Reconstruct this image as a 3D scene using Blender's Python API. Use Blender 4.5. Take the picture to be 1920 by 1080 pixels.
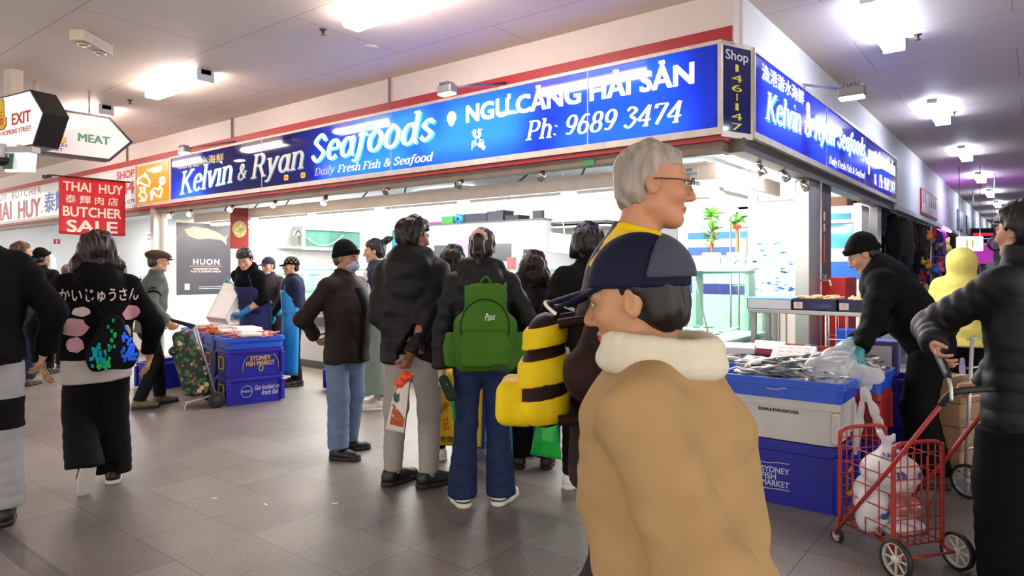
import bpy, bmesh, math, random
import numpy as np
from mathutils import Vector, Matrix, noise
from mathutils.bvhtree import BVHTree
R = math.radians
PI = math.pi
for _o in list(bpy.data.objects):
 bpy.data.objects.remove(_o)
scene = bpy.context.scene
COL = scene.collection
random.seed(7)
rng = np.random.default_rng(7)

# ------------------------------------------------------------------ camera
# the shop corner is the world origin: x runs along the front counter (shop to -x),
# y runs back along the side aisle, z is up, metres
CAM = Vector((1.82, -5.11, 1.42))
FPX, CX, HY = 1265.0, 960.0, 504.0
YAW = R(37.99)
FWD = Vector((-math.sin(YAW), math.cos(YAW), 0))
RGT = Vector((math.cos(YAW), math.sin(YAW), 0))
cam_data = bpy.data.cameras.new('camera')
cam = bpy.data.objects.new('camera', cam_data)
COL.objects.link(cam)
cam.location = CAM
cam.rotation_euler = (R(90), 0, YAW)
cam_data.sensor_width = 36.0
cam_data.lens = FPX / 1920 * 36.0
cam_data.shift_y = -(540 - HY) / 1920
cam_data.clip_start = 0.05
cam_data.clip_end = 200
scene.camera = cam

# ------------------------------------------------------------------ world, exposure
scene.view_settings.view_transform = 'Standard'
scene.view_settings.look = 'None'
scene.view_settings.exposure = 0.0
scene.view_settings.gamma = 1.0
scene.view_settings.use_curve_mapping = False
world = bpy.data.worlds.new('hall_ambient')
scene.world = world
world.use_nodes = True
world.node_tree.nodes['Background'].inputs[0].default_value = (1.0, 0.93, 0.87, 1)
world.node_tree.nodes['Background'].inputs[1].default_value = 2.3
try:
 cy = scene.cycles
 cy.max_bounces = 7
 cy.diffuse_bounces = 3
 cy.glossy_bounces = 3
 cy.transmission_bounces = 5
 cy.transparent_max_bounces = 8
 cy.sample_clamp_indirect = 4.0
 cy.caustics_reflective = False
 cy.caustics_refractive = False
 cy.use_denoising = True
except Exception:
 pass
TUBE_STRENGTH = 48.0        # corridor fluorescents
SHOP_STRENGTH = 72.0        # shop canopy tubes
SPOT_STRENGTH = 260.0

# ------------------------------------------------------------------ measuring helpers
def ray(px, py):
 return FWD + RGT * ((px - CX) / FPX) + Vector((0, 0, (HY - py) / FPX))
def at(px, py, depth):
 return CAM + ray(px, py) * depth
def G(px, py, z=0.0):
 d = ray(px, py)
 return CAM + d * ((z - CAM.z) / d.z)
def hy(px, py, y):
 d = ray(px, py)
 return CAM + d * ((y - CAM.y) / d.y)
def hx(px, py, x):
 d = ray(px, py)
 return CAM + d * ((x - CAM.x) / d.x)
def face_deg(v):
 """rotation (deg) that turns local +Y to the direction v"""
 return math.degrees(math.atan2(-v.x, v.y))
CAMDEG = math.degrees(YAW)

# ------------------------------------------------------------------ materials
def lin(c):
 if isinstance(c, str):
  c = c.lstrip('#')
  c = tuple(int(c[i:i + 2], 16) / 255 for i in (0, 2, 4))
 return tuple((x / 12.92 if x <= 0.04045 else ((x + 0.055) / 1.055) ** 2.4) for x in c[:3])
_M = {}
def mat(name, col='#808080', rough=0.5, metal=0.0, emit=0.0, bump=0.0, bscale=40.0, spec=0.5, var=0.0,
  vscale=6.0, alpha=1.0, trans=0.0, coat=0.0, sheen=0.0, attr=False, stretch=None, ecol=None, sub=0.0):
 if name in _M:
  return _M[name]
 m = bpy.data.materials.new(name)
 m.use_nodes = True
 nt = m.node_tree
 b = nt.nodes['Principled BSDF']
 L = nt.links.new
 c = lin(col)
 b.inputs['Base Color'].default_value = (*c, 1)
 b.inputs['Roughness'].default_value = rough
 b.inputs['Metallic'].default_value = metal
 b.inputs['Specular IOR Level'].default_value = spec
 b.inputs['Coat Weight'].default_value = coat
 b.inputs['Sheen Weight'].default_value = sheen
 b.inputs['Transmission Weight'].default_value = trans
 b.inputs['Alpha'].default_value = alpha
 if emit:
  b.inputs['Emission Color'].default_value = (*lin(ecol or col), 1)
  b.inputs['Emission Strength'].default_value = emit
 tc = None
 if bump or var:
  tc = nt.nodes.new('ShaderNodeTexCoord')
  mp = nt.nodes.new('ShaderNodeMapping')
  L(tc.outputs['Object'], mp.inputs[0])
  if stretch:
   mp.inputs['Scale'].default_value = stretch
 src = None
 if attr:
  a = nt.nodes.new('ShaderNodeAttribute')
  a.attribute_name = 'Col'
  src = a.outputs['Color']
 if var:
  n = nt.nodes.new('ShaderNodeTexNoise')
  n.inputs['Scale'].default_value = vscale
  n.inputs['Detail'].default_value = 4
  L(mp.outputs[0], n.inputs['Vector'])
  r = nt.nodes.new('ShaderNodeMapRange')
  r.inputs['From Min'].default_value = 0.3
  r.inputs['From Max'].default_value = 0.7
  r.inputs['To Min'].default_value = 1 - var
  r.inputs['To Max'].default_value = 1 + var
  L(n.outputs[0], r.inputs[0])
  mx = nt.nodes.new('ShaderNodeMix')
  mx.data_type = 'RGBA'
  mx.blend_type = 'MULTIPLY'
  mx.inputs[0].default_value = 1
  if src:
   L(src, mx.inputs[6])
  else:
   mx.inputs[6].default_value = (*c, 1)
  L(r.outputs[0], mx.inputs[7])
  src = mx.outputs[2]
 if src:
  L(src, b.inputs['Base Color'])
 if bump:
  n2 = nt.nodes.new('ShaderNodeTexNoise')
  n2.inputs['Scale'].default_value = bscale
  n2.inputs['Detail'].default_value = 5
  L(mp.outputs[0], n2.inputs['Vector'])
  bp = nt.nodes.new('ShaderNodeBump')
  bp.inputs['Strength'].default_value = bump
  bp.inputs['Distance'].default_value = 0.01
  L(n2.outputs[0], bp.inputs['Height'])
  L(bp.outputs[0], b.inputs['Normal'])
 _M[name] = m
 return m

def glass_mat(name='clear_glass', tint='#e8fff6', rough=0.02, mixf=0.9):
 if name in _M:
  return _M[name]
 m = bpy.data.materials.new(name)
 m.use_nodes = True
 nt = m.node_tree
 nt.nodes.clear()
 out = nt.nodes.new('ShaderNodeOutputMaterial')
 t = nt.nodes.new('ShaderNodeBsdfTransparent')
 t.inputs[0].default_value = (*lin(tint), 1)
 g = nt.nodes.new('ShaderNodeBsdfGlossy')
 g.inputs['Roughness'].default_value = rough
 lw = nt.nodes.new('ShaderNodeLayerWeight')
 pw = nt.nodes.new('ShaderNodeMath'); pw.operation = 'POWER'; pw.inputs[1].default_value = 4.0
 nt.links.new(lw.outputs['Facing'], pw.inputs[0])
 fr = nt.nodes.new('ShaderNodeMath'); fr.operation = 'MULTIPLY_ADD'; fr.inputs[1].default_value = 0.6; fr.inputs[2].default_value = 0.05
 nt.links.new(pw.outputs[0], fr.inputs[0])
 mx = nt.nodes.new('ShaderNodeMixShader')
 nt.links.new(fr.outputs[0], mx.inputs[0])
 nt.links.new(t.outputs[0], mx.inputs[1])
 nt.links.new(g.outputs[0], mx.inputs[2])
 nt.links.new(mx.outputs[0], out.inputs[0])
 _M[name] = m
 return m

def film_mat(name, col, amount=0.6, rough=0.35):
 """thin milky plastic: part diffuse/translucent, part see-through"""
 if name in _M:
  return _M[name]
 m = bpy.data.materials.new(name)
 m.use_nodes = True
 nt = m.node_tree
 b = nt.nodes['Principled BSDF']
 b.inputs['Base Color'].default_value = (*lin(col), 1)
 b.inputs['Roughness'].default_value = rough
 b.inputs['Alpha'].default_value = amount
 _M[name] = m
 return m

def lightbox_mat(name, col, tcol, gloss=0.06):
 """printed acrylic face of a light box: glossy, lets the tubes behind it through"""
 m = bpy.data.materials.new(name)
 m.use_nodes = True
 nt = m.node_tree
 nt.nodes.clear()
 L = nt.links.new
 out = nt.nodes.new('ShaderNodeOutputMaterial')
 d = nt.nodes.new('ShaderNodeBsdfDiffuse')
 t = nt.nodes.new('ShaderNodeBsdfTranslucent')
 g = nt.nodes.new('ShaderNodeBsdfGlossy')
 g.inputs['Roughness'].default_value = gloss
 c = (*lin(col), 1)
 d.inputs[0].default_value = c
 t.inputs[0].default_value = (*lin(tcol), 1)
 m1 = nt.nodes.new('ShaderNodeMixShader')
 m1.inputs[0].default_value = 0.55
 L(d.outputs[0], m1.inputs[1]); L(t.outputs[0], m1.inputs[2])
 fr = nt.nodes.new('ShaderNodeFresnel')
 fr.inputs[0].default_value = 1.48
 m2 = nt.nodes.new('ShaderNodeMixShader')
 L(fr.outputs[0], m2.inputs[0]); L(m1.outputs[0], m2.inputs[1]); L(g.outputs[0], m2.inputs[2])
 L(m2.outputs[0], out.inputs[0])
 return m

# ------------------------------------------------------------------ object helpers
def tag(o, label=None, cat=None, group=None, kind=None):
 if label: o['label'] = label
 if cat: o['category'] = cat
 if group: o['group'] = group
 if kind: o['kind'] = kind
 return o
def empty(name, label, cat, loc=(0, 0, 0), rz=0.0, group=None):
 o = bpy.data.objects.new(name, None)
 COL.objects.link(o)
 o.location = loc
 o.rotation_euler = (0, 0, rz)
 o.empty_display_size = 0.1
 return tag(o, label, cat, group)
def link_mesh(name, me, m=None, parent=None):
 o = bpy.data.objects.new(name, me)
 COL.objects.link(o)
 if m is not None:
  for x in (m if isinstance(m, (list, tuple)) else [m]):
   me.materials.append(x)
 if parent is not None:
  o.parent = parent
 return o
def np_mesh(name, v, f, m=None, parent=None, smooth=True, cols=None):
 me = bpy.data.meshes.new(name)
 me.from_pydata([tuple(p) for p in v], [], [tuple(q) for q in f]) if not isinstance(f, np.ndarray) else _fast(me, v, f)
 if smooth:
  me.polygons.foreach_set('use_smooth', [True] * len(me.polygons))
 if cols is not None:
  a = me.color_attributes.new('Col', 'FLOAT_COLOR', 'POINT')
  c4 = np.ones((len(v), 4), dtype=np.float32)
  c4[:, :3] = cols
  a.data.foreach_set('color', c4.ravel())
 me.update()
 return link_mesh(name, me, m, parent)
def _fast(me, v, f):
 n, k = f.shape
 me.vertices.add(len(v))
 me.vertices.foreach_set('co', np.asarray(v, dtype=np.float32).ravel())
 me.loops.add(n * k)
 me.loops.foreach_set('vertex_index', f.astype(np.int32).ravel())
 me.polygons.add(n)
 me.polygons.foreach_set('loop_start', np.arange(0, n * k, k, dtype=np.int32))
 me.polygons.foreach_set('loop_total', np.full(n, k, dtype=np.int32))
 me.update(calc_edges=True)
 me.validate()

class MB:
 """collects shapes, then becomes ONE mesh object"""
 def __init__(s):
  s.bm = bmesh.new()
  s.mi = 0
 def _add(s, verts, faces):
  vs = [s.bm.verts.new(v) for v in verts]
  for f in faces:
   try:
    fc = s.bm.faces.new([vs[i] for i in f])
    fc.material_index = s.mi
   except ValueError:
    pass
  return vs
 def box(s, lo, hi, M=None, bev=0.0):
  x0, y0, z0 = lo; x1, y1, z1 = hi
  v = [Vector(p) for p in ((x0, y0, z0), (x1, y0, z0), (x1, y1, z0), (x0, y1, z0), (x0, y0, z1), (x1, y0, z1), (x1, y1, z1), (x0, y1, z1))]
  if bev:
   b2 = bmesh.new()
   vs = [b2.verts.new(p) for p in v]
   for f in ((0, 3, 2, 1), (4, 5, 6, 7), (0, 1, 5, 4), (1, 2, 6, 5), (2, 3, 7, 6), (3, 0, 4, 7)):
    b2.faces.new([vs[i] for i in f])
   bmesh.ops.bevel(b2, geom=b2.edges[:], offset=bev, segments=2, affect='EDGES', profile=0.5)
   b2.verts.index_update()
   vv = [p.co.copy() for p in b2.verts]
   ff = [[p.index for p in f.verts] for f in b2.faces]
   b2.free()
  else:
   vv = v
   ff = ((0, 3, 2, 1), (4, 5, 6, 7), (0, 1, 5, 4), (1, 2, 6, 5), (2, 3, 7, 6), (3, 0, 4, 7))
  if M is not None:
   vv = [M @ p for p in vv]
  s._add(vv, ff)
  return s
 def tube(s, pts, r, seg=8, closed=False, cap=True, M=None):
  pts = [Vector(p) for p in pts]
  if M is not None:
   pts = [M @ p for p in pts]
  n = len(pts)
  rr = r if isinstance(r, (list, tuple)) else [r] * n
  prev = None
  rings = []
  for i, p in enumerate(pts):
   if closed:
    t = (pts[(i + 1) % n] - pts[i - 1])
   else:
    t = pts[min(i + 1, n - 1)] - pts[max(i - 1, 0)]
   if t.length < 1e-9: t = Vector((0, 0, 1))
   t.normalize()
   if prev is None:
    u = t.orthogonal().normalized()
   else:
    u = prev - t * prev.dot(t)
    if u.length < 1e-6: u = t.orthogonal()
    u.normalize()
   prev = u
   w = t.cross(u)
   rings.append([s.bm.verts.new(p + (u * math.cos(2 * PI * k / seg) + w * math.sin(2 * PI * k / seg)) * rr[i]) for k in range(seg)])
  m = n if closed else n - 1
  for i in range(m):
   a, b = rings[i], rings[(i + 1) % n]
   for k in range(seg):
    f = s.bm.faces.new((a[k], a[(k + 1) % seg], b[(k + 1) % seg], b[k]))
    f.smooth = True
    f.material_index = s.mi
  if cap and not closed:
   for rg in (rings[0][::-1], rings[-1]):
    f = s.bm.faces.new(rg); f.material_index = s.mi
  return s
 def lathe(s, prof, c=(0, 0, 0), seg=24, M=None):
  """profile of (radius, z) turned about z"""
  rings = []
  for (r, z) in prof:
   ring = []
   for k in range(seg):
    p = Vector((c[0] + r * math.cos(2 * PI * k / seg), c[1] + r * math.sin(2 * PI * k / seg), c[2] + z))
    ring.append(s.bm.verts.new(M @ p if M is not None else p))
   rings.append(ring)
  for i in range(len(rings) - 1):
   a, b = rings[i], rings[i + 1]
   for k in range(seg):
    f = s.bm.faces.new((a[k], a[(k + 1) % seg], b[(k + 1) % seg], b[k]))
    f.smooth = True
    f.material_index = s.mi
  if prof[0] != prof[-1]:
   for rg in (rings[0][::-1], rings[-1]):
    f = s.bm.faces.new(rg); f.material_index = s.mi
  return s
 def prism(s, poly, axis_fn, t0, t1):
  """polygon of 2-D points; axis_fn(a, b, t) gives the 3-D point"""
  n = len(poly)
  lo = [axis_fn(a, b, t0) for a, b in poly]
  hi = [axis_fn(a, b, t1) for a, b in poly]
  s._add(lo + hi, [list(range(n))[::-1], list(range(n, 2 * n))] + [(i, (i + 1) % n, n + (i + 1) % n, n + i) for i in range(n)])
  return s
 def build(s, name, m=None, parent=None, bevel=0.0, fix=True):
  if fix:
   bmesh.ops.recalc_face_normals(s.bm, faces=s.bm.faces[:])
  me = bpy.data.meshes.new(name)
  s.bm.to_mesh(me)
  s.bm.free()
  o = link_mesh(name, me, m, parent)
  if bevel:
   md = o.modifiers.new('bevel', 'BEVEL')
   md.width = bevel; md.segments = 2; md.limit_method = 'ANGLE'
  return o
def boxo(name, lo, hi, m, parent=None, bev=0.0):
 return MB().box(lo, hi, bev=bev).build(name, m, parent)
def structure(o):
 o['kind'] = 'structure'
 return o
def copy_tree(o, parent=None):
 c = o.copy()
 COL.objects.link(c)
 if parent is not None:
  c.parent = parent
 for ch in list(o.children):
  copy_tree(ch, c)
 return c

def bez(pts, n=12):
 """smooth polyline through the points"""
 P = [Vector(p) for p in pts]
 out = []
 for i in range(len(P) - 1):
  p0 = P[max(i - 1, 0)]; p1 = P[i]; p2 = P[i + 1]; p3 = P[min(i + 2, len(P) - 1)]
  for k in range(n):
   t = k / n
   out.append(0.5 * ((2 * p1) + (p2 - p0) * t + (2 * p0 - 5 * p1 + 4 * p2 - p3) * t * t + (3 * p1 - p0 - 3 * p2 + p3) * t ** 3))
 out.append(P[-1])
 return out

# ------------------------------------------------------------------ lettering
def text_geo(body, shear=0.0, bold=0.0, spacing=1.0, res=3):
 cu = bpy.data.curves.new('lettering', 'FONT')
 cu.body = body
 cu.size = 1.0
 cu.shear = shear
 cu.space_character = spacing
 cu.resolution_u = res
 cu.fill_mode = 'FRONT'
 ob = bpy.data.objects.new('lettering', cu)
 COL.objects.link(ob)
 dg = bpy.context.evaluated_depsgraph_get()
 dg.update()
 me = bpy.data.meshes.new_from_object(ob.evaluated_get(dg))
 v = np.array([p.co[:] for p in me.vertices], dtype=float).reshape(-1, 3)
 f = [list(p.vertices) for p in me.polygons]
 bpy.data.objects.remove(ob)
 bpy.data.meshes.remove(me)
 bpy.data.curves.remove(cu)
 if bold and len(v):
  n = len(v)
  f = [[i + n * k for i in p] for k in range(5) for p in f]
  v = np.concatenate([v + np.array((a * bold, b * bold, k * 0.0003)) for k, (a, b) in enumerate(((0, 0), (1, .7), (-1, .7), (1, -.7), (-1, -.7)))])
 return v, f
def text(body, origin, u, v, width, height, m, parent=None, name='lettering', shear=0.0, bold=0.0, spacing=1.0, lift=0.002, label=None, res=3, serif=False):
 """lettering fitted into width x height, lower left corner at origin, running along u, up along v"""
 g, f = serif_geo(body, shear, *(serif if isinstance(serif, tuple) else ())) if serif else text_geo(body, shear, bold, spacing, res)
 if len(g) == 0:
  return None
 mn, mx = g.min(0), g.max(0)
 sx = width / max(mx[0] - mn[0], 1e-6)
 sy = height / max(mx[1] - mn[1], 1e-6) if height else sx
 u = Vector(u).normalized(); v = Vector(v).normalized(); n = u.cross(v)
 o = Vector(origin)
 P = [o + u * ((p[0] - mn[0]) * sx) + v * ((p[1] - mn[1]) * sy) + n * (lift + p[2]) for p in g]
 if parent is not None:
  inv = world_of(parent).inverted()
  P = [inv @ p for p in P]
 ob = np_mesh(name, P, f, m, parent, smooth=False)
 if label: ob['label'] = label
 return ob
def world_of(o):
 M = Matrix.LocRotScale(o.location, o.rotation_euler, o.scale)
 while o.parent is not None:
  o = o.parent
  M = Matrix.LocRotScale(o.location, o.rotation_euler, o.scale) @ M
 return M
def project(o, target, direction, lift=0.003, cuts=2):
 """lay a flat mesh (already in target's local space) onto the target's surface along direction"""
 bm = bmesh.new()
 bm.from_mesh(o.data)
 bmesh.ops.triangulate(bm, faces=bm.faces[:])
 if cuts:
  bmesh.ops.subdivide_edges(bm, edges=bm.edges[:], cuts=cuts, use_grid_fill=True)
 tb = bmesh.new(); tb.from_mesh(target.data)
 tree = BVHTree.FromBMesh(tb)
 d = Vector(direction).normalized()
 lost = []
 isl = {}
 k = 0
 for v0 in bm.verts:          # overlapping letters of a bold print each get their own hair's breadth
  if v0 in isl: continue
  st = [v0]; isl[v0] = k
  while st:
   for e in st.pop().link_edges:
    for w in e.verts:
     if w not in isl: isl[w] = k; st.append(w)
  k += 1
 for v in bm.verts:
  hit, nrm, i, dist = tree.ray_cast(v.co - d * 0.4, d)
  if hit is not None:
   v.co = hit - d * (lift + 0.00025 * (isl[v] % 23))
  else:
   lost.append(v)
 if lost and len(lost) < len(bm.verts):
  bmesh.ops.delete(bm, geom=lost, context='VERTS')
 tb.free()
 bm.to_mesh(o.data)
 bm.free()
 return o
# ================================================================== the hall
CEIL = 3.55
def floor_material():
 m = bpy.data.materials.new('granite_tiles')
 m.use_nodes = True
 nt = m.node_tree
 b = nt.nodes['Principled BSDF']
 L = nt.links.new
 tc = nt.nodes.new('ShaderNodeTexCoord')
 mp = nt.nodes.new('ShaderNodeMapping')
 mp.inputs['Location'].default_value = (2.297 + 40, 3.13 + 40, 0)
 L(tc.outputs['Object'], mp.inputs[0])
 br = nt.nodes.new('ShaderNodeTexBrick')
 br.offset = 0.0
 br.inputs['Scale'].default_value = 1.0
 br.inputs['Brick Width'].default_value = 0.4
 br.inputs['Row Height'].default_value = 0.4
 br.inputs['Mortar Size'].default_value = 0.0022
 br.inputs['Mortar Smooth'].default_value = 0.2
 br.inputs['Color1'].default_value = (*lin('#6e6864'), 1)
 br.inputs['Color2'].default_value = (*lin('#807974'), 1)
 br.inputs['Mortar'].default_value = (*lin('#3a3431'), 1)
 L(mp.outputs[0], br.inputs['Vector'])
 n = nt.nodes.new('ShaderNodeTexNoise')
 n.inputs['Scale'].default_value = 110
 n.inputs['Detail'].default_value = 3
 L(tc.outputs['Object'], n.inputs['Vector'])
 r = nt.nodes.new('ShaderNodeMapRange')
 r.inputs['From Min'].default_value = 0.3; r.inputs['From Max'].default_value = 0.7
 r.inputs['To Min'].default_value = 0.55; r.inputs['To Max'].default_value = 1.4
 L(n.outputs[0], r.inputs[0])
 n3 = nt.nodes.new('ShaderNodeTexNoise')
 n3.inputs['Scale'].default_value = 1.3
 n3.inputs['Detail'].default_value = 3
 L(tc.outputs['Object'], n3.inputs['Vector'])
 r3 = nt.nodes.new('ShaderNodeMapRange')
 r3.inputs['From Min'].default_value = 0.3; r3.inputs['From Max'].default_value = 0.7
 r3.inputs['To Min'].default_value = 0.8; r3.inputs['To Max'].default_value = 1.15
 L(n3.outputs[0], r3.inputs[0])
 mul = nt.nodes.new('ShaderNodeMath'); mul.operation = 'MULTIPLY'
 L(r.outputs[0], mul.inputs[0]); L(r3.outputs[0], mul.inputs[1])
 # the darker border course
 sx = nt.nodes.new('ShaderNodeSeparateXYZ')
 L(tc.outputs['Object'], sx.inputs[0])
 c = nt.nodes.new('ShaderNodeMath'); c.operation = 'COMPARE'
 c.inputs[1].default_value = -3.967; c.inputs[2].default_value = 0.055
 L(sx.outputs[1], c.inputs[0])
 dk = nt.nodes.new('ShaderNodeMapRange')
 dk.inputs['To Min'].default_value = 1.0; dk.inputs['To Max'].default_value = 0.55
 L(c.outputs[0], dk.inputs[0])
 mul2 = nt.nodes.new('ShaderNodeMath'); mul2.operation = 'MULTIPLY'
 L(mul.outputs[0], mul2.inputs[0]); L(dk.outputs[0], mul2.inputs[1])
 mx = nt.nodes.new('ShaderNodeMix'); mx.data_type = 'RGBA'; mx.blend_type = 'MULTIPLY'
 mx.inputs[0].default_value = 1
 L(br.outputs['Color'], mx.inputs[6]); L(mul2.outputs[0], mx.inputs[7])
 L(mx.outputs[2], b.inputs['Base Color'])
 b.inputs['Roughness'].default_value = 0.42
 b.inputs['Specular IOR Level'].default_value = 0.4
 bp = nt.nodes.new('ShaderNodeBump')
 bp.inputs['Strength'].default_value = 0.25; bp.inputs['Distance'].default_value = 0.003
 L(n.outputs[0], bp.inputs['Height'])
 L(bp.outputs[0], b.inputs['Normal'])
 return m
def panel_material(name, col, w, h, seam, seamcol, rough=0.6):
 m = bpy.data.materials.new(name)
 m.use_nodes = True
 nt = m.node_tree
 b = nt.nodes['Principled BSDF']
 L = nt.links.new
 tc = nt.nodes.new('ShaderNodeTexCoord')
 mp = nt.nodes.new('ShaderNodeMapping')
 mp.inputs['Location'].default_value = (40.35, 40.15, 0)
 L(tc.outputs['Object'], mp.inputs[0])
 br = nt.nodes.new('ShaderNodeTexBrick')
 br.offset = 0.5
 br.inputs['Scale'].default_value = 1.0
 br.inputs['Brick Width'].default_value = w
 br.inputs['Row Height'].default_value = h
 br.inputs['Mortar Size'].default_value = seam
 br.inputs['Color1'].default_value = (*lin(col), 1)
 br.inputs['Color2'].default_value = (*[x * 0.96 for x in lin(col)], 1)
 br.inputs['Mortar'].default_value = (*lin(seamcol), 1)
 L(mp.outputs[0], br.inputs['Vector'])
 n = nt.nodes.new('ShaderNodeTexNoise')
 n.inputs['Scale'].default_value = 0.9; n.inputs['Detail'].default_value = 4
 L(tc.outputs['Object'], n.inputs['Vector'])
 r = nt.nodes.new('ShaderNodeMapRange')
 r.inputs['From Min'].default_value = 0.3; r.inputs['From Max'].default_value = 0.7
 r.inputs['To Min'].default_value = 0.93; r.inputs['To Max'].default_value = 1.04
 L(n.outputs[0], r.inputs[0])
 mx = nt.nodes.new('ShaderNodeMix'); mx.data_type = 'RGBA'; mx.blend_type = 'MULTIPLY'
 mx.inputs[0].default_value = 1
 L(br.outputs['Color'], mx.inputs[6]); L(r.outputs[0], mx.inputs[7])
 L(mx.outputs[2], b.inputs['Base Color'])
 b.inputs['Roughness'].default_value = rough
 return m

M_cream = mat('cream_paint', '#dccfc8', 0.6, bump=0.05, bscale=8, var=0.03)
M_white = mat('white_paint', '#e6e6e8', 0.55, var=0.03)
M_red = mat('red_trim', '#a8282c', 0.45)
M_alu = mat('aged_aluminium', '#cfc6ba', 0.45, 0.25, var=0.12, vscale=14)
M_steel = mat('stainless_steel', '#c2c2c0', 0.32, 0.55, bump=0.05, bscale=30, stretch=(1, 1, 8))
M_dsteel = mat('dull_steel', '#6f6b68', 0.45, 0.7)
M_black = mat('black_plastic', '#101012', 0.4)
M_brown = mat('brown_steel', '#7c6a60', 0.5, 0.3, var=0.15)
M_wwall = mat('white_shop_wall', '#eceeec', 0.35)

structure(boxo('floor', (-20, -10, -0.1), (6, 40, 0), floor_material()))
structure(boxo('ceiling', (-20, -10, CEIL), (6, 40, CEIL + 0.1), panel_material('ceiling_panels', '#e4d6cc', 2.4, 1.2, 0.006, '#b5aaa4')))
# bulkheads above the shop fronts
structure(boxo('wall_front', (-20, 0.0, 3.15), (-0.02, 0.15, CEIL), M_cream))
structure(boxo('wall_right', (-0.15, 0.15, 3.15), (0.0, 7.02, CEIL), M_white))
structure(boxo('wall_right_far', (-0.15, 7.02, 2.42), (0.0, 38, CEIL), M_white))
structure(boxo('trim_1', (-20, -0.03, 3.165), (-0.02, 0.0, 3.275), M_red))
structure(boxo('trim_2', (-20, -0.07, 2.405), (-0.08, 0.12, 2.44), M_red))
structure(boxo('trim_3', (-20, -0.02, 2.33), (-0.1, 0.12, 2.405), M_brown))
structure(boxo('trim_4', (-0.12, 0.12, 2.33), (0.02, 7.0, 2.44), M_dsteel))
# bulkhead panel joints
for i, x in enumerate((-3.9, -7.2, -10.6)):
 structure(boxo('trim_%d' % (5 + i), (x, -0.034, 3.165), (x + 0.012, -0.001, CEIL), mat('joint_grey', '#8f8580', 0.6)))
# posts
structure(boxo('pillar_left', (-9.62, -0.06, 0), (-9.5, 0.06, 2.405), M_steel))
structure(boxo('pillar_right', (-0.16, 2.15, 0), (-0.02, 2.6, 2.33), M_steel, bev=0.01))
structure(boxo('pillar_right_brown', (-0.14, 2.68, 0), (-0.03, 3.12, 2.33), mat('grey_brown_steel', '#6c635f', 0.4, 0.5), bev=0.008))
structure(boxo('pillar_right_back', (-0.14, 5.9, 0), (-0.03, 6.2, 2.33), M_steel, bev=0.008))
# inside the shop
M_tile = panel_material('white_wall_tiles', '#e9efec', 0.3, 0.2, 0.004, '#cfd6d2', 0.25)
structure(boxo('wall_left', (-9.5, 0.06, 0), (-9.4, 6.2, 3.1), M_wwall))
structure(boxo('wall_back', (-9.5, 6.2, 0), (-0.15, 6.3, 3.1), M_wwall))
structure(boxo('wall_inner', (-0.16, 3.12, 0), (-0.1, 3.2, 2.33), M_wwall))
structure(boxo('ceiling_shop', (-9.5, 0.15, 3.1), (-0.15, 6.3, 3.15), mat('shop_ceiling', '#d8dadc', 0.6)))
# tiled area on the left wall
structure(boxo('trim_8', (-9.4, 1.35, 0.9), (-9.385, 2.65, 2.3), MB and mat('pale_tiles', '#dfe8e3', 0.25, var=0.06, vscale=9)))
# canopy band with its soffit and tubes
M_band = mat('canopy_band', '#d9cbc0', 0.4, 0.15, var=0.05)
M_hood = mat('canopy_soffit', '#eeeeec', 0.5)
structure(boxo('trim_9', (-9.3, 0.50, 2.19), (-0.35, 0.53, 2.335), M_band))
structure(boxo('trim_10', (-0.38, 0.53, 2.19), (-0.35, 2.3, 2.335), M_band))
structure(boxo('ceiling_canopy', (-9.3, 0.53, 2.215), (-0.38, 1.7, 2.235), M_hood))
structure(boxo('ceiling_canopy_side', (-1.3, 1.7, 2.215), (-0.38, 2.3, 2.235), M_hood))
# butcher's shop on the left
structure(boxo('wall_butcher_back', (-20, 3.2, 0), (-9.5, 3.3, 3.1), M_wwall))
structure(boxo('ceiling_butcher', (-20, 0.15, 2.75), (-9.5, 3.3, 2.8), M_wwall))
structure(boxo('wall_butcher_end', (-19.6, 0.1, 0), (-19.5, 3.2, 3.1), M_wwall))
# far end of the side aisle, and the unseen wall opposite
structure(boxo('wall_far', (-3, 38, 0), (6, 38.2, CEIL), mat('far_wall', '#c9c9c2', 0.6)))
structure(boxo('wall_ambient_blocker', (4.2, 0.5, 0), (4.3, 38, CEIL), mat('grey_blue_wall', '#b4b8c0', 0.6)))  # out of view, added to hold ambient light off the side aisle
structure(boxo('wall_stall_back', (-2.2, 6.3, 0), (-2.1, 38, 2.42), mat('stall_wall', '#6b6365', 0.6)))
structure(boxo('ceiling_stall', (-2.2, 6.2, 2.42), (-0.1, 38, 2.46), mat('stall_ceiling', '#8a8486', 0.6)))

# ------------------------------------------------------------------ fluorescent fittings on the ceiling
M_tube = mat('lit_diffuser_warm', '#ffffff', 0.4, emit=TUBE_STRENGTH, ecol='#ffe8dc')
M_ctube = mat('lit_diffuser_cool', '#ffffff', 0.4, emit=TUBE_STRENGTH * 0.7, ecol='#dfe6ff')
M_fit = mat('fitting_white', '#dcdcdc', 0.5)
def batten(loc, along, L, label, group='fluorescent fittings on the hall ceiling'):
 e = empty('ceiling_light', label, 'light', (loc[0], loc[1], CEIL), 0 if along == 'x' else PI / 2, group)
 boxo('housing', (-L / 2, -0.055, -0.05), (L / 2, 0.055, 0), M_fit, e)
 MB().box((-L / 2 + 0.01, -0.085, -0.115), (L / 2 - 0.03, 0.085, -0.05), bev=0.02).build('diffuser', M_tube if along == 'x' else M_ctube, e)
 boxo('end_cap', (L / 2 - 0.03, -0.09, -0.118), (L / 2, 0.09, -0.0), M_fit, e)
 return e
batten((-5.85, -1.43), 'x', 1.28, 'lit fluorescent ceiling light above the dark left end of the blue shop sign')
batten((-8.4, -1.43), 'x', 1.28, 'lit fluorescent ceiling light partly behind the white MEAT arrow sign')
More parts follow.
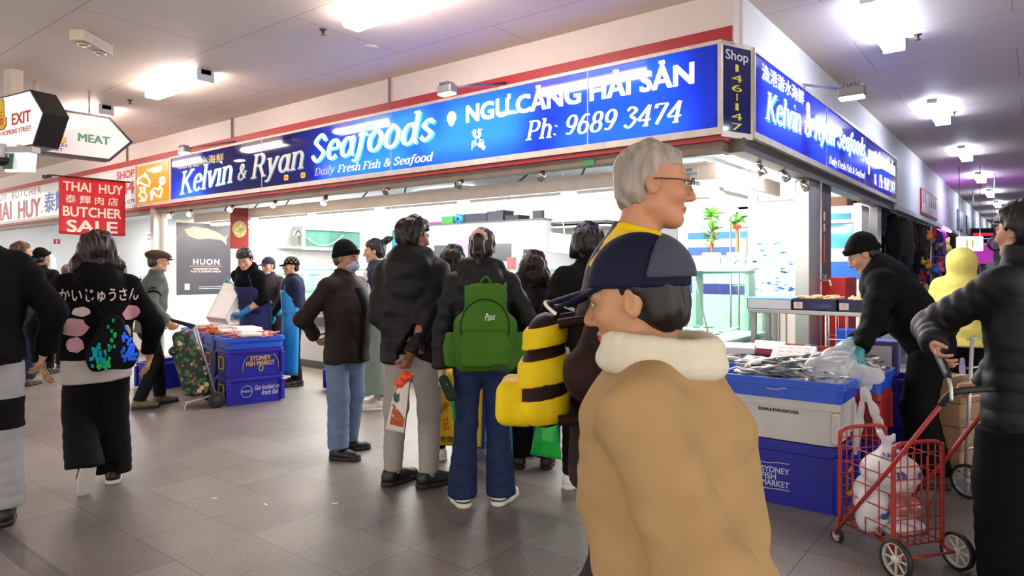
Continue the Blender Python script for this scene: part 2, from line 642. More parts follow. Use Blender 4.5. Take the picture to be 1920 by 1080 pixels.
batten((-2.05, -1.46), 'x', 1.45, 'long lit fluorescent ceiling light at the top edge above the Seafoods lettering')
batten((-11.0, -1.43), 'x', 1.28, 'lit fluorescent ceiling light hidden behind the EXIT box')
for i, nm in enumerate(('nearest of the row over the side aisle, cut by the top edge', 'second of the row over the side aisle',
      'third of the row over the side aisle', 'fourth of the row over the side aisle', 'fifth of the row over the side aisle',
      'sixth of the row over the side aisle', 'seventh of the row over the side aisle', 'eighth of the row over the side aisle', 'farthest of the row over the side aisle')):
 batten((0.76, 1.4 + 4.05 * i), 'y', 1.28, 'lit ceiling light, ' + nm)

# emergency light with two lamps
e = empty('emergency_light', 'cream twin-lamp emergency light box on the ceiling at the upper left', 'emergency light', (-5.04, -2.6, CEIL), R(128))
MB().box((-0.22, -0.07, -0.1), (0.22, 0.07, 0), bev=0.012).build('housing', mat('aged_cream_plastic', '#d9cdb4', 0.45), e)
for s in (-0.12, 0.12):
 MB().lathe([(0.045, -0.1), (0.055, -0.115), (0.03, -0.125), (0.004, -0.127)], (s, 0, 0), 16).build('lamp', mat('lamp_glass', '#c8c0b8', 0.15, 0.5), e)
# sprinklers
M_brass = mat('dull_brass', '#5b4b3c', 0.35, 0.8)
for (px, py, lab) in ((606, 62, 'small sprinkler head on the ceiling left of the long top light'), (244, 192, 'small sprinkler head on the ceiling between the EXIT box and the left fluorescent'),
      (1721, 71, 'sprinkler head on the ceiling right of the nearest aisle light'), (1789, 214, 'sprinkler head on the ceiling right of the second aisle light')):
 p = G(px, py, CEIL - 0.03)
 e = empty('sprinkler', lab, 'sprinkler', (p.x, p.y, CEIL), 0, 'ceiling sprinklers')
 MB().lathe([(0.035, 0), (0.03, -0.006), (0.012, -0.01), (0.012, -0.03), (0.004, -0.03)], seg=12).build('body', M_brass, e)
 MB().lathe([(0.004, -0.028), (0.004, -0.045), (0.024, -0.046), (0.022, -0.05)], seg=12).build('deflector', M_brass, e)
p = G(697, 88, CEIL)
MBx = MB().lathe([(0.07, -0.0), (0.068, -0.006), (0.01, -0.008)], (p.x, p.y, CEIL), 20).build('ceiling_plate', M_cream)
tag(MBx, 'flat round blanking plate on the ceiling above the sign', 'plate')

# ------------------------------------------------------------------ canopy tubes inside the shop
M_stube = mat('lit_shop_diffuser', '#ffffff', 0.4, emit=SHOP_STRENGTH, ecol='#fff6ec')
def canopy_tube(x, y, L, along, label):
 e = empty('canopy_light', label, 'light', (x, y, 2.215), 0 if along == 'x' else PI / 2, 'fluorescent tubes under the shop canopy')
 boxo('housing', (-L / 2, -0.06, -0.04), (L / 2, 0.06, 0), M_fit, e)
 boxo('diffuser', (-L / 2, -0.055, -0.07), (L / 2, 0.055, -0.04), M_stube, e)
for r_, yy in (('front row', 0.75), ('back row', 1.35)):
 for k in range(6):
  canopy_tube(-8.5 + 1.45 * k, yy, 1.25, 'x', 'lit tube under the shop canopy, %s, %s' % (r_, ('at the poster end', 'second from the poster end', 'third from the poster end', 'third from the corner', 'second from the corner', 'nearest the corner')[k]))
canopy_tube(-0.75, 1.9, 0.8, 'y', 'lit tube under the side canopy near the plants')
# side tube fixed to the beam at the corner
e = empty('tube_light', 'bright bare tube along the steel beam beside the corner spotlight', 'light', (-0.2, 1.0, 2.36), PI / 2)
boxo('housing', (-0.6, -0.04, 0.0), (0.6, 0.04, 0.03), M_fit, e)
boxo('tube', (-0.6, -0.035, -0.04), (0.6, 0.035, 0.0), M_stube, e)
# room lights on the shop ceiling and in the butcher's shop
M_rtube = mat('lit_room_diffuser', '#ffffff', 0.4, emit=SHOP_STRENGTH * 0.9, ecol='#fbfbff')
def room_light(x, y, z, label, L=1.4, w=0.3):
 e = empty('panel_light', label, 'light', (x, y, z), 0, 'ceiling panels inside the shops')
 boxo('housing', (-L / 2, -w / 2, -0.03), (L / 2, w / 2, 0), M_fit, e)
 boxo('diffuser', (-L / 2 + 0.02, -w / 2 + 0.02, -0.05), (L / 2 - 0.02, w / 2 - 0.02, -0.03), M_rtube, e)
 return e
for i, (x, y) in enumerate(((-8.0, 3.0), (-5.5, 3.0), (-3.0, 3.0), (-8.0, 5.2), (-3.0, 5.2), (-1.2, 4.6))):
 room_light(x, y, 3.1, 'lit ceiling panel inside the seafood shop, ' + ('front left', 'front middle', 'front right', 'back left', 'back right', 'above the blue striped wall')[i])
for i, (x, y) in enumerate(((-11.5, 1.6), (-14.0, 1.6), (-16.8, 1.6))):
 room_light(x, y, 2.75, 'lit ceiling panel inside the butcher shop, ' + ('behind the red banner', 'in the middle', 'at the far left')[i])
e = room_light(-0.9, 4.2, 2.33, 'lit ceiling panel over the side doorway', 0.9, 0.2)
for x in (-0.3, 0.3): MB().tube([(x, 0, 0), (x, 0, 0.78)], 0.008, 6).build('hanger', M_fit, e)
# a fat slab-serif alphabet drawn with a broad nib, for the painted signs
def _arc(cx_, cy_, rx, ry, a0, a1, n=14):
 return [(cx_ + rx * math.cos(R(a0 + (a1 - a0) * k / n)), cy_ + ry * math.sin(R(a0 + (a1 - a0) * k / n))) for k in range(n + 1)]
def _spl(p, n=6):
 return [(q.x, q.y) for q in bez([(a, b, 0) for a, b in p], n)]
GLY = {   # width, strokes, serifs (x, y, half length)
 'l': (.24, [[(.11, 0), (.11, .75)]], [(.11, 0, .12), (.06, .74, .07)]),
 'i': (.24, [[(.11, 0), (.11, .5)], [(.1, .66), (.125, .7)]], [(.11, 0, .12), (.06, .49, .07)]),
 'n': (.56, [[(.11, 0), (.11, .5)], _arc(.265, .32, .155, .17, 180, 0) + [(.42, 0)]], [(.11, 0, .11), (.06, .49, .07), (.43, 0, .11)]),
 'h': (.56, [[(.11, 0), (.11, .75)], _arc(.265, .32, .155, .17, 180, 0) + [(.42, 0)]], [(.11, 0, .11), (.06, .74, .07), (.43, 0, .11)]),
 'r': (.4, [[(.11, 0), (.11, .5)], _arc(.27, .3, .16, .19, 180, 60)], [(.11, 0, .12), (.06, .49, .07)]),
 'o': (.52, [_arc(.26, .25, .18, .25, 0, 360, 24)], []),
 'e': (.48, [[(.08, .27), (.41, .27)], _arc(.25, .25, .17, .25, 5, 318, 22)], []),
 'a': (.54, [_arc(.24, .24, .16, .24, 0, 360, 22), [(.41, .5), (.41, .06), (.5, .0)]], []),
 'd': (.54, [_arc(.24, .24, .16, .24, 0, 360, 22), [(.41, .75), (.41, .06), (.5, .0)]], [(.36, .74, .07)]),
 'v': (.5, [[(.09, .5), (.23, .0)], [(.23, .0), (.42, .5)]], [(.09, .49, .1), (.42, .49, .08)]),
 'y': (.5, [[(.09, .5), (.24, .02)], _spl([(.42, .5), (.24, .02), (.14, -.17), (.02, -.18)])], [(.09, .49, .1), (.42, .49, .08)]),
 's': (.42, [_spl([(.35, .4), (.22, .49), (.09, .38), (.21, .26), (.34, .14), (.2, .01), (.06, .11)])], []),
 'S': (.56, [_spl([(.46, .56), (.29, .72), (.11, .55), (.28, .38), (.46, .2), (.26, .0), (.07, .17)])], [(.47, .57, .03), (.07, .15, .03)]),
 'f': (.36, [[(.03, .48), (.33, .48)], _spl([(.38, .68), (.29, .74), (.17, .62), (.16, .4), (.15, .1), (.1, -.14), (-.04, -.16)])], []),
 'K': (.68, [[(.13, 0), (.13, .72)], [(.16, .33), (.54, .72)], [(.26, .42), (.58, 0)]], [(.13, 0, .13), (.13, .71, .13), (.54, .71, .11), (.59, 0, .11)]),
 'R': (.66, [[(.13, 0), (.13, .72)], [(.13, .7)] + _arc(.32, .53, .16, .17, 90, -90) + [(.13, .36)], [(.34, .36), (.56, 0)]], [(.13, 0, .13), (.11, .71, .1), (.58, 0, .1)]),
 'P': (.6, [[(.13, 0), (.13, .72)], [(.13, .7)] + _arc(.33, .51, .16, .19, 90, -90) + [(.13, .32)]], [(.13, 0, .13), (.11, .71, .1)]),
 'D': (.68, [[(.13, 0), (.13, .72)], [(.13, .7)] + _arc(.3, .36, .26, .34, 90, -90) + [(.13, .02)]], [(.11, .01, .1), (.11, .71, .1)]),
 'F': (.56, [[(.13, 0), (.13, .72)], [(.13, .7), (.5, .7)], [(.13, .37), (.4, .37)], [(.49, .7), (.49, .56)]], [(.13, 0, .13), (.11, .71, .1)]),
 '&': (.68, [_spl([(.6, .05), (.42, .2), (.18, .5), (.24, .7), (.38, .64), (.34, .46), (.12, .26), (.14, .05), (.33, .0), (.5, .14), (.56, .36)])], [(.57, .36, .08)]),
 ':': (.24, [[(.1, .06), (.12, .1)], [(.1, .38), (.12, .42)]], []),
 '3': (.5, [_spl([(.08, .6), (.22, .71), (.4, .58), (.22, .4)]), _spl([(.22, .4), (.43, .24), (.26, .0), (.06, .1)])], []),
 '4': (.54, [[(.36, 0), (.36, .7)], [(.36, .7), (.05, .22)], [(.05, .2), (.5, .2)]], [(.36, 0, .1)]),
 '6': (.52, [_spl([(.42, .66), (.24, .66), (.09, .34), (.12, .1)]), _arc(.26, .21, .17, .21, 0, 360, 20)], []),
 '7': (.5, [[(.08, .68), (.45, .68)], [(.45, .68), (.2, 0)], [(.08, .7), (.08, .56)]], []),
 '8': (.52, [_arc(.26, .53, .15, .18, 0, 360, 20), _arc(.26, .18, .18, .18, 0, 360, 20)], []),
 '9': (.52, [_spl([(.1, .06), (.28, .06), (.43, .38), (.4, .6)]), _arc(.26, .5, .17, .21, 0, 360, 20)], []),
 ' ': (.26, [], []),
}
def serif_geo(body, shear=0.2, thick=0.062, thin=0.026):
 V, Fc = [], []
 x0 = 0.0
 def quad(p):
  b = len(V)
  V.extend([(x + shear * y, y, len(Fc) % 40 * 2e-5) for x, y in p])
  Fc.append(tuple(range(b, b + len(p))))
 for ch in body:
  wd, strokes, serifs = GLY[ch]
  for st in strokes:
   L, Rr = [], []
   for i, (x, y) in enumerate(st):
    a, b = st[max(i - 1, 0)], st[min(i + 1, len(st) - 1)]
    dx, dy = b[0] - a[0], b[1] - a[1]
    m = math.hypot(dx, dy) or 1
    h = thin + (thick - thin) * abs(dy / m) ** 1.3
    L.append((x0 + x - dy / m * h, y + dx / m * h)); Rr.append((x0 + x + dy / m * h, y - dx / m * h))
   for i in range(len(st) - 1):
    quad([Rr[i], Rr[i + 1], L[i + 1], L[i]])
  for (x, y, h) in serifs:
   quad([(x0 + x - h, y - .022), (x0 + x + h, y - .022), (x0 + x + h, y + .022), (x0 + x - h, y + .022)])
  x0 += wd
 return np.array(V, float), Fc
# ================================================================== signs
U_F, V_UP = Vector((1, 0, 0)), Vector((0, 0, 1))
FY = -0.085          # front face of the long sign
RX = 0.055           # face of the side sign
def sign_text(body, bl, br, tl, m, parent, plane='f', name='lettering', shear=0.0, bold=0.0, spacing=1.0, lift=0.003, off=(0, 0), label=None, res=3, serif=False):
 f = (lambda q: hy(q[0], q[1], FY)) if plane == 'f' else (lambda q: hx(q[0], q[1], RX))
 o, r, t = f(bl), f(br), f(tl)
 u = r - o
 h = t.z - (o.z + (r.z - o.z) * 0.05)
 o = o + (U_F if plane == 'f' else Vector((0, 1, 0))) * off[0] + V_UP * off[1]
 return text(body, o, u, V_UP, u.length, h, m, parent, name, shear, bold, spacing, lift, label, res, serif)
def letter(name, col, e):
 return mat(name, col, 0.3, emit=e)
L_off = letter('sign_letter_unlit', '#b9bcb4', 0.12)
L_dim = letter('sign_letter_dim', '#e8ecf4', 0.55)
L_mid = letter('sign_letter_lit', '#f4f8ff', 1.1)
L_full = letter('sign_letter_bright', '#ffffff', 2.4)
C_off = letter('sign_cyan_unlit', '#1c7fae', 0.1)
C_lit = letter('sign_cyan_lit', '#39c6ff', 0.75)
Y_off = letter('sign_yellow', '#d8c64a', 0.12)
M_navy_print = lightbox_mat('sign_blue_print', '#23206e', '#1140e0')
M_blue_print = lightbox_mat('sign_side_blue_print', '#23206e', '#1634d8')
M_seam = mat('sign_seam', '#b8c4d8', 0.4)

sign = empty('shop_sign', 'long blue light-box sign with white Kelvin & Ryan Seafoods lettering along the shop front', 'sign', (-4.47, 0, 2.45))
inv = Vector((-sign.location.x, 0, -2.45))
def sbox(name, lo, hi, m, parent=None, bev=0):
 parent = parent or sign
 w = world_of(parent).translation
 return boxo(name, tuple(Vector(lo) - w), tuple(Vector(hi) - w), m, parent, bev)
# frame: four rails and a back
fr = MB()
for lo, hi in (((-8.9, -0.095, 2.445), (-0.08, 0.0, 2.5)), ((-8.9, -0.095, 3.135), (-0.08, 0.0, 3.165)), ((-8.9, -0.095, 2.5), (-8.85, 0.0, 3.135)), ((-0.11, -0.095, 2.5), (-0.08, 0.0, 3.135)),
    ((-8.9, 0.13, 2.445), (-0.18, 0.148, 3.148)), ((-8.9, -0.0, 2.445), (-0.08, 0.13, 2.46)), ((-8.9, 0.0, 3.125), (-0.08, 0.13, 3.148))):
 fr.box(Vector(lo) + inv, Vector(hi) + inv)
fr.build('frame', M_alu, sign)
def sheet(name, corners, m, parent):
 w = world_of(parent).translation
 return np_mesh(name, [Vector(c) - w for c in corners], [(0, 1, 2, 3)], m, parent, smooth=False)
sheet('panel', ((-8.85, -0.085, 2.5), (-0.11, -0.085, 2.5), (-0.11, -0.085, 3.135), (-8.85, -0.085, 3.135)), M_navy_print, sign)
for px in (491, 733, 1102):
 x = hy(px, 280, FY).x
 sbox('seam', (x - 0.006, -0.088, 2.5), (x + 0.006, -0.085, 3.135), M_seam)
# the tubes that still work inside the box
M_btube = mat('lit_sign_tube', '#ffffff', 0.4, emit=120, ecol='#eaf6ff')
M_wtube = mat('ageing_sign_tube', '#ffffff', 0.4, emit=60, ecol='#e4e8ff')
def box_tube(x0, x1, z, m=None):
 w = world_of(sign).translation
 MB().tube([Vector((x0, 0.06, z)) - w, Vector((x1, 0.06, z)) - w], 0.016, 8).build('tube', m or M_btube, sign)
for (x0, x1, z) in ((-5.0, -3.5, 2.62), (-4.3, -3.2, 3.0), (-3.3, -2.0, 2.7), (-3.0, -1.9, 2.95)):
 box_tube(x0, x1, z)
for (x0, x1, z) in ((-1.6, -0.35, 2.58), (-1.5, -0.45, 3.0)):
 box_tube(x0, x1, z, M_wtube)
MB().tube([Vector((-8.7, 0.06, 2.53)) - sign.location, Vector((-7.9, 0.06, 2.53)) - sign.location], 0.012, 8).build('tube', mat('weak_sign_tube', '#ffffff', 0.4, emit=120, ecol='#eaf6ff'), sign)

IT = dict(shear=0.22, serif=True)
sign_text('Kelvin', (337, 366.5), (436, 342), (345, 320), C_off, sign, off=(0.022, -0.014), lift=0.002, **IT)
sign_text('Kelvin', (337, 366.5), (436, 342), (345, 320), L_mid, sign, lift=0.004, label='white lit word Kelvin', **IT)
sign_text('&', (446, 339), (463, 335), (448, 309), C_off, sign, off=(0.012, -0.01), lift=0.002, **IT)
sign_text('&', (446, 339), (463, 335), (448, 309), L_off, sign, lift=0.004, **IT)
sign_text('Ryan', (470, 347), (570, 327), (478, 290), C_off, sign, off=(0.016, -0.012), lift=0.002, **IT)
sign_text('Ryan', (470, 347), (570, 327), (478, 290), L_off, sign, lift=0.004, label='grey unlit word Ryan', **IT)
sign_text('Seafoods', (584, 317), (816, 275), (600, 250), C_lit, sign, off=(0.03, -0.02), lift=0.002, **IT)
sign_text('Seafoods', (584, 317), (816, 275), (600, 250), L_full, sign, lift=0.004, label='brightly lit word Seafoods', **IT)
sign_text('Daily', (589.5, 334), (629, 327), (593, 315), Y_off, sign, shear=0.25, serif=(0.055, 0.022))
sign_text('Fresh Fish & Seafood', (633, 327), (813, 305), (637, 308.5), L_mid, sign, shear=0.25, serif=True)
sign_text('漁港游水海鮮', (335, 318), (420, 303), (337, 302), Y_off, sign, bold=0.0)
sign_text('NGƯ CẢNG HẢI SẢN', (874, 231), (1302, 157), (876, 187), L_full, sign, bold=0.035)
sign_text('Ph: 9689 3474', (986, 264), (1279, 229), (992, 226), L_full, sign, **IT)
M_badge = mat('badge_yellow', '#e8c23a', 0.4, emit=0.15)
M_badgetext = mat('badge_red', '#a02018', 0.4)
for body, px, py in (('146', 537, 333), ('147', 568.5, 328.5)):
 c = hy(px, py, FY) - sign.location
 pts = []
 for k in range(20):
  a = 2 * PI * k / 20
  pts.append((c.x + 0.048 * math.copysign(abs(math.cos(a)) ** 0.6, math.cos(a)), c.z + 0.036 * math.copysign(abs(math.sin(a)) ** 0.6, math.sin(a))))
 b = MB().prism(pts, lambda a, b, t: Vector((a, t, b)), FY - 0.001, FY - 0.005).build('number_badge', M_badge, sign)
 text(body, hy(px, py, FY) + Vector((-0.034, -0.005, -0.017)), U_F, V_UP, 0.068, 0.034, M_badgetext, b, 'number', bold=0.03, lift=0.002)
# scallop shell and crayfish drawn in white
def drawing_frame(c, u):
 return lambda a, b, t: c + u * a + V_UP * b + u.cross(V_UP) * t
def shell_drawing(c, u, r, parent, m):
 f = drawing_frame(c, u)
 inv_p = world_of(parent).inverted()
 g = lambda a, b, t: inv_p @ f(a, b, t)
 mb = MB()
 pts = []
 for k in range(33):
  a = R(-55 + 290 * k / 32)
  rr = r * (1 + 0.06 * math.cos(k * PI / 2))
  pts.append((rr * math.cos(a), rr * 1.05 * math.sin(a)))
 pts.append((-0.3 * r, -1.35 * r)); pts.append((0.25 * r, -1.35 * r))
 mb.prism(pts, g, 0.002, 0.005)
 return mb.build('shell_drawing', m, parent)
def cray_drawing(c, u, s, parent, m):
 f = drawing_frame(c, u)
 inv_p = world_of(parent).inverted()
 P = lambda a, b: inv_p @ f(a * s, b * s, 0.004)
 mb = MB()
 def line(pts, r=0.035, closed=False):
  mb.tube(bez([P(*p) for p in pts], 5), r * s, 6)
 for ring in (((0, 0.05), 0.32, 0.42), ((0.35, -0.4), 0.26, 0.3), ((0.65, -0.62), 0.2, 0.2)):
  (x, y), a, b = ring
  mb.tube([P(x + a * math.cos(2 * PI * k / 16), y + b * math.sin(2 * PI * k / 16)) for k in range(16)], 0.04 * s, 6, closed=True)
 for sx in (-1, 1):
  line([(0.2 * sx, 0.4), (0.55 * sx - 0.1, 0.75), (0.35 * sx - 0.1, 1.05)], 0.07)
  mb.tube([P(0.35 * sx - 0.12 + 0.18 * math.cos(2 * PI * k / 12), 1.12 + 0.24 * math.sin(2 * PI * k / 12)) for k in range(12)], 0.06 * s, 6, closed=True)
  for q in range(3):
   line([(0.3 * sx, 0.1 - 0.25 * q), (0.75 * sx, 0.05 - 0.3 * q), (0.9 * sx, -0.3 - 0.3 * q)], 0.045)
 line([(-0.05, 0.45), (-0.5, 1.0), (-0.9, 1.1)], 0.03); line([(0.1, 0.45), (0.3, 1.2), (0.8, 1.3)], 0.03)
 for q in range(4):
  line([(0.15 + 0.14 * q, -0.38 - 0.1 * q), (0.42 + 0.12 * q, -0.3 - 0.12 * q)], 0.04)
 line([(0.8, -0.75), (1.1, -0.7), (1.0, -1.0), (0.7, -0.95), (0.8, -0.75)], 0.06)
 return mb.build('crayfish_drawing', m, parent)
shell_drawing(hy(847, 221, FY), U_F, 0.062, sign, L_full)
cray_drawing(hy(896, 265, FY), U_F, 0.086, sign, L_full)

# narrow corner light box
A = Vector((-0.085, -0.085, 0)); B = Vector((0.05, 0.23, 0))
cu = (B - A).normalized(); cn = cu.cross(V_UP)
corner = empty('corner_sign', 'narrow navy corner sign with Shop 146-147 in white and yellow', 'sign', (0, 0.06, 2.45))
w0 = corner.location
poly = [(A.x, A.y), (B.x, B.y), (-0.03, 0.22), (-0.08, -0.02)]
fr = MB()
for z0, z1 in ((2.43, 2.475), (3.13, 3.165)):
 fr.prism([(a, b) for a, b in poly], lambda a, b, t: Vector((a, b, t)) - w0, z0, z1)
for e0, e1 in ((A, A + cu * 0.02), (B - cu * 0.02, B)):
 fr.prism([(e0.x, e0.y), (e1.x, e1.y), (e1.x - cn.x * 0.05, e1.y - cn.y * 0.05), (e0.x - cn.x * 0.05, e0.y - cn.y * 0.05)], lambda a, b, t: Vector((a, b, t)) - w0, 2.475, 3.13)
fr.build('frame', M_alu, corner)
MB().prism([((A + cu * 0.02 - cn * q).x, (A + cu * 0.02 - cn * q).y) for q in (0.006,)] + [((B - cu * 0.02 - cn * 0.006).x, (B - cu * 0.02 - cn * 0.006).y), ((B - cu * 0.02 - cn * 0.02).x, (B - cu * 0.02 - cn * 0.02).y), ((A + cu * 0.02 - cn * 0.02).x, (A + cu * 0.02 - cn * 0.02).y)],
   lambda a, b, t: Vector((a, b, t)) - w0, 2.475, 3.13).build('panel', mat('navy_gloss', '#141a5e', 0.12, coat=0.5), corner)
cw = (B - A).length
c0 = A - cn * 0.004
text('Shop', c0 + cu * (cw * 0.14) + V_UP * 3.005, cu, V_UP, cw * 0.72, 0.1, mat('grey_white_letter', '#d0ccd8', 0.4), corner, bold=0.02, lift=0.001)
M_yel = mat('yellow_letter', '#e0d428', 0.4)
for ch, zc, hh, ww in (('1', 2.945, 0.055, 0.1), ('4', 2.865, 0.055, 0.34), ('6', 2.79, 0.055, 0.32), ('|', 2.72, 0.055, 0.04), ('1', 2.645, 0.055, 0.1), ('4', 2.57, 0.055, 0.34), ('7', 2.49, 0.055, 0.32)):
 text(ch, c0 + cu * (cw * (0.5 - ww / 2)) + V_UP * zc, cu, V_UP, cw * ww, hh, M_yel, corner, 'digit', bold=0.0, lift=0.001)

# side sign
side = empty('shop_sign', 'blue light-box sign above the side aisle with Kelvin & Ryan Seafoods seen at a slant', 'sign', (0, 3.6, 2.45))
w1 = side.location
fr = MB()
for lo, hi in (((0.0, 0.235, 2.445), (0.065, 7.0, 2.5)), ((0.0, 0.235, 3.125), (0.065, 7.0, 3.16)), ((0.0, 0.235, 2.5), (0.065, 0.25, 3.125)), ((0.0, 6.97, 2.5), (0.065, 7.0, 3.125)), ((-0.15, 0.24, 2.445), (-0.13, 6.99, 3.148)), ((-0.13, 0.24, 2.445), (0.0, 6.99, 2.46)), ((-0.13, 0.24, 3.13), (0.0, 6.99, 3.148))):
 fr.box(Vector(lo) - w1, Vector(hi) - w1)
fr.build('frame', M_alu, side)
sheet('panel', ((0.054, 0.25, 2.5), (0.054, 6.97, 2.5), (0.054, 6.97, 3.125), (0.054, 0.25, 3.125)), M_blue_print, side)
for px in (1550, 1622):
 y = hx(px, 280, RX).y
 sbox('seam', (0.054, y - 0.006, 2.5), (0.057, y + 0.006, 3.125), M_seam, side)
for (y0, y1, z) in ((0.4, 1.6, 2.66), (0.5, 1.7, 2.96), (1.9, 3.1, 2.66), (1.9, 3.1, 2.96), (3.4, 4.7, 2.8), (5.0, 6.4, 2.8)):
 MB().tube([Vector((-0.05, y0, z)) - w1, Vector((-0.05, y1, z)) - w1], 0.014, 8).build('tube', M_wtube, side)
sign_text('漁港游水海鮮', (1428, 148), (1507, 198), (1428, 117), L_mid, side, 'r', bold=0.015)
sign_text('Kelvin & Ryan Seafoods', (1435, 236), (1622, 304), (1440, 168), C_lit, side, 'r', off=(0.03, -0.02), lift=0.002, **IT)
sign_text('Kelvin & Ryan Seafoods', (1435, 236), (1622, 304), (1440, 168), L_full, side, 'r', lift=0.004, **IT)
sign_text('Daily Fresh Fish & Seafood', (1554, 310), (1621, 339), (1555, 291), L_mid, side, 'r', shear=0.25, serif=True)
sign_text('NGƯ CẢNG HẢI SẢN', (1629, 302), (1678, 331), (1630, 272), L_full, side, 'r', bold=0.03)
sign_text('Ph: 9689 3474', (1648, 351), (1678, 364), (1649, 326), L_mid, side, 'r', **IT)
shell_drawing(hx(1515, 203, RX), Vector((0, 1, 0)), 0.055, side, L_full)
shell_drawing(hx(1629, 318, RX), Vector((0, 1, 0)), 0.05, side, L_mid)
cray_drawing(hx(1641, 338, RX), Vector((0, 1, 0)), 0.06, side, L_mid)

# flood lights on arms
M_lampglow = mat('floodlight_lit', '#ffffff', 0.3, emit=90, ecol='#f4f8ff')
M_cast = mat('cast_grey', '#8c8b90', 0.4, 0.5)
def floodlight(root, tip, label):
 root = Vector(root); tip = Vector(tip)
 e = empty('floodlight', label, 'floodlight', root, 0, 'floodlights on arms above the signs')
 MB().tube([(0, 0, 0), tip - root], 0.012, 8).build('arm', M_dsteel, e)
 d = tip - root
 mb = MB()
 mb.box(d + Vector((-0.09, -0.05, -0.05)), d + Vector((0.09, 0.05, 0.03)), bev=0.015)
 for k in range(5):
  mb.box(d + Vector((-0.06 + 0.026 * k, -0.045, 0.03)), d + Vector((-0.052 + 0.026 * k, 0.045, 0.055)))
 mb.build('housing', M_cast, e)
 MB().box(d + Vector((-0.08, -0.042, -0.06)), d + Vector((0.08, 0.042, -0.05)), bev=0.004).build('lens', M_lampglow, e)
 return e
p = hy(838, 166, -0.55)
floodlight((p.x + 0.28, -0.035, 3.21), (p.x, -0.55, p.z), 'lit floodlight on an arm above the middle of the front sign')
p = hy(345, 280, -0.5)
floodlight((p.x + 0.5, -0.035, 3.21), (p.x, -0.5, p.z), 'lit floodlight on an arm at the left end of the front sign')
p = hx(1597, 170, 0.75)
floodlight((0.005, hx(1505, 165, 0.0).y, 3.22), (0.75, p.y, p.z), 'lit floodlight on a long arm above the side sign')

# track spotlights under the sign
M_chrome = mat('chrome', '#c8c4be', 0.15, 0.95)
M_spot = mat('spot_lit', '#ffffff', 0.3, emit=SPOT_STRENGTH, ecol='#ffdca0')
M_spotoff = mat('spot_unlit', '#8a8078', 0.2, 0.5)
def spot(px, py, plane, lit, label, yy=None):
 p = hy(px, py, 0.03) if plane == 'f' else hx(px, py, -0.06)
 e = empty('spotlight', label, 'spotlight', (p.x, p.y, 2.33), 0, 'small spotlights under the sign')
 dz = p.z - 2.33
 MB().lathe([(0.022, 0), (0.022, -0.03), (0.008, -0.032), (0.008, dz * 0.4 - 0.02)], seg=12).build('mount', M_chrome, e)
 a = Vector((0, 0, dz * 0.4)); d = Vector((0.02, -0.06, dz * 0.6 - 0.06)) if plane == 'f' else Vector((0.05, 0.0, dz * 0.6 - 0.06))
 b = a + d
 MB().tube([a, a + d * 0.25, b], [0.02, 0.032, 0.04], 14).build('barrel', M_chrome, e)
 MB().tube([b, b + d.normalized() * 0.012], [0.036, 0.03], 14).build('bulb', M_spot if lit else M_spotoff, e)
for px, py, lit, lab in ((323, 400, 1, 'lit warm spotlight nearest the left steel post'), (360, 396, 1, 'lit warm spotlight second from the left steel post'), (437, 387, 1, 'lit warm spotlight beside the red hanging banner'),
       (517, 378, 1, 'lit warm spotlight above the patterned-cap worker'), (612, 373, 1, 'lit warm spotlight left of the unlit chrome ones'),
       (728, 352, 0, 'unlit chrome spotlight above the apron woman'), (866, 340, 0, 'unlit chrome spotlight above the ponytail'), (1018, 325, 0, 'unlit chrome spotlight right of the phone lettering start')):
 spot(px, py, 'f', lit, lab)
spot(1422, 318, 'r', 1, 'lit warm spotlight under the side sign at the shop corner')
spot(1466, 325, 'r', 0, 'unlit chrome spotlight under the side sign, middle one')
spot(1503, 345, 'r', 0, 'unlit chrome spotlight under the side sign beside the steel column')

# ------------------------------------------------------------------ hanging direction signs
M_signwhite = mat('lit_white_sign', '#ffffff', 0.2, emit=0.45)
M_meatwhite = mat('white_sign_face', '#eceaea', 0.1, emit=0.12, coat=0.4)
M_boxblack = mat('black_sign_box', '#15110f', 0.35, bump=0.05, bscale=20)
M_green = mat('sign_green', '#0d7a4c', 0.4)
M_ored = mat('sign_red', '#d23a1c', 0.4)
M_logo_y = mat('logo_yellow', '#f2c81e', 0.4)
M_logo_o = mat('logo_outline', '#2a2208', 0.4)
def logo(c, u, n, h, parent, cut=0.0):
 """yellow building-shaped market emblem"""
 pi_ = world_of(parent).inverted()
 P = lambda a, b, t: pi_ @ (c + u * (a * h) + V_UP * (b * h) + n * t)
 shape = [(-0.17, 0.0), (0.17, 0.0), (0.2, 0.06), (0.3, 0.1), (0.3, 0.36), (0.18, 0.42), (0.13, 0.95), (0.0, 1.0), (-0.13, 0.95), (-0.18, 0.42), (-0.3, 0.36), (-0.3, 0.1), (-0.2, 0.06)]
 big = [(a * 1.1, b * 1.06 - 0.03) for a, b in shape]
 MB().prism(big, P, 0.001, 0.003).build('emblem_outline', M_logo_o, parent)
 MB().prism(shape, P, 0.003, 0.006).build('emblem', M_logo_y, parent)
 mb = MB()
 for a0, a1, b0, b1 in ((-0.13, -0.08, 0.14, 0.36), (-0.05, 0.0, 0.14, 0.3), (0.06, 0.11, 0.14, 0.3), (-0.13, 0.13, 0.31, 0.36), (-0.06, 0.06, 0.42, 0.47), (-0.06, 0.04, 0.54, 0.59)):
  mb.prism([(a0, b0), (a1, b0), (a1, b1), (a0, b1)], P, 0.006, 0.008)
 mb.build('emblem_mark', M_ored, parent)
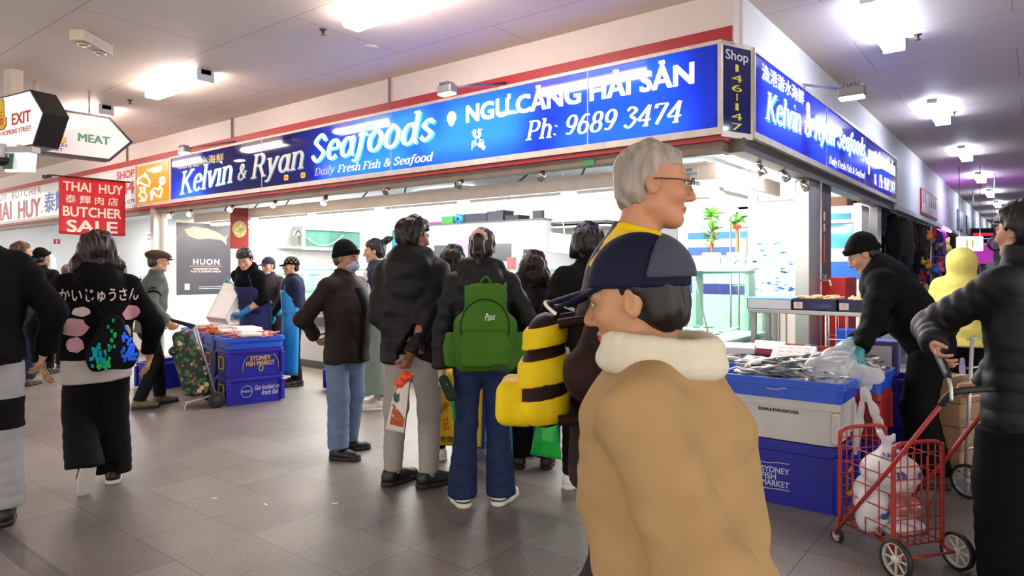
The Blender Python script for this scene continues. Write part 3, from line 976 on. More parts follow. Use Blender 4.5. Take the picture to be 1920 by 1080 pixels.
# MEAT sign: faces the side aisle, arrow to the right
MX = hy(160, 262, -1.92).x
def mp(px, py): return hx(px, py, MX)
meat = empty('arrow_sign', 'white arrow-shaped hanging sign reading MEAT in green with black edging', 'sign', (MX, -2.0, 2.6))
y0, yk, yt = -2.46, mp(206, 260).y, mp(250, 262).y
zt, zb, zm = 2.99 , 2.42, 2.705
zt = mp(206, 219).z; zb = mp(209, 303).z; zm = (zt + zb) / 2
wm = meat.location
outer = [(y0, zb), (yk, zb), (yt, zm), (yk, zt), (y0, zt)]
ins = 0.03
inner = [(y0 + ins, zb + ins), (yk - ins * 0.4, zb + ins), (yt - ins * 1.5, zm), (yk - ins * 0.4, zt - ins), (y0 + ins, zt - ins)]
MB().prism(outer, lambda a, b, t: Vector((t, a, b)) - wm, MX - 0.14, MX).build('box', M_boxblack, meat)
MB().prism(inner, lambda a, b, t: Vector((t, a, b)) - wm, MX - 0.001, MX + 0.004).build('face', M_meatwhite, meat)
UY = Vector((0, 1, 0)); NX = Vector((1, 0, 0))
def mtext(body, bl, br, tl, m, bold=0.03):
 o, r, t = mp(*bl), mp(*br), mp(*tl)
 text(body, Vector((MX + 0.004, o.y, o.z)), UY, V_UP, r.y - o.y, t.z - o.z, m, meat, bold=bold)
mtext('MEAT', (146, 264.5), (206, 269), (146, 249), M_green, 0.035)
lc = mp(112, 268)
logo(Vector((MX + 0.004, lc.y, lc.z - 0.0)), UY, NX, 0.19, meat)
c = mp(127, 277)
text('FOOTSCRAY', Vector((MX + 0.004, c.y - 0.33, c.z)), UY, V_UP, 0.33, 0.035, M_black, meat, bold=0.02)
text('MARKET', Vector((MX + 0.004, c.y - 0.3, c.z - 0.05)), UY, V_UP, 0.25, 0.035, M_black, meat, bold=0.02)
MB().tube([Vector((MX - 0.07, -2.4, zt)) - wm, Vector((MX - 0.07, -2.4, CEIL)) - wm], 0.03, 10).build('hanger', mat('cream_pole', '#c9bba8', 0.5), meat)
MB().tube([Vector((MX - 0.07, yk - 0.2, zt)) - wm, Vector((MX - 0.07, yk - 0.2, CEIL)) - wm], 0.012, 8).build('hanger', mat('cream_pole', '#c9bba8', 0.5), meat)
# EXIT sign: faces the front aisle, thick lit box with arrow end
EY = -2.72
def ep(px, py): return hy(px, py, EY)
ex = empty('arrow_sign', 'thick lit arrow box hanging at the left edge reading EXIT TO HOPKINS STREET in red', 'sign', (ep(30, 220).x, EY, 2.7))
we = ex.location
xk = ep(57, 220).x
xt = xk + 0.26
x0 = xk - 0.8
ex.location = (xk, EY, 2.7); we = Vector(ex.location)
zt, zb = ep(57, 168).z, ep(62, 272).z
zm = (zt + zb) / 2 + 0.02
outer = [(x0, zb), (xk + 0.05, zb), (xt, zm), (xk, zt), (x0, zt)]
MB().prism(outer, lambda a, b, t: Vector((a, t, b)) - we, EY, EY + 0.24).build('box', M_boxblack, ex)
q = 0.016
MB().prism([(x0 + q, zb + q), (xk + 0.05 - q * 0.5, zb + q), (xt - q * 1.3, zm), (xk - q * 0.5, zt - q), (x0 + q, zt - q)], lambda a, b, t: Vector((a, t, b)) - we, EY - 0.004, EY + 0.001).build('face', M_signwhite, ex)
hz = zt - zb
for body, a0, a1, b0, b1, bd in (('EXIT', -0.37, 0.02, 0.43, 0.64, 0.03), ('TO HOPKINS STREET', -0.72, 0.03, 0.27, 0.36, 0.02)):
 text(body, Vector((xk + a0, EY - 0.004, zb + hz * b0)), U_F, V_UP, a1 - a0, hz * (b1 - b0), M_ored, ex, bold=bd)
logo(Vector((xk - 0.58, EY - 0.004, zb + hz * 0.4)), U_F, Vector((0, -1, 0)), hz * 0.55, ex)
MB().box(Vector((xk - 0.68, EY + 0.05, zt)) - we, Vector((xk - 0.52, EY + 0.17, CEIL)) - we).build('hanger', mat('cream_pole', '#c9bba8', 0.5), ex)
ex.rotation_euler = (0, 0, R(8))
# running man exit lamp below it
p = at(38, 306, 6.8)
rm = empty('exit_lamp', 'small white hanging exit lamp with a green running figure under the EXIT box', 'exit sign', (p.x, p.y, p.z + 0.11), R(35))
MB().box((-0.17, -0.06, -0.01), (0.17, 0.06, 0.05), bev=0.008).build('housing', mat('grey_housing', '#b8b4b0', 0.5), rm)
MB().prism([(-0.05, 0), (0.05, 0), (0.025, -0.2), (-0.025, -0.2)], lambda a, b, t: Vector((t, a, b)), -0.14, 0.14).build('diffuser', mat('exit_lamp_white', '#e8f0ee', 0.3, emit=0.6), rm)
gp = MB().prism([(-0.12, -0.02), (-0.02, -0.02), (-0.02, -0.18), (-0.12, -0.18)], lambda a, b, t: Vector((a, -0.052 - b * 0.125 * -1 + t - 0.0, b)), -0.004, 0.0).build('pictogram', mat('exit_green', '#3f6f5c', 0.4), rm)
mb = MB()
yy = -0.056
for a, b in (((-0.07, -0.06), (-0.075, -0.11)), ((-0.075, -0.11), (-0.05, -0.13)), ((-0.075, -0.11), (-0.1, -0.15)), ((-0.072, -0.075), (-0.05, -0.09)), ((-0.072, -0.075), (-0.095, -0.085))):
 mb.tube([Vector((a[0], yy + a[1] * 0.125 * -1 - 0.012, a[1])), Vector((b[0], yy + b[1] * 0.125 * -1 - 0.012, b[1]))], 0.006, 6)
mb.lathe([(0.001, -0.012), (0.012, 0), (0.001, 0.012)], (-0.068, yy - 0.012, -0.045), 10)
mb.build('running_figure', mat('exit_white', '#ffffff', 0.4), rm)
MB().tube([(0, 0, 0.05), (0, 0, zb - p.z - 0.11)], 0.03, 8).build('hanger', M_fit, rm)
p = at(6, 303, 6.75)
e = empty('ceiling_camera', 'black dome camera at the left edge below the EXIT box', 'camera', (p.x, p.y, p.z))
MB().lathe([(0.002, -0.05), (0.05, -0.035), (0.07, 0), (0.07, 0.03), (0.02, 0.04)], seg=18).build('dome', mat('dark_dome', '#201c1a', 0.1), e)
MB().tube([(0, 0, 0.035), (0, 0, zb - p.z)], 0.03, 8).build('hanger', M_fit, e)

# ------------------------------------------------------------------ red THAI HUY banner
BX = -10.3
ya, yb = hx(110, 330, BX).y, hx(235, 342, BX).y
zt, zb = 2.80, 1.89
zt = hx(172, 335, BX).z; zb = hx(172, 440, BX).z
ban = empty('hanging_banner', 'red cloth banner reading THAI HUY BUTCHER SALE in white, hanging from the fascia', 'banner', (BX, (ya + yb) / 2, zb))
wb = ban.location
vv, ff = [], []
nx, nz = 24, 16
for i in range(nx + 1):
 for j in range(nz + 1):
  t, s = i / nx, j / nz
  vv.append((0.012 * math.sin(5 * t * PI + s * 2) * (1 - s * 0.5), ya + (yb - ya) * t - wb.y, (zb + (zt - zb) * s) - wb.z - 0.012 * math.sin(PI * t)))
for i in range(nx):
 for j in range(nz):
  a = i * (nz + 1) + j
  ff.append((a, a + nz + 1, a + nz + 2, a + 1))
cloth = np_mesh('cloth', vv, ff, mat('red_banner_cloth', '#c8202a', 0.55, bump=0.05, bscale=60), ban)
md = cloth.modifiers.new('thickness', 'SOLIDIFY'); md.thickness = 0.003; md.offset = -1
M_bt = mat('banner_white', '#f2ece6', 0.6)
def btext(body, bl, br, tl, bold, spacing=1.0):
 o, r, t = hx(*bl, BX), hx(*br, BX), hx(*tl, BX)
 ob = text(body, Vector((BX + 0.016, o.y, o.z)), UY, V_UP, r.y - o.y, t.z - o.z, M_bt, ban, bold=bold, spacing=spacing, lift=0.0)
 project(ob, cloth, (-1, 0, 0), 0.002, 2)
btext('THAI  HUY', (118, 357), (230, 369), (118, 339), 0.025)
btext('泰 輝 肉 店', (122, 380), (221, 389), (122, 364), 0.012)
btext('BUTCHER', (117, 405), (227, 413), (117, 385.5), 0.025)
btext('SALE', (124, 434.5), (220, 439), (124, 411.5), 0.025)
MB().tube([Vector((BX, ya - 0.03, zt)) - wb, Vector((BX, 0.0, zt)) - wb], 0.012, 8).build('rod', M_black, ban)
e = empty('security_camera', 'small black camera on the outer end of the banner rod', 'camera', (BX, ya - 0.14, zt - 0.02))
MB().tube([(0, 0.11, 0.02), (0, 0.02, 0.01)], 0.012, 8).build('bracket', M_black, e)
MB().tube([(0.0, 0.03, 0), (0.06, -0.08, -0.03)], [0.03, 0.034], 12).build('body', M_black, e)

# ------------------------------------------------------------------ butcher's fascia sign
bs = empty('shop_sign', 'white fascia sign with red THAI HUY and blue characters behind the red banner', 'sign', (-14.5, 0, 2.45))
w2 = bs.location
xr = hy(254, 350, FY).x
boxo('frame', Vector((-20, -0.08, 2.445)) - w2, Vector((xr, 0.0, 3.16)) - w2, M_alu, bs)
boxo('panel', Vector((-19.95, -0.085, 2.5)) - w2, Vector((xr - 0.01, -0.08, 3.12)) - w2, mat('butcher_sign_white', '#d9d7d8', 0.12, emit=0.12, coat=0.5), bs)
M_bred = mat('butcher_red', '#c04048', 0.4)
M_bblue = mat('butcher_blue', '#3a7ad6', 0.4)
def bst(body, bl, br, tl, m, bold=0.0, spacing=1.0):
 o, r, t = hy(*bl, FY), hy(*br, FY), hy(*tl, FY)
 text(body, Vector((o.x, FY, o.z)), U_F, V_UP, r.x - o.x, t.z - o.z, m, bs, bold=bold, spacing=spacing)
bst('THAI', (-22, 417), (21.5, 413), (-22, 385), M_bred, 0.02)
bst('HUY', (34, 411), (76, 406), (34, 378), M_bred, 0.03)
bst('泰輝肉店', (83, 400), (172, 388), (83, 362), M_bblue, 0.02)
bst('THAI  HUY  BUTCHER', (-40, 385), (77, 366), (-40, 374), M_bred, 0.0, 1.3)
bst('SHOP', (219, 338), (252.5, 332), (219, 323), M_bred, 0.03)
bst('144', (219, 367), (252.5, 362), (219, 344), M_bred, 0.03)
bst('9346 079', (219, 386), (252.5, 381), (219, 377), M_black, 0.01)
bst('•', (75.5, 399), (80, 398), (75.5, 396), M_logo_y, 0.05)
# orange seafood sign
os_ = empty('picture_sign', 'orange light sign with white fish and shellfish drawings left of the blue sign', 'sign', (-9.4, 0, 2.45))
w3 = os_.location
xa, xb = hy(256, 350, FY).x, -8.92
boxo('frame', Vector((xa - 0.01, -0.08, 2.445)) - w3, Vector((xb, 0.0, 3.16)) - w3, M_alu, os_)
boxo('panel', Vector((xa, -0.085, 2.5)) - w3, Vector((xb - 0.02, -0.08, 3.12)) - w3, mat('orange_print', '#f08a1e', 0.25, emit=0.45, var=0.12, vscale=5), os_)
def dr(pts, closed=False, r=0.012, m=L_full):
 MB().tube([hy(px, py, FY - 0.003) - w3 for px, py in pts], r, 6, closed=closed).build('drawing', m, os_)
dr([(260, 335), (266, 330), (275, 331), (281, 340), (279, 349), (271, 347), (263, 342), (258, 345), (259, 337)], True)
dr([(268, 330), (272, 325), (276, 331)], True)
dr([(301, 335), (307, 333), (308, 342), (304, 345), (300, 341)], True, 0.02)
dr([(262, 352), (266, 360), (260, 366), (268, 372), (263, 377), (272, 376), (275, 366), (270, 360), (272, 352)], True)
dr([(284, 375), (283, 360), (290, 352), (297, 356), (300, 348), (304, 357), (300, 370), (293, 367), (288, 360)], True)
dr([(277, 320), (290, 316), (303, 313), (300, 319), (288, 322)], True, 0.02)
# ================================================================== figures
# signed-distance modelling: shapes are blended into one field, then skinned as one continuous surface
def unit(v):
 v = np.asarray(v, dtype=float)
 n = np.linalg.norm(v)
 return v / n if n > 1e-9 else v
def V3(*a):
 return np.array(a, dtype=float)
class Field:
 def __init__(s):
  s.ops = []
 def _push(s, lo, hi, fn, k, sub=False):
  s.ops.append((np.minimum(lo, hi), np.maximum(lo, hi), fn, k, sub))
  return s
 def cap(s, a, b, ra, rb=None, k=0.02, flat=None, rip=None, sub=False):
  """tapered capsule; flat = (normal, factor) squeezes it; rip = (amplitude, ridges per metre, kind)"""
  a = np.asarray(a, float); b = np.asarray(b, float)
  rb = ra if rb is None else rb
  m = max(ra, rb) * 1.1 + (rip[0] if rip else 0)
  if flat is not None:
   fnv = unit(flat[0]); ff = flat[1]
  ab = b - a
  L2 = max(float(ab @ ab), 1e-9)
  Ln = math.sqrt(L2)
  def fn(X, Y, Z):
   px, py, pz = X - a[0], Y - a[1], Z - a[2]
   t = np.clip((px * ab[0] + py * ab[1] + pz * ab[2]) / L2, 0, 1)
   r = ra + (rb - ra) * t
   if rip:
    if rip[2] == 'puff':
     r = r + rip[0] * (np.abs(np.sin(PI * rip[1] * t * Ln)) - 0.6)
    else:
     w = 6.0 * (px * 1.3 + py) + 3 * np.sin(9 * pz + 5 * px)
     r = r + rip[0] * np.sin(2 * PI * rip[1] * t * Ln + w)
   px = px - t * ab[0]; py = py - t * ab[1]; pz = pz - t * ab[2]
   if flat is not None:
    q = (px * fnv[0] + py * fnv[1] + pz * fnv[2]) * (1 / ff - 1)
    px = px + q * fnv[0]; py = py + q * fnv[1]; pz = pz + q * fnv[2]
   return np.sqrt(px * px + py * py + pz * pz) - r
  return s._push(np.minimum(a, b) - m, np.maximum(a, b) + m, fn, k, sub)
 def ell(s, c, r, Rm=None, k=0.02, sub=False):
  c = np.asarray(c, float); r = np.asarray(r, float)
  Rm = np.eye(3) if Rm is None else np.asarray(Rm)
  ext = np.abs(Rm) @ r
  def fn(X, Y, Z):
   px, py, pz = X - c[0], Y - c[1], Z - c[2]
   u = px * Rm[0, 0] + py * Rm[1, 0] + pz * Rm[2, 0]
   v = px * Rm[0, 1] + py * Rm[1, 1] + pz * Rm[2, 1]
   w = px * Rm[0, 2] + py * Rm[1, 2] + pz * Rm[2, 2]
   k0 = np.sqrt((u / r[0]) ** 2 + (v / r[1]) ** 2 + (w / r[2]) ** 2)
   k1 = np.sqrt((u / r[0] ** 2) ** 2 + (v / r[1] ** 2) ** 2 + (w / r[2] ** 2) ** 2) + 1e-9
   return k0 * (k0 - 1) / k1
  return s._push(c - ext, c + ext, fn, k, sub)
 def box(s, c, h, Rm=None, rnd=0.01, k=0.01, sub=False):
  c = np.asarray(c, float); h = np.asarray(h, float)
  Rm = np.eye(3) if Rm is None else np.asarray(Rm)
  ext = np.abs(Rm) @ h
  def fn(X, Y, Z):
   px, py, pz = X - c[0], Y - c[1], Z - c[2]
   q = []
   for i in range(3):
    q.append(np.abs(px * Rm[0, i] + py * Rm[1, i] + pz * Rm[2, i]) - h[i] + rnd)
   out = np.sqrt(np.maximum(q[0], 0) ** 2 + np.maximum(q[1], 0) ** 2 + np.maximum(q[2], 0) ** 2)
   return out + np.minimum(np.maximum(q[0], np.maximum(q[1], q[2])), 0) - rnd
  return s._push(c - ext, c + ext, fn, k, sub)
 def cut(s, p, n, k=0.006, reach=None):
  """remove everything on the side of the plane that n points to"""
  p = np.asarray(p, float); n = unit(n)
  def fn(X, Y, Z):
   return -((X - p[0]) * n[0] + (Y - p[1]) * n[1] + (Z - p[2]) * n[2])
  if reach is None:
   lo = V3(-9, -9, -9); hi = V3(9, 9, 9)
  else:
   lo = p - reach; hi = p + reach
  return s._push(lo, hi, fn, k, True)
 def mesh(s, vox):
  lo = np.min([o[0] for o in s.ops if not o[4]], axis=0) - 3 * vox - 0.01
  hi = np.max([o[1] for o in s.ops if not o[4]], axis=0) + 3 * vox + 0.01
  n = np.ceil((hi - lo) / vox).astype(int) + 1
  D = np.full(n, 1.0, dtype=np.float32)
  ax = [(lo[i] + vox * np.arange(n[i])).astype(np.float32) for i in range(3)]
  for (l, h, fn, k, sub) in s.ops:
   pad = k * 1.2 + 2.5 * vox
   i0 = np.maximum(np.floor((l - pad - lo) / vox).astype(int), 0)
   i1 = np.minimum(np.ceil((h + pad - lo) / vox).astype(int) + 1, n)
   if np.any(i1 <= i0):
    continue
   sl = tuple(slice(i0[i], i1[i]) for i in range(3))
   X = ax[0][sl[0]][:, None, None]; Y = ax[1][sl[1]][None, :, None]; Z = ax[2][sl[2]][None, None, :]
   d = fn(X, Y, Z).astype(np.float32)
   old = D[sl]
   d = np.broadcast_to(d, old.shape)
   if sub:
    a_, b_ = old, -d
    h_ = np.clip(0.5 - 0.5 * (a_ - b_) / k, 0, 1)
    D[sl] = a_ * (1 - h_) + b_ * h_ + k * h_ * (1 - h_)
   else:
    h_ = np.clip(0.5 + 0.5 * (old - d) / k, 0, 1)
    D[sl] = old * (1 - h_) + d * h_ - k * h_ * (1 - h_)
  return surface_nets(D, lo, vox)
CORN = [(0, 0, 0), (1, 0, 0), (0, 1, 0), (1, 1, 0), (0, 0, 1), (1, 0, 1), (0, 1, 1), (1, 1, 1)]
EDG = [(0, 1), (2, 3), (4, 5), (6, 7), (0, 2), (1, 3), (4, 6), (5, 7), (0, 4), (1, 5), (2, 6), (3, 7)]
def surface_nets(D, lo, vox):
 S = D < 0
 nx, ny, nz = D.shape
 cnt = np.zeros((nx - 1, ny - 1, nz - 1), dtype=np.int8)
 for c in CORN:
  cnt += S[c[0]:nx - 1 + c[0], c[1]:ny - 1 + c[1], c[2]:nz - 1 + c[2]]
 act = (cnt > 0) & (cnt < 8)
 I = np.argwhere(act)
 vid = np.full(act.shape, -1, dtype=np.int32)
 vid[act] = np.arange(len(I))
 cv = np.stack([D[I[:, 0] + c[0], I[:, 1] + c[1], I[:, 2] + c[2]] for c in CORN], 1)
 acc = np.zeros((len(I), 3)); m = np.zeros(len(I))
 for a, b in EDG:
  va, vb = cv[:, a], cv[:, b]
  x = (va < 0) != (vb < 0)
  t = np.where(x, va / np.where(np.abs(va - vb) < 1e-9, 1, va - vb), 0)
  pa = np.array(CORN[a], float); pb = np.array(CORN[b], float)
  acc += np.where(x[:, None], pa + (pb - pa) * t[:, None], 0)
  m += x
 P = (I + acc / m[:, None]) * vox + lo
 F = []
 for axis in range(3):
  u, v = [(1, 2), (2, 0), (0, 1)][axis]
  sl0 = [slice(None)] * 3; sl1 = [slice(None)] * 3
  sl0[axis] = slice(0, -1); sl1[axis] = slice(1, None)
  a_ = S[tuple(sl0)]; b_ = S[tuple(sl1)]
  E = np.argwhere(a_ != b_)
  ok = (E[:, u] > 0) & (E[:, v] > 0) & (E[:, u] < D.shape[u] - 1) & (E[:, v] < D.shape[v] - 1)
  E = E[ok]
  inside = a_[E[:, 0], E[:, 1], E[:, 2]]
  du = np.zeros(3, int); dv = np.zeros(3, int)
  du[u] = 1; dv[v] = 1
  q = [vid[tuple((E - du - dv).T)], vid[tuple((E - dv).T)], vid[tuple(E.T)], vid[tuple((E - du).T)]]
  Q = np.stack(q, 1)
  Q[~inside] = Q[~inside][:, ::-1]
  F.append(Q)
 F = np.concatenate(F, 0)
 F = F[(F >= 0).all(1)]
 return P, F
def normals(P, F):
 n = np.cross(P[F[:, 2]] - P[F[:, 0]], P[F[:, 3]] - P[F[:, 1]])
 N = np.zeros_like(P)
 for i in range(4):
  for c in range(3):
   N[:, c] += np.bincount(F[:, i], n[:, c], len(P))
 return N / (np.linalg.norm(N, axis=1)[:, None] + 1e-12)
def smooth(P, F, it=1, lam=0.5):
 for _ in range(it):
  acc = np.zeros_like(P); cn = np.zeros(len(P))
  for i in range(4):
   a, b = F[:, i], F[:, (i + 1) % 4]
   for c in range(3):
    acc[:, c] += np.bincount(a, P[b, c], len(P)) + np.bincount(b, P[a, c], len(P))
   cn += np.bincount(a, minlength=len(P)) + np.bincount(b, minlength=len(P))
  P = P + lam * (acc / np.maximum(cn, 1)[:, None] - P)
 return P
def wobble(P, freq, seed, stretch=(1, 1, 1), n=14):
 """cheap smooth noise: a sum of waves in random directions"""
 g = np.random.default_rng(seed)
 Q = P * np.asarray(stretch)
 Q = Q + 0.35 / freq * np.sin(Q[:, [1, 2, 0]] * freq * 0.6 + g.uniform(0, 6, 3))
 out = np.zeros(len(P))
 for i in range(n):
  d = unit(g.normal(size=3)) * freq * g.uniform(0.6, 1.7)
  out += np.sin(Q @ d + g.uniform(0, 6.28))
 return out / math.sqrt(n)

_skin = {}
def skin_mat():
 if 's' not in _skin:
  m = mat('skin', '#c99a7c', 0.5, attr=True, bump=0.06, bscale=180, spec=0.35)
  b = m.node_tree.nodes['Principled BSDF']
  b.inputs['Subsurface Weight'].default_value = 0.08
  b.inputs['Subsurface Radius'].default_value = (0.01, 0.004, 0.002)
  _skin['s'] = m
 return _skin['s']
def cloth(name, col, rough=0.85, bump=0.12, bscale=160, var=0.1, vscale=7, sheen=0.0, spec=0.12):
 return mat(name, col, rough, bump=bump, bscale=bscale, var=var, vscale=vscale, sheen=sheen, spec=spec)
def hair_mat(name, col):
 return mat(name, col, 0.42, bump=0.35, bscale=90, stretch=(1, 1, 0.12), var=0.25, vscale=60, spec=0.4)

def rot3(yaw=0, pitch=0, roll=0):
 """head/hat frames: yaw turns left (+), pitch nods down (+), roll tilts"""
 return np.array(Matrix.Rotation(R(yaw), 3, 'Z') @ Matrix.Rotation(-R(pitch), 3, 'X') @ Matrix.Rotation(R(roll), 3, 'Y'))

def head_field(F, o, Rm, s, female=False, old=False):
 T = lambda x, y, z: o + Rm @ V3(x * s, y * s, z * s)
 E = lambda c, r, k=0.012, sub=False, R2=None: F.ell(T(*c), V3(*r) * s, Rm if R2 is None else Rm @ R2, k * s, sub)
 C = lambda a, b, ra, rb, k=0.012, sub=False: F.cap(T(*a), T(*b), ra * s, rb * s, k * s, sub=sub)
 E((0, -0.014, 0.03), (0.075, 0.094, 0.085), 0.02)
 E((0, 0.022, -0.03), (0.06, 0.062, 0.078), 0.03)
 for x in (-1, 1):
  C((0.055 * x, -0.005, -0.06), (0.018 * x, 0.056, -0.094), 0.021, 0.018, 0.025)
  E((0.044 * x, 0.052, -0.026), (0.022, 0.022, 0.022), 0.025)
  E((0.031 * x, 0.094, 0.003), (0.019, 0.014, 0.0105), 0.012, True)
  E((0.0305 * x, 0.072, 0.002), (0.014, 0.0125, 0.0115), 0.004)
  C((0.016 * x, 0.084, 0.019), (0.044 * x, 0.072, 0.02), 0.0095, 0.008, 0.014)
  ear = rot3(yaw=-18 * x)
  E((0.077 * x, -0.012, -0.004), (0.0085, 0.019, 0.031), 0.008, False, ear)
  E((0.083 * x, -0.006, 0.0), (0.004, 0.009, 0.017), 0.004, True, ear)
  E((0.0125 * x, 0.089, -0.037), (0.0085, 0.0095, 0.0075), 0.008)
 E((0, 0.055, -0.097), (0.026, 0.024, 0.018), 0.02)
 C((0, 0.082, 0.012), (0, 0.103, -0.03), 0.0075, 0.0115, 0.012)
 E((0, 0.1, -0.034), (0.012, 0.011, 0.0095), 0.008)
 E((0, 0.079, -0.062), (0.023, 0.011, 0.0055), 0.006)
 E((0, 0.077, -0.072), (0.02, 0.011, 0.006), 0.006)
 return T
def face_colours(P, o, Rm, s, skin, cols, lips=True, brow='#1c1410', beard=0.0, iris='#20120a', makeup=0.0):
 Q = ((P - o) @ Rm) / s
 x, y, z = Q[:, 0], Q[:, 1], Q[:, 2]
 ax_ = np.abs(x)
 front = y > 0.05
 sk = np.array(lin(skin))
 def blend(mask, c, a):
  cols[mask] = cols[mask] * (1 - a) + np.array(c) * a
 inhead = (z > -0.13) & (z < 0.13) & (np.abs(x) < 0.11) & (np.abs(y) < 0.13)
 blend(inhead & (((ax_ - 0.045) ** 2 + (z + 0.025) ** 2) < 0.0006) & front, sk * np.array([1.1, 0.8, 0.78]), 0.35)
 blend(inhead & (np.abs(x) < 0.02) & (y > 0.092) & (z < -0.02), sk * np.array([1.1, 0.8, 0.76]), 0.35)
 if beard:
  blend(inhead & front & (z < -0.045) & (z > -0.12) & ~((ax_ < 0.024) & (np.abs(z + 0.067) < 0.011)), np.array(lin('#2a211c')), beard)
 if lips:
  blend(inhead & (ax_ < 0.024) & (np.abs(z + 0.067) < 0.0115 * (1 - (ax_ / 0.03) ** 2)) & (y > 0.07), sk * np.array([0.9, 0.5, 0.5]), 0.7)
  blend(inhead & (ax_ < 0.022) & (np.abs(z + 0.0665) < 0.0022) & (y > 0.07), sk * np.array([0.25, 0.12, 0.12]), 0.8)
 ew = ((ax_ - 0.0305) / 0.0135) ** 2 + ((z - 0.002) / 0.0068) ** 2
 blend(inhead & (y > 0.06) & (ew < 1.45) & (ew >= 1), np.array(lin('#1a100c')), 0.75)
 blend(inhead & (y > 0.06) & (ew < 1), np.array((0.75, 0.72, 0.7)), 1)
 blend(inhead & (y > 0.06) & (((ax_ - 0.0305) ** 2 + (z - 0.002) ** 2) < 0.0062 ** 2), np.array(lin(iris)), 1)
 br = inhead & (ax_ > 0.013) & (ax_ < 0.05) & (np.abs(z - (0.0225 + 0.05 * (ax_ - 0.03) * (ax_ < 0.03))) < 0.0045) & (y > 0.05)
 blend(br, np.array(lin(brow)), 0.8)
def hand_field(F, w, d, n, t, s=1.0, curl=0.5, grow=0.0, spread=0.09, k=0.006, thumb=0.6, fingers=None):
 """w wrist, d along the hand, n out of the palm side, t towards the thumb"""
 d = unit(d); n = unit(n - d * (n @ d)); t = unit(t - d * (t @ d) - n * (t @ n))
 g = grow
 F.cap(w, w + d * 0.03 * s, 0.026 * s + g, 0.029 * s + g, 0.01, flat=(n, 0.72))
 for q in (-0.024, -0.008, 0.009, 0.024):
  F.cap(w + d * 0.022 * s + t * q * 0.6 * s, w + d * 0.086 * s + t * q * 1.15 * s, 0.0165 * s + g, 0.0135 * s + g, 0.012, flat=(n, 0.8))
 lens = (0.072, 0.081, 0.075, 0.058)
 for i in range(4):
  q = 0.031 - 0.0207 * i
  p = w + d * (0.086 - 0.003 * abs(i - 1.3)) * s + t * q * s
  ang = 0
  cu = curl if fingers is None else fingers[i]
  fd0 = unit(d + t * spread * (1.5 - i))
  r = (0.0086, 0.0089, 0.0085, 0.0077)[i]
  for j, (fr, ca) in enumerate(((0.46, 0.62), (0.31, 0.95), (0.23, 0.65))):
   ang += cu * ca * 1.25
   fd = fd0 * math.cos(ang) + n * math.sin(ang)
   e = p + fd * lens[i] * fr * s
   F.cap(p, e, (r - 0.0006 * j) * s + g, (r - 0.0006 * (j + 1)) * s + g, k * 0.6)
   p = e
 p = w + d * 0.024 * s + t * 0.021 * s
 fd = unit(d * 0.62 + t * 0.75 + n * 0.35 * thumb)
 e = p + fd * 0.046 * s
 F.cap(p, e, 0.0145 * s + g, 0.011 * s + g, 0.012)
 fd = unit(d * 0.85 + t * (0.4 - 0.5 * curl * thumb) + n * (0.25 + 0.7 * curl * thumb))
 e2 = e + fd * 0.034 * s
 F.cap(e, e2, 0.0105 * s + g, 0.0092 * s + g, k)
 fd = unit(d * 0.8 + t * (0.25 - 0.8 * curl * thumb) + n * (0.3 + 0.8 * curl * thumb))
 F.cap(e2, e2 + fd * 0.026 * s, 0.0094 * s + g, 0.0075 * s + g, k)

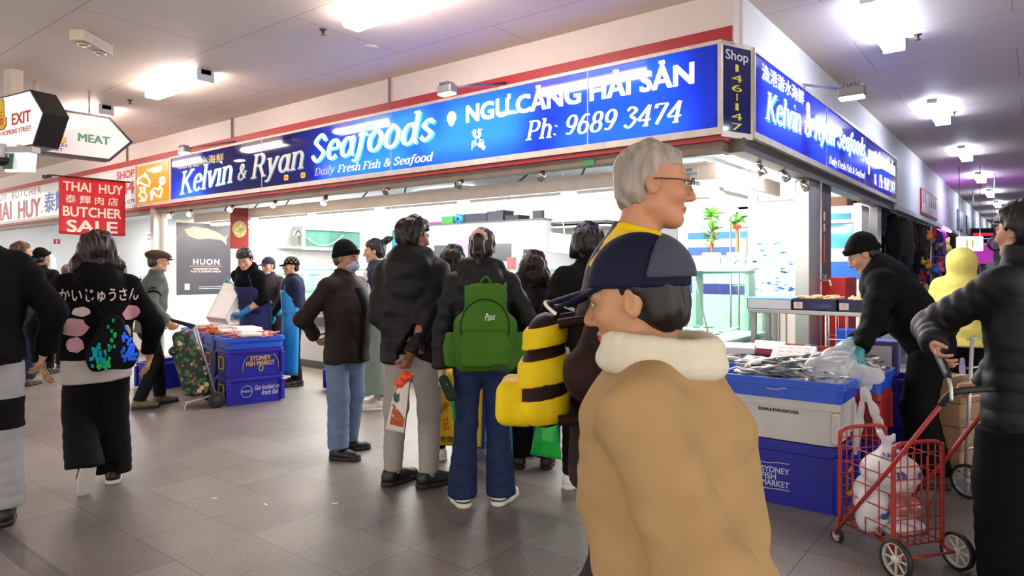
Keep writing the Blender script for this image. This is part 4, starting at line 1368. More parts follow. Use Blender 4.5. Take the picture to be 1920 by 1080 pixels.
def person(name, label, loc, rz, H, skin='#c99a7c', pose=None, top=None, legs=None, shoes=None, hair=None, head=None, vox=0.0055, gloves=None, build=1.0, category='person', z0=0.0):
 """a standing or walking figure; local +Y is forward, +X its right hand"""
 s = H / 1.72
 po = dict(lean=0, twist=0, hip=(0, 0, 0.93), hipyaw=0, yaw=0, pitch=0, roll=0, headoff=(0, 0, 0),
    elR=(0.27, -0.03, 1.14), wrR=(0.29, 0.06, 0.9), elL=(-0.27, -0.03, 1.14), wrL=(-0.29, 0.06, 0.9),
    knR=(0.1, 0.02, 0.5), anR=(0.11, -0.02, 0.085), knL=(-0.1, 0.02, 0.5), anL=(-0.11, -0.02, 0.085),
    toeR=8, toeL=-8, pitR=0, pitL=0, curlR=0.45, curlL=0.45, sho=0.165, spine=0.5, side=0)
 po.update(pose or {})
 ca, sa = math.cos(R(rz)), math.sin(R(rz))
 def v(q):
  if len(q) == 4 and q[0] == 'w':          # a spot in the place, brought into the figure's own frame
   p = at(q[1], q[2], q[3]) - Vector((loc[0], loc[1], z0))
   return V3(p.x * ca + p.y * sa, -p.x * sa + p.y * ca, p.z)
  return np.asarray(q, float) * s
 w = build
 root = empty(name, label, category, (loc[0], loc[1], z0), R(rz))
 P0 = v(po['hip'])
 ln = R(po['lean']); sd = R(po['side'])
 up = unit(V3(math.sin(sd), math.sin(ln), math.cos(ln) * math.cos(sd)))
 N = P0 + up * po['spine'] * s
 tw = R(po['twist'])
 acr = unit(V3(math.cos(tw), math.sin(tw), 0) - up * (V3(math.cos(tw), math.sin(tw), 0) @ up))
 fwd = np.cross(up, acr)
 hw = R(po['hipyaw'])
 hac = V3(math.cos(hw), math.sin(hw), 0)
 SR = N + acr * po['sho'] * w ** 0.5 * s - up * 0.055 * s
 SL = N - acr * po['sho'] * w ** 0.5 * s - up * 0.055 * s
 Rh = rot3(po['yaw'], po['pitch'], po['roll'])
 neckdir = unit(up * 0.6 + V3(0, 0, 1) * 0.7)
 Ho = N + neckdir * 0.075 * s + Rh @ V3(0, 0.018, 0.095) * s + v(po['headoff'])
 def arm(S_, sd_, sg):
  W_ = v(po['wr' + sd_])
  if not (pose and 'wr' + sd_ in pose and 'el' + sd_ not in pose):
   return (S_, v(po['el' + sd_]), W_)
  l1, l2 = 0.285 * s, 0.258 * s
  D = W_ - S_
  dist = np.linalg.norm(D)
  if dist > (l1 + l2) * 0.995:
   W_ = S_ + D * ((l1 + l2) * 0.995 / dist); D = W_ - S_; dist = np.linalg.norm(D)
  a_ = (l1 * l1 - l2 * l2 + dist * dist) / (2 * dist)
  h_ = math.sqrt(max(l1 * l1 - a_ * a_, 0))
  hint = V3(*po.get('hint' + sd_, (sg * 0.6, -0.7, -0.5)))
  dn = unit(D)
  hint = unit(hint - dn * (hint @ dn))
  return (S_, S_ + dn * a_ + hint * h_, W_)
 A = dict(R=arm(SR, 'R', 1), L=arm(SL, 'L', -1))
 HR, HL = P0 + hac * 0.088 * s, P0 - hac * 0.088 * s
 Lg = dict(R=(HR, v(po['knR']), v(po['anR'])), L=(HL, v(po['knL']), v(po['anL'])))
 hd = dict(sex='m', old=False, lips=True, beard=0, brow='#17100d')
 hd.update(head or {})
 top = dict(top or {}); legs = dict(legs or {}); shoes = dict(shoes or {})
 # ---------------- the body
 F = Field()
 thin = 0.72
 F.cap(P0 - up * 0.02 * s, P0 + up * 0.2 * s, 0.105 * s, 0.095 * s, 0.05, flat=(np.cross(acr, up), 0.7))
 F.cap(P0 + up * 0.2 * s, N - up * 0.12 * s, 0.095 * s, 0.115 * s, 0.05, flat=(np.cross(acr, up), 0.65))
 F.cap(SL + acr * 0.02 * s, SR - acr * 0.02 * s, 0.04 * s, 0.04 * s, 0.05)
 for sd_, (S_, E_, W_) in A.items():
  F.cap(S_, E_, 0.04 * s, 0.036 * s, 0.03)
  F.cap(E_, E_ + (W_ - E_) * 0.4, 0.036 * s, 0.039 * s, 0.02)
  F.cap(E_ + (W_ - E_) * 0.4, W_, 0.039 * s, 0.0255 * s, 0.02)
 for sd_, (H_, K_, N_) in Lg.items():
  F.cap(H_, K_, 0.072 * s * thin, 0.052 * s * thin, 0.04)
  F.cap(K_, N_, 0.052 * s * thin, 0.036 * s * thin, 0.03)
 F.cap(N - up * 0.03 * s, N + up * 0.01 * s, 0.064 * s, 0.057 * s, 0.04)
 nk = 0.05 if hd['sex'] == 'f' else 0.057
 F.cap(N + up * 0.01 * s, Ho + Rh @ V3(0, -0.022, -0.055) * s, nk * s, nk * 0.96 * s, 0.03)
 head_field(F, Ho, Rh, s)
 hands = {}
 for sd_, sg in (('R', 1), ('L', -1)):
  S_, E_, W_ = A[sd_]
  d = po.get('hd' + sd_)
  d = unit(W_ - E_) if d is None else unit(V3(*d))
  n = po.get('pn' + sd_)
  n = V3(-sg, 0.25, 0) if n is None else V3(*n)
  n = unit(n - d * (n @ d))
  t = np.cross(d, n) * (-sg)
  th = po.get('th' + sd_)
  if th is not None:
   t = V3(*th)
  hands[sd_] = (W_, d, n, t)
  hand_field(F, W_, d, n, t, s, po['curl' + sd_], fingers=po.get('fg' + sd_))
 Pv, Fc = F.mesh(vox)
 Pv = smooth(Pv, Fc, 1, 0.25)
 cols = np.tile(np.array(lin(skin)), (len(Pv), 1))
 cols *= (1 + 0.05 * wobble(Pv, 60, 3))[:, None]
 face_colours(Pv, Ho, Rh, s, skin, cols, hd['lips'], hd['brow'], hd['beard'])
 body = np_mesh('body', Pv, Fc, skin_mat(), root, True, np.clip(cols, 0, 1))
 H_T = lambda x, y, z: Ho + Rh @ V3(x, y, z) * s
 out = dict(root=root, body=body, s=s, P0=P0, N=N, up=up, acr=acr, fwd=fwd, A=A, Lg=Lg, Ho=Ho, Rh=Rh, T=H_T, hands=hands)
 # ---------------- trousers
 cvox = legs.get('vox', 0.009)
 if legs.get('kind', 'trousers') == 'trousers':
  F = Field()
  rt, rk, ra = legs.get('r', (0.092, 0.07, 0.062))
  wr = legs.get('wr', 0.0014)
  waist = P0 + up * legs.get('waist', min(0.1, top.get('hem', -0.06) + 0.05) if top and not top.get('under') else 0.06) * s
  F.cap(P0 - hac * 0.05 * w * s, P0 + hac * 0.05 * w * s, 0.097 * w ** 0.5 * s, None, 0.05)
  F.cap(P0 - V3(0, 0.024 * s, 0.035 * s) - hac * 0.05 * s, P0 - V3(0, 0.024 * s, 0.035 * s) + hac * 0.05 * s, 0.092 * w ** 0.5 * s, None, 0.05)
  F.cap(P0 - up * 0.03 * s, waist, 0.142 * w * s, 0.138 * w * s, 0.05, flat=(np.cross(hac, V3(0, 0, 1)), 0.72))
  for sd_, (H_, K_, N_) in Lg.items():
   e = N_ + unit(N_ - K_) * legs.get('drop', 0.0) * s
   F.cap(H_, K_, rt * s, rk * s, 0.03, rip=(wr * s, 9, 'w'))
   F.cap(K_, e, rk * s, ra * s, 0.03, rip=(wr * 1.3 * s, 13, 'w'))
   nn = unit(N_ - K_)
   nn = unit(nn * 0.4 + V3(0, 0, -1))
   F.cut(e - nn * 0.005, nn, 0.006, reach=0.16 * s)
  F.cut(waist, up, 0.01, reach=0.25 * s)
  Pv, Fc = F.mesh(cvox)
  Pv = smooth(Pv, Fc, 2, 0.4)
  Pv = Pv + normals(Pv, Fc) * (wobble(Pv, 26, 11, (1, 1, 0.6)) * legs.get('fold', 0.0022) * s)[:, None]
  out['legs'] = np_mesh('trousers', Pv, Fc, legs['mat'], root)
  if legs.get('cuff'):
   for sd_, (H_, K_, N_) in Lg.items():
    F = Field()
    d = unit(N_ - K_)
    F.cap(N_ - d * 0.015, N_ + d * 0.02, ra * 0.88 * s, ra * 0.8 * s, 0.01)
    Pv, Fc = F.mesh(0.007)
    np_mesh('ankle_cuff', Pv, Fc, legs['mat'], out['legs'])
 elif legs['kind'] == 'skirt':
  F = Field()
  b = P0.copy(); b[2] = legs['hem'] * s
  b = b + v(legs.get('shift', (0, 0, 0)))
  F.cap(P0 + up * 0.12 * s, P0 - up * 0.1 * s, 0.14 * w * s, 0.19 * w * s, 0.04, flat=(V3(0, 1, 0), 0.78))
  F.cap(P0 - up * 0.1 * s, b, 0.19 * w * s, legs.get('flare', 0.24) * s, 0.04, flat=(V3(0, 1, 0), 0.78))
  F.cut(b, V3(0, 0, -1), 0.006)
  F.cut(P0 + up * 0.14 * s, up, 0.006, reach=0.3)
  Pv, Fc = F.mesh(cvox)
  nrm = normals(Pv, Fc)
  a = np.arctan2(Pv[:, 0] - P0[0], Pv[:, 1] - P0[1])
  fall = np.clip((P0[2] - Pv[:, 2]) / (P0[2] - b[2]), 0, 1)
  Pv = Pv + nrm * ((np.sin(a * 9 + 1.5 * np.sin(a * 2)) * 0.012 * fall + wobble(Pv, 22, 5, (1, 1, 0.4)) * 0.003) * s)[:, None]
  out['legs'] = np_mesh(legs.get('name', 'skirt'), Pv, Fc, legs['mat'], root)
 # ---------------- shoes
 for sd_ in ('R', 'L'):
  H_, K_, N_ = Lg[sd_]
  a = R(po['toe' + sd_]); pt = R(po['pit' + sd_])
  fd = V3(math.sin(a) * math.cos(pt), math.cos(a) * math.cos(pt), -math.sin(pt))
  sd = V3(math.cos(a), -math.sin(a), 0)
  un = np.cross(sd, fd)
  z = shoes.get('size', 1.0) * s
  c = N_ - un * 0.085 * s
  F = Field()
  hgt = shoes.get('high', 0.0)
  F.cap(c + un * 0.048 * z - fd * 0.03 * z, c + un * 0.046 * z + fd * 0.06 * z, 0.042 * z, 0.045 * z, 0.03, flat=(un, 0.95))
  F.cap(c + un * 0.044 * z + fd * 0.06 * z, c + un * 0.036 * z + fd * 0.15 * z, 0.045 * z, 0.042 * z, 0.03, flat=(un, 0.75))
  F.cap(c + un * 0.05 * z - fd * 0.025 * z, c + un * (0.095 + hgt) * z - fd * 0.015 * z, 0.04 * z, 0.043 * z, 0.03)
  F.cut(c + un * 0.012 * z, -un, 0.004)
  F.cut(c + un * (0.1 + hgt) * z, unit(un - fd * 0.15), 0.006)
  Pv, Fc = F.mesh(0.0055)
  Pv = smooth(Pv, Fc, 1, 0.4)
  sh = np_mesh('shoe', Pv, Fc, shoes['mat'], root)
  F = Field()
  F.cap(c - fd * 0.032 * z + un * 0.016 * z, c + fd * 0.06 * z + un * 0.016 * z, 0.048 * z, 0.049 * z, 0.02)
  F.cap(c + fd * 0.06 * z + un * 0.016 * z, c + fd * 0.15 * z + un * 0.016 * z, 0.049 * z, 0.046 * z, 0.02)
  th = shoes.get('sole_h', 0.028)
  F.cut(c + un * (th + 0.001) * z, un, 0.004); F.cut(c, -un, 0.004)
  Pv, Fc = F.mesh(0.0055)
  np_mesh('sole', Pv, Fc, shoes.get('sole', shoes['mat']), sh)
  if shoes.get('trim'):
   for q in range(3):
    mb = MB()
    pts = []
    for j in range(7):
     u_ = -1 + 2 * j / 6
     x = 0.05 + 0.028 * q
     pts.append(c + fd * (x + 0.012 * abs(u_)) * z + sd * u_ * 0.043 * z + un * (0.082 - 0.010 * q - 0.035 * u_ * u_) * z)
    mb.tube(pts, 0.0042 * z, 6).build('shoe_stripe', shoes['trim'], sh)
  out['shoe' + sd_] = sh
  out.setdefault('foot', {})[sd_] = (c, fd, sd, un, z)
 # ---------------- jacket / top
 if top:
  F = Field()
  kind = top.get('kind', 'jacket')
  hem = top.get('hem', -0.06)
  r0, r1, r2 = top.get('r', (0.188, 0.172, 0.178))
  flat = top.get('flat', 0.75)
  fn = np.cross(acr, up)
  rip = (top.get('puff', 0.009) * s, top.get('ridges', 11), 'puff') if kind == 'puffer' else None
  hp = P0 + up * hem * s
  wp = P0 + up * 0.22 * s
  cp = N - up * 0.13 * s
  bl = fwd * top.get('belly', 0) * s
  F.cap(hp - up * 0.04 + bl * 0.5, wp + bl, r0 * w * s, r1 * w * s, 0.04, flat=(fn, flat), rip=rip)
  F.cap(wp + bl, cp, r1 * w * s, r2 * w * s, 0.05, flat=(fn, flat), rip=rip)
  F.cap(cp, N - up * 0.045 * s, r2 * w * s * 0.9, 0.075 * w * s, 0.06, flat=(fn, 0.8))
  sr = top.get('sl', (0.07, 0.06, 0.048))
  F.cap(SL + acr * 0.02 * s, SR - acr * 0.02 * s, sr[0] * 0.82 * s, None, 0.06)
  if top.get('hunch'):
   F.ell(N - up * 0.07 * s - fwd * 0.06 * s, V3(0.12, 0.07, 0.1) * s, None, 0.06)
  for sd_, (S_, E_, W_) in A.items():
   srip = (top.get('puff', 0.009) * 0.8 * s, 15, 'puff') if kind == 'puffer' else (0.0018 * s, 12, 'w')
   cut = top.get('sleeve', 1.0)
   e = E_ + (W_ - E_) * cut
   F.cap(S_, E_, sr[0] * s, sr[1] * s, 0.035, rip=srip)
   if top.get('sleeveless'):
    continue
   F.cap(E_, e, sr[1] * s, sr[2] * s, 0.03, rip=srip)
   d = unit(W_ - E_)
   F.cut(e + d * 0.012 * s, d, 0.005, reach=0.06 * s)
  if kind != 'crew':
   ch = top.get('collar', 0.065)
   nd = unit(Ho + Rh @ V3(0, -0.022, -0.055) * s - N)
   F.cap(N - up * 0.03 * s, N + nd * ch * s, 0.088 * s, 0.074 * s, 0.03)
   F.cut(N + nd * (ch + 0.015) * s, nd, 0.006, reach=0.12 * s)
  if top.get('hood'):
   hs = top['hood'] * s
   pts = []
   for j in range(9):
    a = R(-135 + 270 * j / 8)
    pts.append(N + up * (0.035 + 0.03 * math.cos(a)) * s + acr * math.sin(a) * 0.098 * s - fwd * (math.cos(a) * 0.075 + 0.01) * s)
   for j in range(8):
    F.cap(pts[j], pts[j + 1], 0.042 * hs, 0.042 * hs, 0.025)
   F.ell(N - fwd * 0.1 * s - up * 0.04 * s, V3(0.115, 0.062, 0.105) * hs, np.stack([acr, fwd, up], 1), 0.04)
  if top.get('hoodup'):
   F.ell(H_T(0, -0.03, 0.02), V3(0.135, 0.145, 0.145) * s, Rh, 0.05)
   F.cap(N - fwd * 0.02 * s, H_T(0, -0.04, -0.05), 0.11 * s, 0.11 * s, 0.05)
   F.ell(H_T(0, 0.13, -0.01), V3(0.072, 0.09, 0.1) * s, Rh, 0.02, True)
  F.cut(hp, -up, 0.008, reach=0.4 * s)
  Pv, Fc = F.mesh(top.get('vox', 0.009))
  Pv = smooth(Pv, Fc, 2, 0.4)
  nrm = normals(Pv, Fc)
  amp = top.get('fold', 0.004)
  Pv = Pv + nrm * ((wobble(Pv, 24, 21 + len(label), (1, 1, 1.5)) * amp + wobble(Pv, 60, 5, (1, 1, 1.6)) * amp * 0.35) * s)[:, None]
  out['top'] = np_mesh(top.get('name', 'jacket'), Pv, Fc, top['mat'], root)
  if top.get('zip'):
   pass
 if top.get('under'):
  um, uh = top['under']
  F = Field()
  q = P0 + up * uh * s
  F.cap(P0 + up * 0.06 * s, q - up * 0.05, 0.172 * w * s, 0.178 * w * s, 0.04, flat=(np.cross(hac, V3(0, 0, 1)), 0.76))
  F.cut(q, V3(0.06, 0, -1), 0.006); F.cut(P0 + up * 0.1 * s, up, 0.006)
  Pv, Fc = F.mesh(0.009)
  Pv = Pv + normals(Pv, Fc) * (wobble(Pv, 22, 2, (1, 1, 0.5)) * 0.004)[:, None]
  np_mesh('shirt', Pv, Fc, um, root)
 # ---------------- gloves
 if gloves:
  for sd_, gm in gloves.items():
   W_, d, n, t = hands[sd_]
   E_ = A[sd_][1]
   F = Field()
   hand_field(F, W_, d, n, t, s, po['curl' + sd_], grow=0.0045, fingers=po.get('fg' + sd_))
   F.cap(W_, W_ + (E_ - W_) * 0.32, 0.033 * s, 0.043 * s, 0.015)
   F.cut(W_ + (E_ - W_) * 0.32, E_ - W_, 0.004, reach=0.1)
   Pv, Fc = F.mesh(0.0055)
   np_mesh('glove', Pv, Fc, gm, root)
 # ---------------- hair
 if hair:
  hk = hair.get('kind', 'short')
  F = Field()
  T = H_T
  g = hair.get('thick', 0.012)
  def E(c, r, k=0.015, sub=False): F.ell(T(*c), V3(*r) * s, Rh, k * s, sub)
  def C(a, b, ra, rb, k=0.02, sub=False): F.cap(T(*a), T(*b), ra * s, rb * s, k * s, sub=sub)
  E((0, -0.016, 0.033), (0.077 + g, 0.096 + g, 0.087 + g), 0.02)
  if hk in ('short', 'tied'):
   E((0, -0.055, -0.025), (0.067 + g * 0.5, 0.05 + g * 0.6, 0.05), 0.03)
   F.box(T(0, 0.1, -0.06), V3(0.2, 0.082, 0.105) * s, Rh, 0.02 * s, 0.012 * s, True)
   F.box(T(0, 0.14, 0.0), V3(0.2, 0.075, hair.get('fringe', 0.06)) * s, Rh, 0.02 * s, 0.012 * s, True)
   for x in (-1, 1):
    E((0.088 * x, -0.006, -0.02), (0.028, 0.03, 0.036), 0.008, True)
   F.cut(T(0, 0, hair.get('nape', -0.062)), Rh @ V3(0, 0.35, -1), 0.01, reach=0.16 * s)
  if hk == 'tied':
   if hair.get('tail'):
    C((0, -0.1, 0.06), (0, -0.148, 0.04), 0.032, 0.026)
    C((0, -0.148, 0.04), (0, -0.15, -0.05), 0.028, 0.036)
    C((0, -0.15, -0.05), (0.0, -0.14, -0.16), 0.036, 0.018)
   if hair.get('bun'):
    C((0, -0.085, 0.075), (0, -0.15, 0.11), 0.028, 0.032)
    C((0, -0.14, 0.1), (0, -0.2, 0.12), 0.03, 0.016)
  if hk == 'long':
   L_ = hair.get('len', 0.18)
   wd = hair.get('wide', 0.06)
   for x in (-1, -0.5, 0, 0.5, 1):
    C((0.055 * x, -0.06 + 0.02 * abs(x), 0.03), (wd * x * 1.15, -0.085 + 0.04 * abs(x), -0.02 - L_ * 0.5), 0.05, 0.05, 0.03)
    C((wd * x * 1.15, -0.085 + 0.04 * abs(x), -0.02 - L_ * 0.5), (wd * x * 1.3, -0.085 + 0.05 * abs(x), -0.02 - L_), 0.05, 0.036, 0.03)
   for x in (-1, 1):
    C((0.075 * x, 0.01, 0.02), (0.088 * x, 0.012, -0.05 - L_ * 0.6), 0.032, 0.028, 0.03)
   F.box(T(0, 0.12, -0.09), V3(0.056, 0.09, 0.13) * s, Rh, 0.02 * s, 0.015 * s, True)
  Pv, Fc = F.mesh(hair.get('vox', 0.006))
  nrm = normals(Pv, Fc)
  cu_ = hair.get('curl', 0.0)
  Q = (Pv - Ho) @ Rh
  Pv = Pv + nrm * (wobble(Q, 150, 8, (1.6, 1.2, 0.35)) * 0.0034 * s + wobble(Q, 62, 9, (1, 1, 0.8)) * (0.003 + cu_) * s)[:, None]
  out['hair'] = np_mesh('hair', Pv, Fc, hair['mat'], root)
  if hair.get('tail') and hair.get('scrunchie'):
   mb = MB()
   ringp = []
   nn = Rh @ V3(0, -0.8, -0.45)
   c = T(0, -0.14, 0.05)
   u_ = unit(np.cross(nn, V3(0, 0, 1))); w_ = np.cross(unit(nn), u_)
   for j in range(28):
    a = 2 * PI * j / 28
    ringp.append(c + (u_ * math.cos(a) + w_ * math.sin(a)) * (0.036 + 0.004 * math.sin(a * 9)) * s)
   mb.tube(ringp, [0.014 * s * (1 + 0.2 * math.sin(j * 2.1)) for j in range(28)], 8, closed=True).build('scrunchie', hair['scrunchie'], out['hair'])
 return out

# hats, worn by a figure: children of it
def beanie(p, m, low=0.015, roll=True):
 F = Field(); s, T, Rh = p['s'], p['T'], p['Rh']
 F.ell(T(0, -0.014, 0.038), V3(0.089, 0.107, 0.098) * s, Rh, 0.02)
 F.ell(T(0, -0.035, 0.075), V3(0.07, 0.08, 0.075) * s, Rh, 0.04)
 F.cut(T(0, 0.0, low), Rh @ V3(0, 0.28, -1), 0.006)
 if roll:
  for j in range(24):
   pass
 Pv, Fc = F.mesh(0.006)
 Pv = Pv + normals(Pv, Fc) * (wobble((Pv - p['Ho']) @ Rh, 40, 4) * 0.0018 * s)[:, None]
 o = np_mesh('beanie', Pv, Fc, m, p['root'])
 F = Field()
 c = T(0, 0, low)
 pts = []
 for j in range(25):
  a = 2 * PI * j / 24
  x, y = 0.084 * math.cos(a), -0.014 + 0.103 * math.sin(a)
  pts.append(T(x, y, low + 0.28 * y + 0.012))
 for j in range(24):
  F.cap(pts[j], pts[j + 1], 0.011 * s, None, 0.006)
  q = [pts[j] + Rh @ V3(0, 0, 0.02 * s), pts[j + 1] + Rh @ V3(0, 0, 0.02 * s)]
  F.cap(q[0], q[1], 0.011 * s, None, 0.012)
 Pv, Fc = F.mesh(0.006)
 np_mesh('rolled_brim', Pv, Fc, m, o)
 return o
def cap_hat(p, m, visor_m=None, tilt=0, low=0.03, vis=0.075, crown=0.098):
 F = Field(); s, T, Rh = p['s'], p['T'], p['Rh']
 F.ell(T(0, -0.014, 0.035), V3(0.088, 0.106, crown) * s, Rh, 0.02)
 F.cut(T(0, 0, low), Rh @ V3(0, 0.1, -1), 0.005)
 Pv, Fc = F.mesh(0.0055)
 o = np_mesh('cap', Pv, Fc, m, p['root'])
 F = Field()
 for x in (-0.05, -0.025, 0, 0.025, 0.05):
  F.cap(T(x, 0.06, low + 0.012 - 0.5 * x * x * 8 * 0.5), T(x * 0.95, 0.105 + vis - 9 * x * x, low - 0.006 - 6 * x * x), 0.018 * s, 0.016 * s, 0.012, flat=(Rh @ V3(0, 0.1, 1), 0.28))
 Pv, Fc = F.mesh(0.0045)
 np_mesh('visor', Pv, Fc, visor_m or m, o)
 return o
def flat_cap(p, m):
 F = Field(); s, T, Rh = p['s'], p['T'], p['Rh']
 F.ell(T(0, -0.02, 0.062), V3(0.094, 0.118, 0.06) * s, Rh @ rot3(pitch=6), 0.02)
 F.ell(T(0, 0.05, 0.056), V3(0.078, 0.085, 0.042) * s, Rh @ rot3(pitch=14), 0.03)
 F.cut(T(0, 0, 0.028), Rh @ V3(0, 0.05, -1), 0.006)
 Pv, Fc = F.mesh(0.0055)
 Pv = Pv + normals(Pv, Fc) * (wobble((Pv - p['Ho']) @ Rh, 40, 4) * 0.0015 * s)[:, None]
 o = np_mesh('flat_cap', Pv, Fc, m, p['root'])
 F = Field()
 for x in (-0.05, -0.025, 0, 0.025, 0.05):
  F.cap(T(x, 0.07, 0.034), T(x, 0.142 - 8 * x * x, 0.022 - 5 * x * x), 0.016 * s, 0.014 * s, 0.012, flat=(Rh @ V3(0, 0.2, 1), 0.3))
 Pv, Fc = F.mesh(0.005)
 np_mesh('peak', Pv, Fc, m, o)
 return o
def glasses(p, m):
 s, T = p['s'], p['T']
 mb = MB()
 for x in (-1, 1):
  mb.tube([T(0.032 * x + 0.021 * math.cos(2 * PI * k / 14), 0.098, 0.0 + 0.016 * math.sin(2 * PI * k / 14)) for k in range(14)], 0.0018 * s, 5, closed=True)
  mb.tube([T(0.053 * x, 0.096, 0.004), T(0.082 * x, 0.05, 0.006), T(0.088 * x, -0.01, 0.006)], 0.0018 * s, 5)
 mb.tube([T(-0.011, 0.099, 0.004), T(0.011, 0.099, 0.004)], 0.0018 * s, 5)
 return mb.build('glasses', m, p['root'])
def face_mask(p, m, chin=False):
 F = Field(); s, T, Rh = p['s'], p['T'], p['Rh']
 dz = -0.045 if chin else 0.0
 F.ell(T(0, 0.05 + (-0.015 if chin else 0), -0.055 + dz), V3(0.062, 0.066 if not chin else 0.055, 0.05 if not chin else 0.026) * s, Rh, 0.02)
 F.cut(T(0, 0.035 if not chin else 0.02, 0), Rh @ V3(0, -1, 0), 0.006)
 Pv, Fc = F.mesh(0.005)
 Q = (Pv - p['Ho']) @ Rh
 Pv = Pv + normals(Pv, Fc) * (np.sin(Q[:, 2] / s * 420) * 0.0011 * s)[:, None]
 o = np_mesh('face_mask', Pv, Fc, m, p['root'])
 for x in (-1, 1):
  MB().tube([T(0.055 * x, 0.04, -0.035 + dz), T(0.08 * x, 0.0, -0.01), T(0.084 * x, -0.022, 0.0)], 0.0018 * s, 5).build('ear_loop', m, o)
 return o
# ================================================================== the people
FB = cloth('black_fabric', '#101012')
FB2 = cloth('black_jersey', '#0b0b0d', bump=0.08)
FNYL = cloth('black_nylon', '#0d0d0f', rough=0.6, spec=0.3)
FPUF = cloth('black_puffer_shell', '#0d0d10', rough=0.58, spec=0.3)
FNPUF = cloth('navy_black_puffer_shell', '#0c0d13', rough=0.6, spec=0.3)
FGREY = cloth('grey_marl_jersey', '#a39d97', var=0.08, vscale=120)
FDENIM = cloth('dark_denim', '#24304f', var=0.2, vscale=18)
FLDEN = cloth('washed_denim', '#6f83a3', var=0.16, vscale=9)
FCHAR = cloth('charcoal_trousers', '#1a191d')
FNAVY = cloth('navy_cotton', '#232841')
LEA = mat('black_shoe', '#141415', 0.45, bump=0.05)
RUB = mat('black_rubber', '#1b1b1c', 0.6)
WSOLE = mat('white_sole', '#dedad2', 0.5)
WSHOE = mat('white_shoe', '#dcd9d4', 0.5, bump=0.05)
HBLK = hair_mat('black_hair', '#15100f')
HDKB = hair_mat('dark_brown_hair', '#241712')
HBRN = hair_mat('brown_hair', '#4a3022')
HGRY = hair_mat('grey_hair', '#9a9087')
def who(name_label, px, depth, phi, H, **kw):
 d = ray(px, HY)
 p = CAM + d * depth
 rz = face_deg(d) + phi
 return person('person', name_label, (p.x, p.y), rz, H, **kw)
def band(o, mats, zs):
 """colour blocks sewn one above the other"""
 me = o.data
 for m in mats[1:]:
  me.materials.append(m)
 for p in me.polygons:
  z = p.center.z
  p.material_index = sum(1 for q in zs if z < q)

# --- left foreground
P_HOODIE = who('person walking away in a black hoodie with pink print and long dark hair', 182, 4.42, 6, 1.635, build=1.2,
 pose=dict(knL=(-0.1, 0.06, 0.5), anL=(-0.09, -0.2, 0.2), pitL=62, knR=(0.1, 0.04, 0.5), anR=(0.1, 0.03, 0.085), elL=(-0.33, -0.03, 1.1), wrL=(-0.31, 0.05, 0.86), elR=(0.34, -0.05, 1.1), wrR=(0.33, 0.05, 0.86), sho=0.175),
 top=dict(mat=FB2, hood=1.15, hem=-0.05, sl=(0.08, 0.07, 0.052), fold=0.004, under=(cloth('pale_grey_shirt', '#b9b1ab'), -0.2)),
 legs=dict(mat=FB, r=(0.112, 0.1, 0.112), drop=0.02, fold=0.005), shoes=dict(mat=LEA, sole=WSOLE),
 hair=dict(kind='long', mat=HDKB, len=0.13, wide=0.1, thick=0.036, curl=0.007), head=dict(sex='f'))
P_LEFT = who('person at the left edge in black sweater and banded grey track pants', -42, 3.7, 4, 1.8, build=1.12,
 pose=dict(elR=(0.33, -0.05, 1.12), wrR=(0.3, 0.06, 0.9)), top=dict(mat=FB2, hem=-0.08, sl=(0.078, 0.066, 0.055)),
 legs=dict(mat=cloth('grey_track', '#9fa0a2'), r=(0.12, 0.1, 0.09)), shoes=dict(mat=LEA), hair=dict(kind='short', mat=HBLK))
band(P_LEFT['legs'], [None, FB, cloth('grey_track_b', '#9fa0a2')], [0.70, 0.53])
# --- in front of the butcher
P_GREEN = who('bearded person with glasses in a dark green sweater and grey backpack near the left edge', 38, 8.2, -30, 1.745,
 pose=dict(yaw=-38), top=dict(mat=cloth('dark_green_knit', '#17352c'), hem=-0.06), legs=dict(mat=FNAVY), shoes=dict(mat=mat('brown_shoe', '#4a4038', 0.6), sole=RUB),
 hair=dict(kind='short', mat=HBRN), head=dict(beard=0.6), vox=0.007)
glasses(P_GREEN, M_black)
P_BLKJ = who('person in a black coat and black cap looking at the butcher counter', 77, 9.1, -28, 1.68, pose=dict(yaw=-25), top=dict(mat=FB, hem=-0.12), legs=dict(mat=FB), shoes=dict(mat=LEA), hair=dict(kind='short', mat=HBLK, thick=0.002), skin='#9a7358', vox=0.008)
beanie(P_BLKJ, FB2, 0.03)
P_PINK = who('short grey-brown haired person in a pink top, half hidden by the black hoodie', 127, 9.6, -10, 1.47, top=dict(mat=cloth('pink_knit', '#e5a0b4')), legs=dict(mat=FCHAR), shoes=dict(mat=LEA), hair=dict(kind='short', mat=hair_mat('ash_hair', '#5a4a42'), thick=0.02, nape=-0.08), vox=0.008)
P_FARL = who('black-haired person at the far left edge, mostly hidden', 3, 9.4, 0, 1.53, top=dict(mat=FCHAR), legs=dict(mat=FCHAR), shoes=dict(mat=LEA), hair=dict(kind='short', mat=HBLK), vox=0.008)
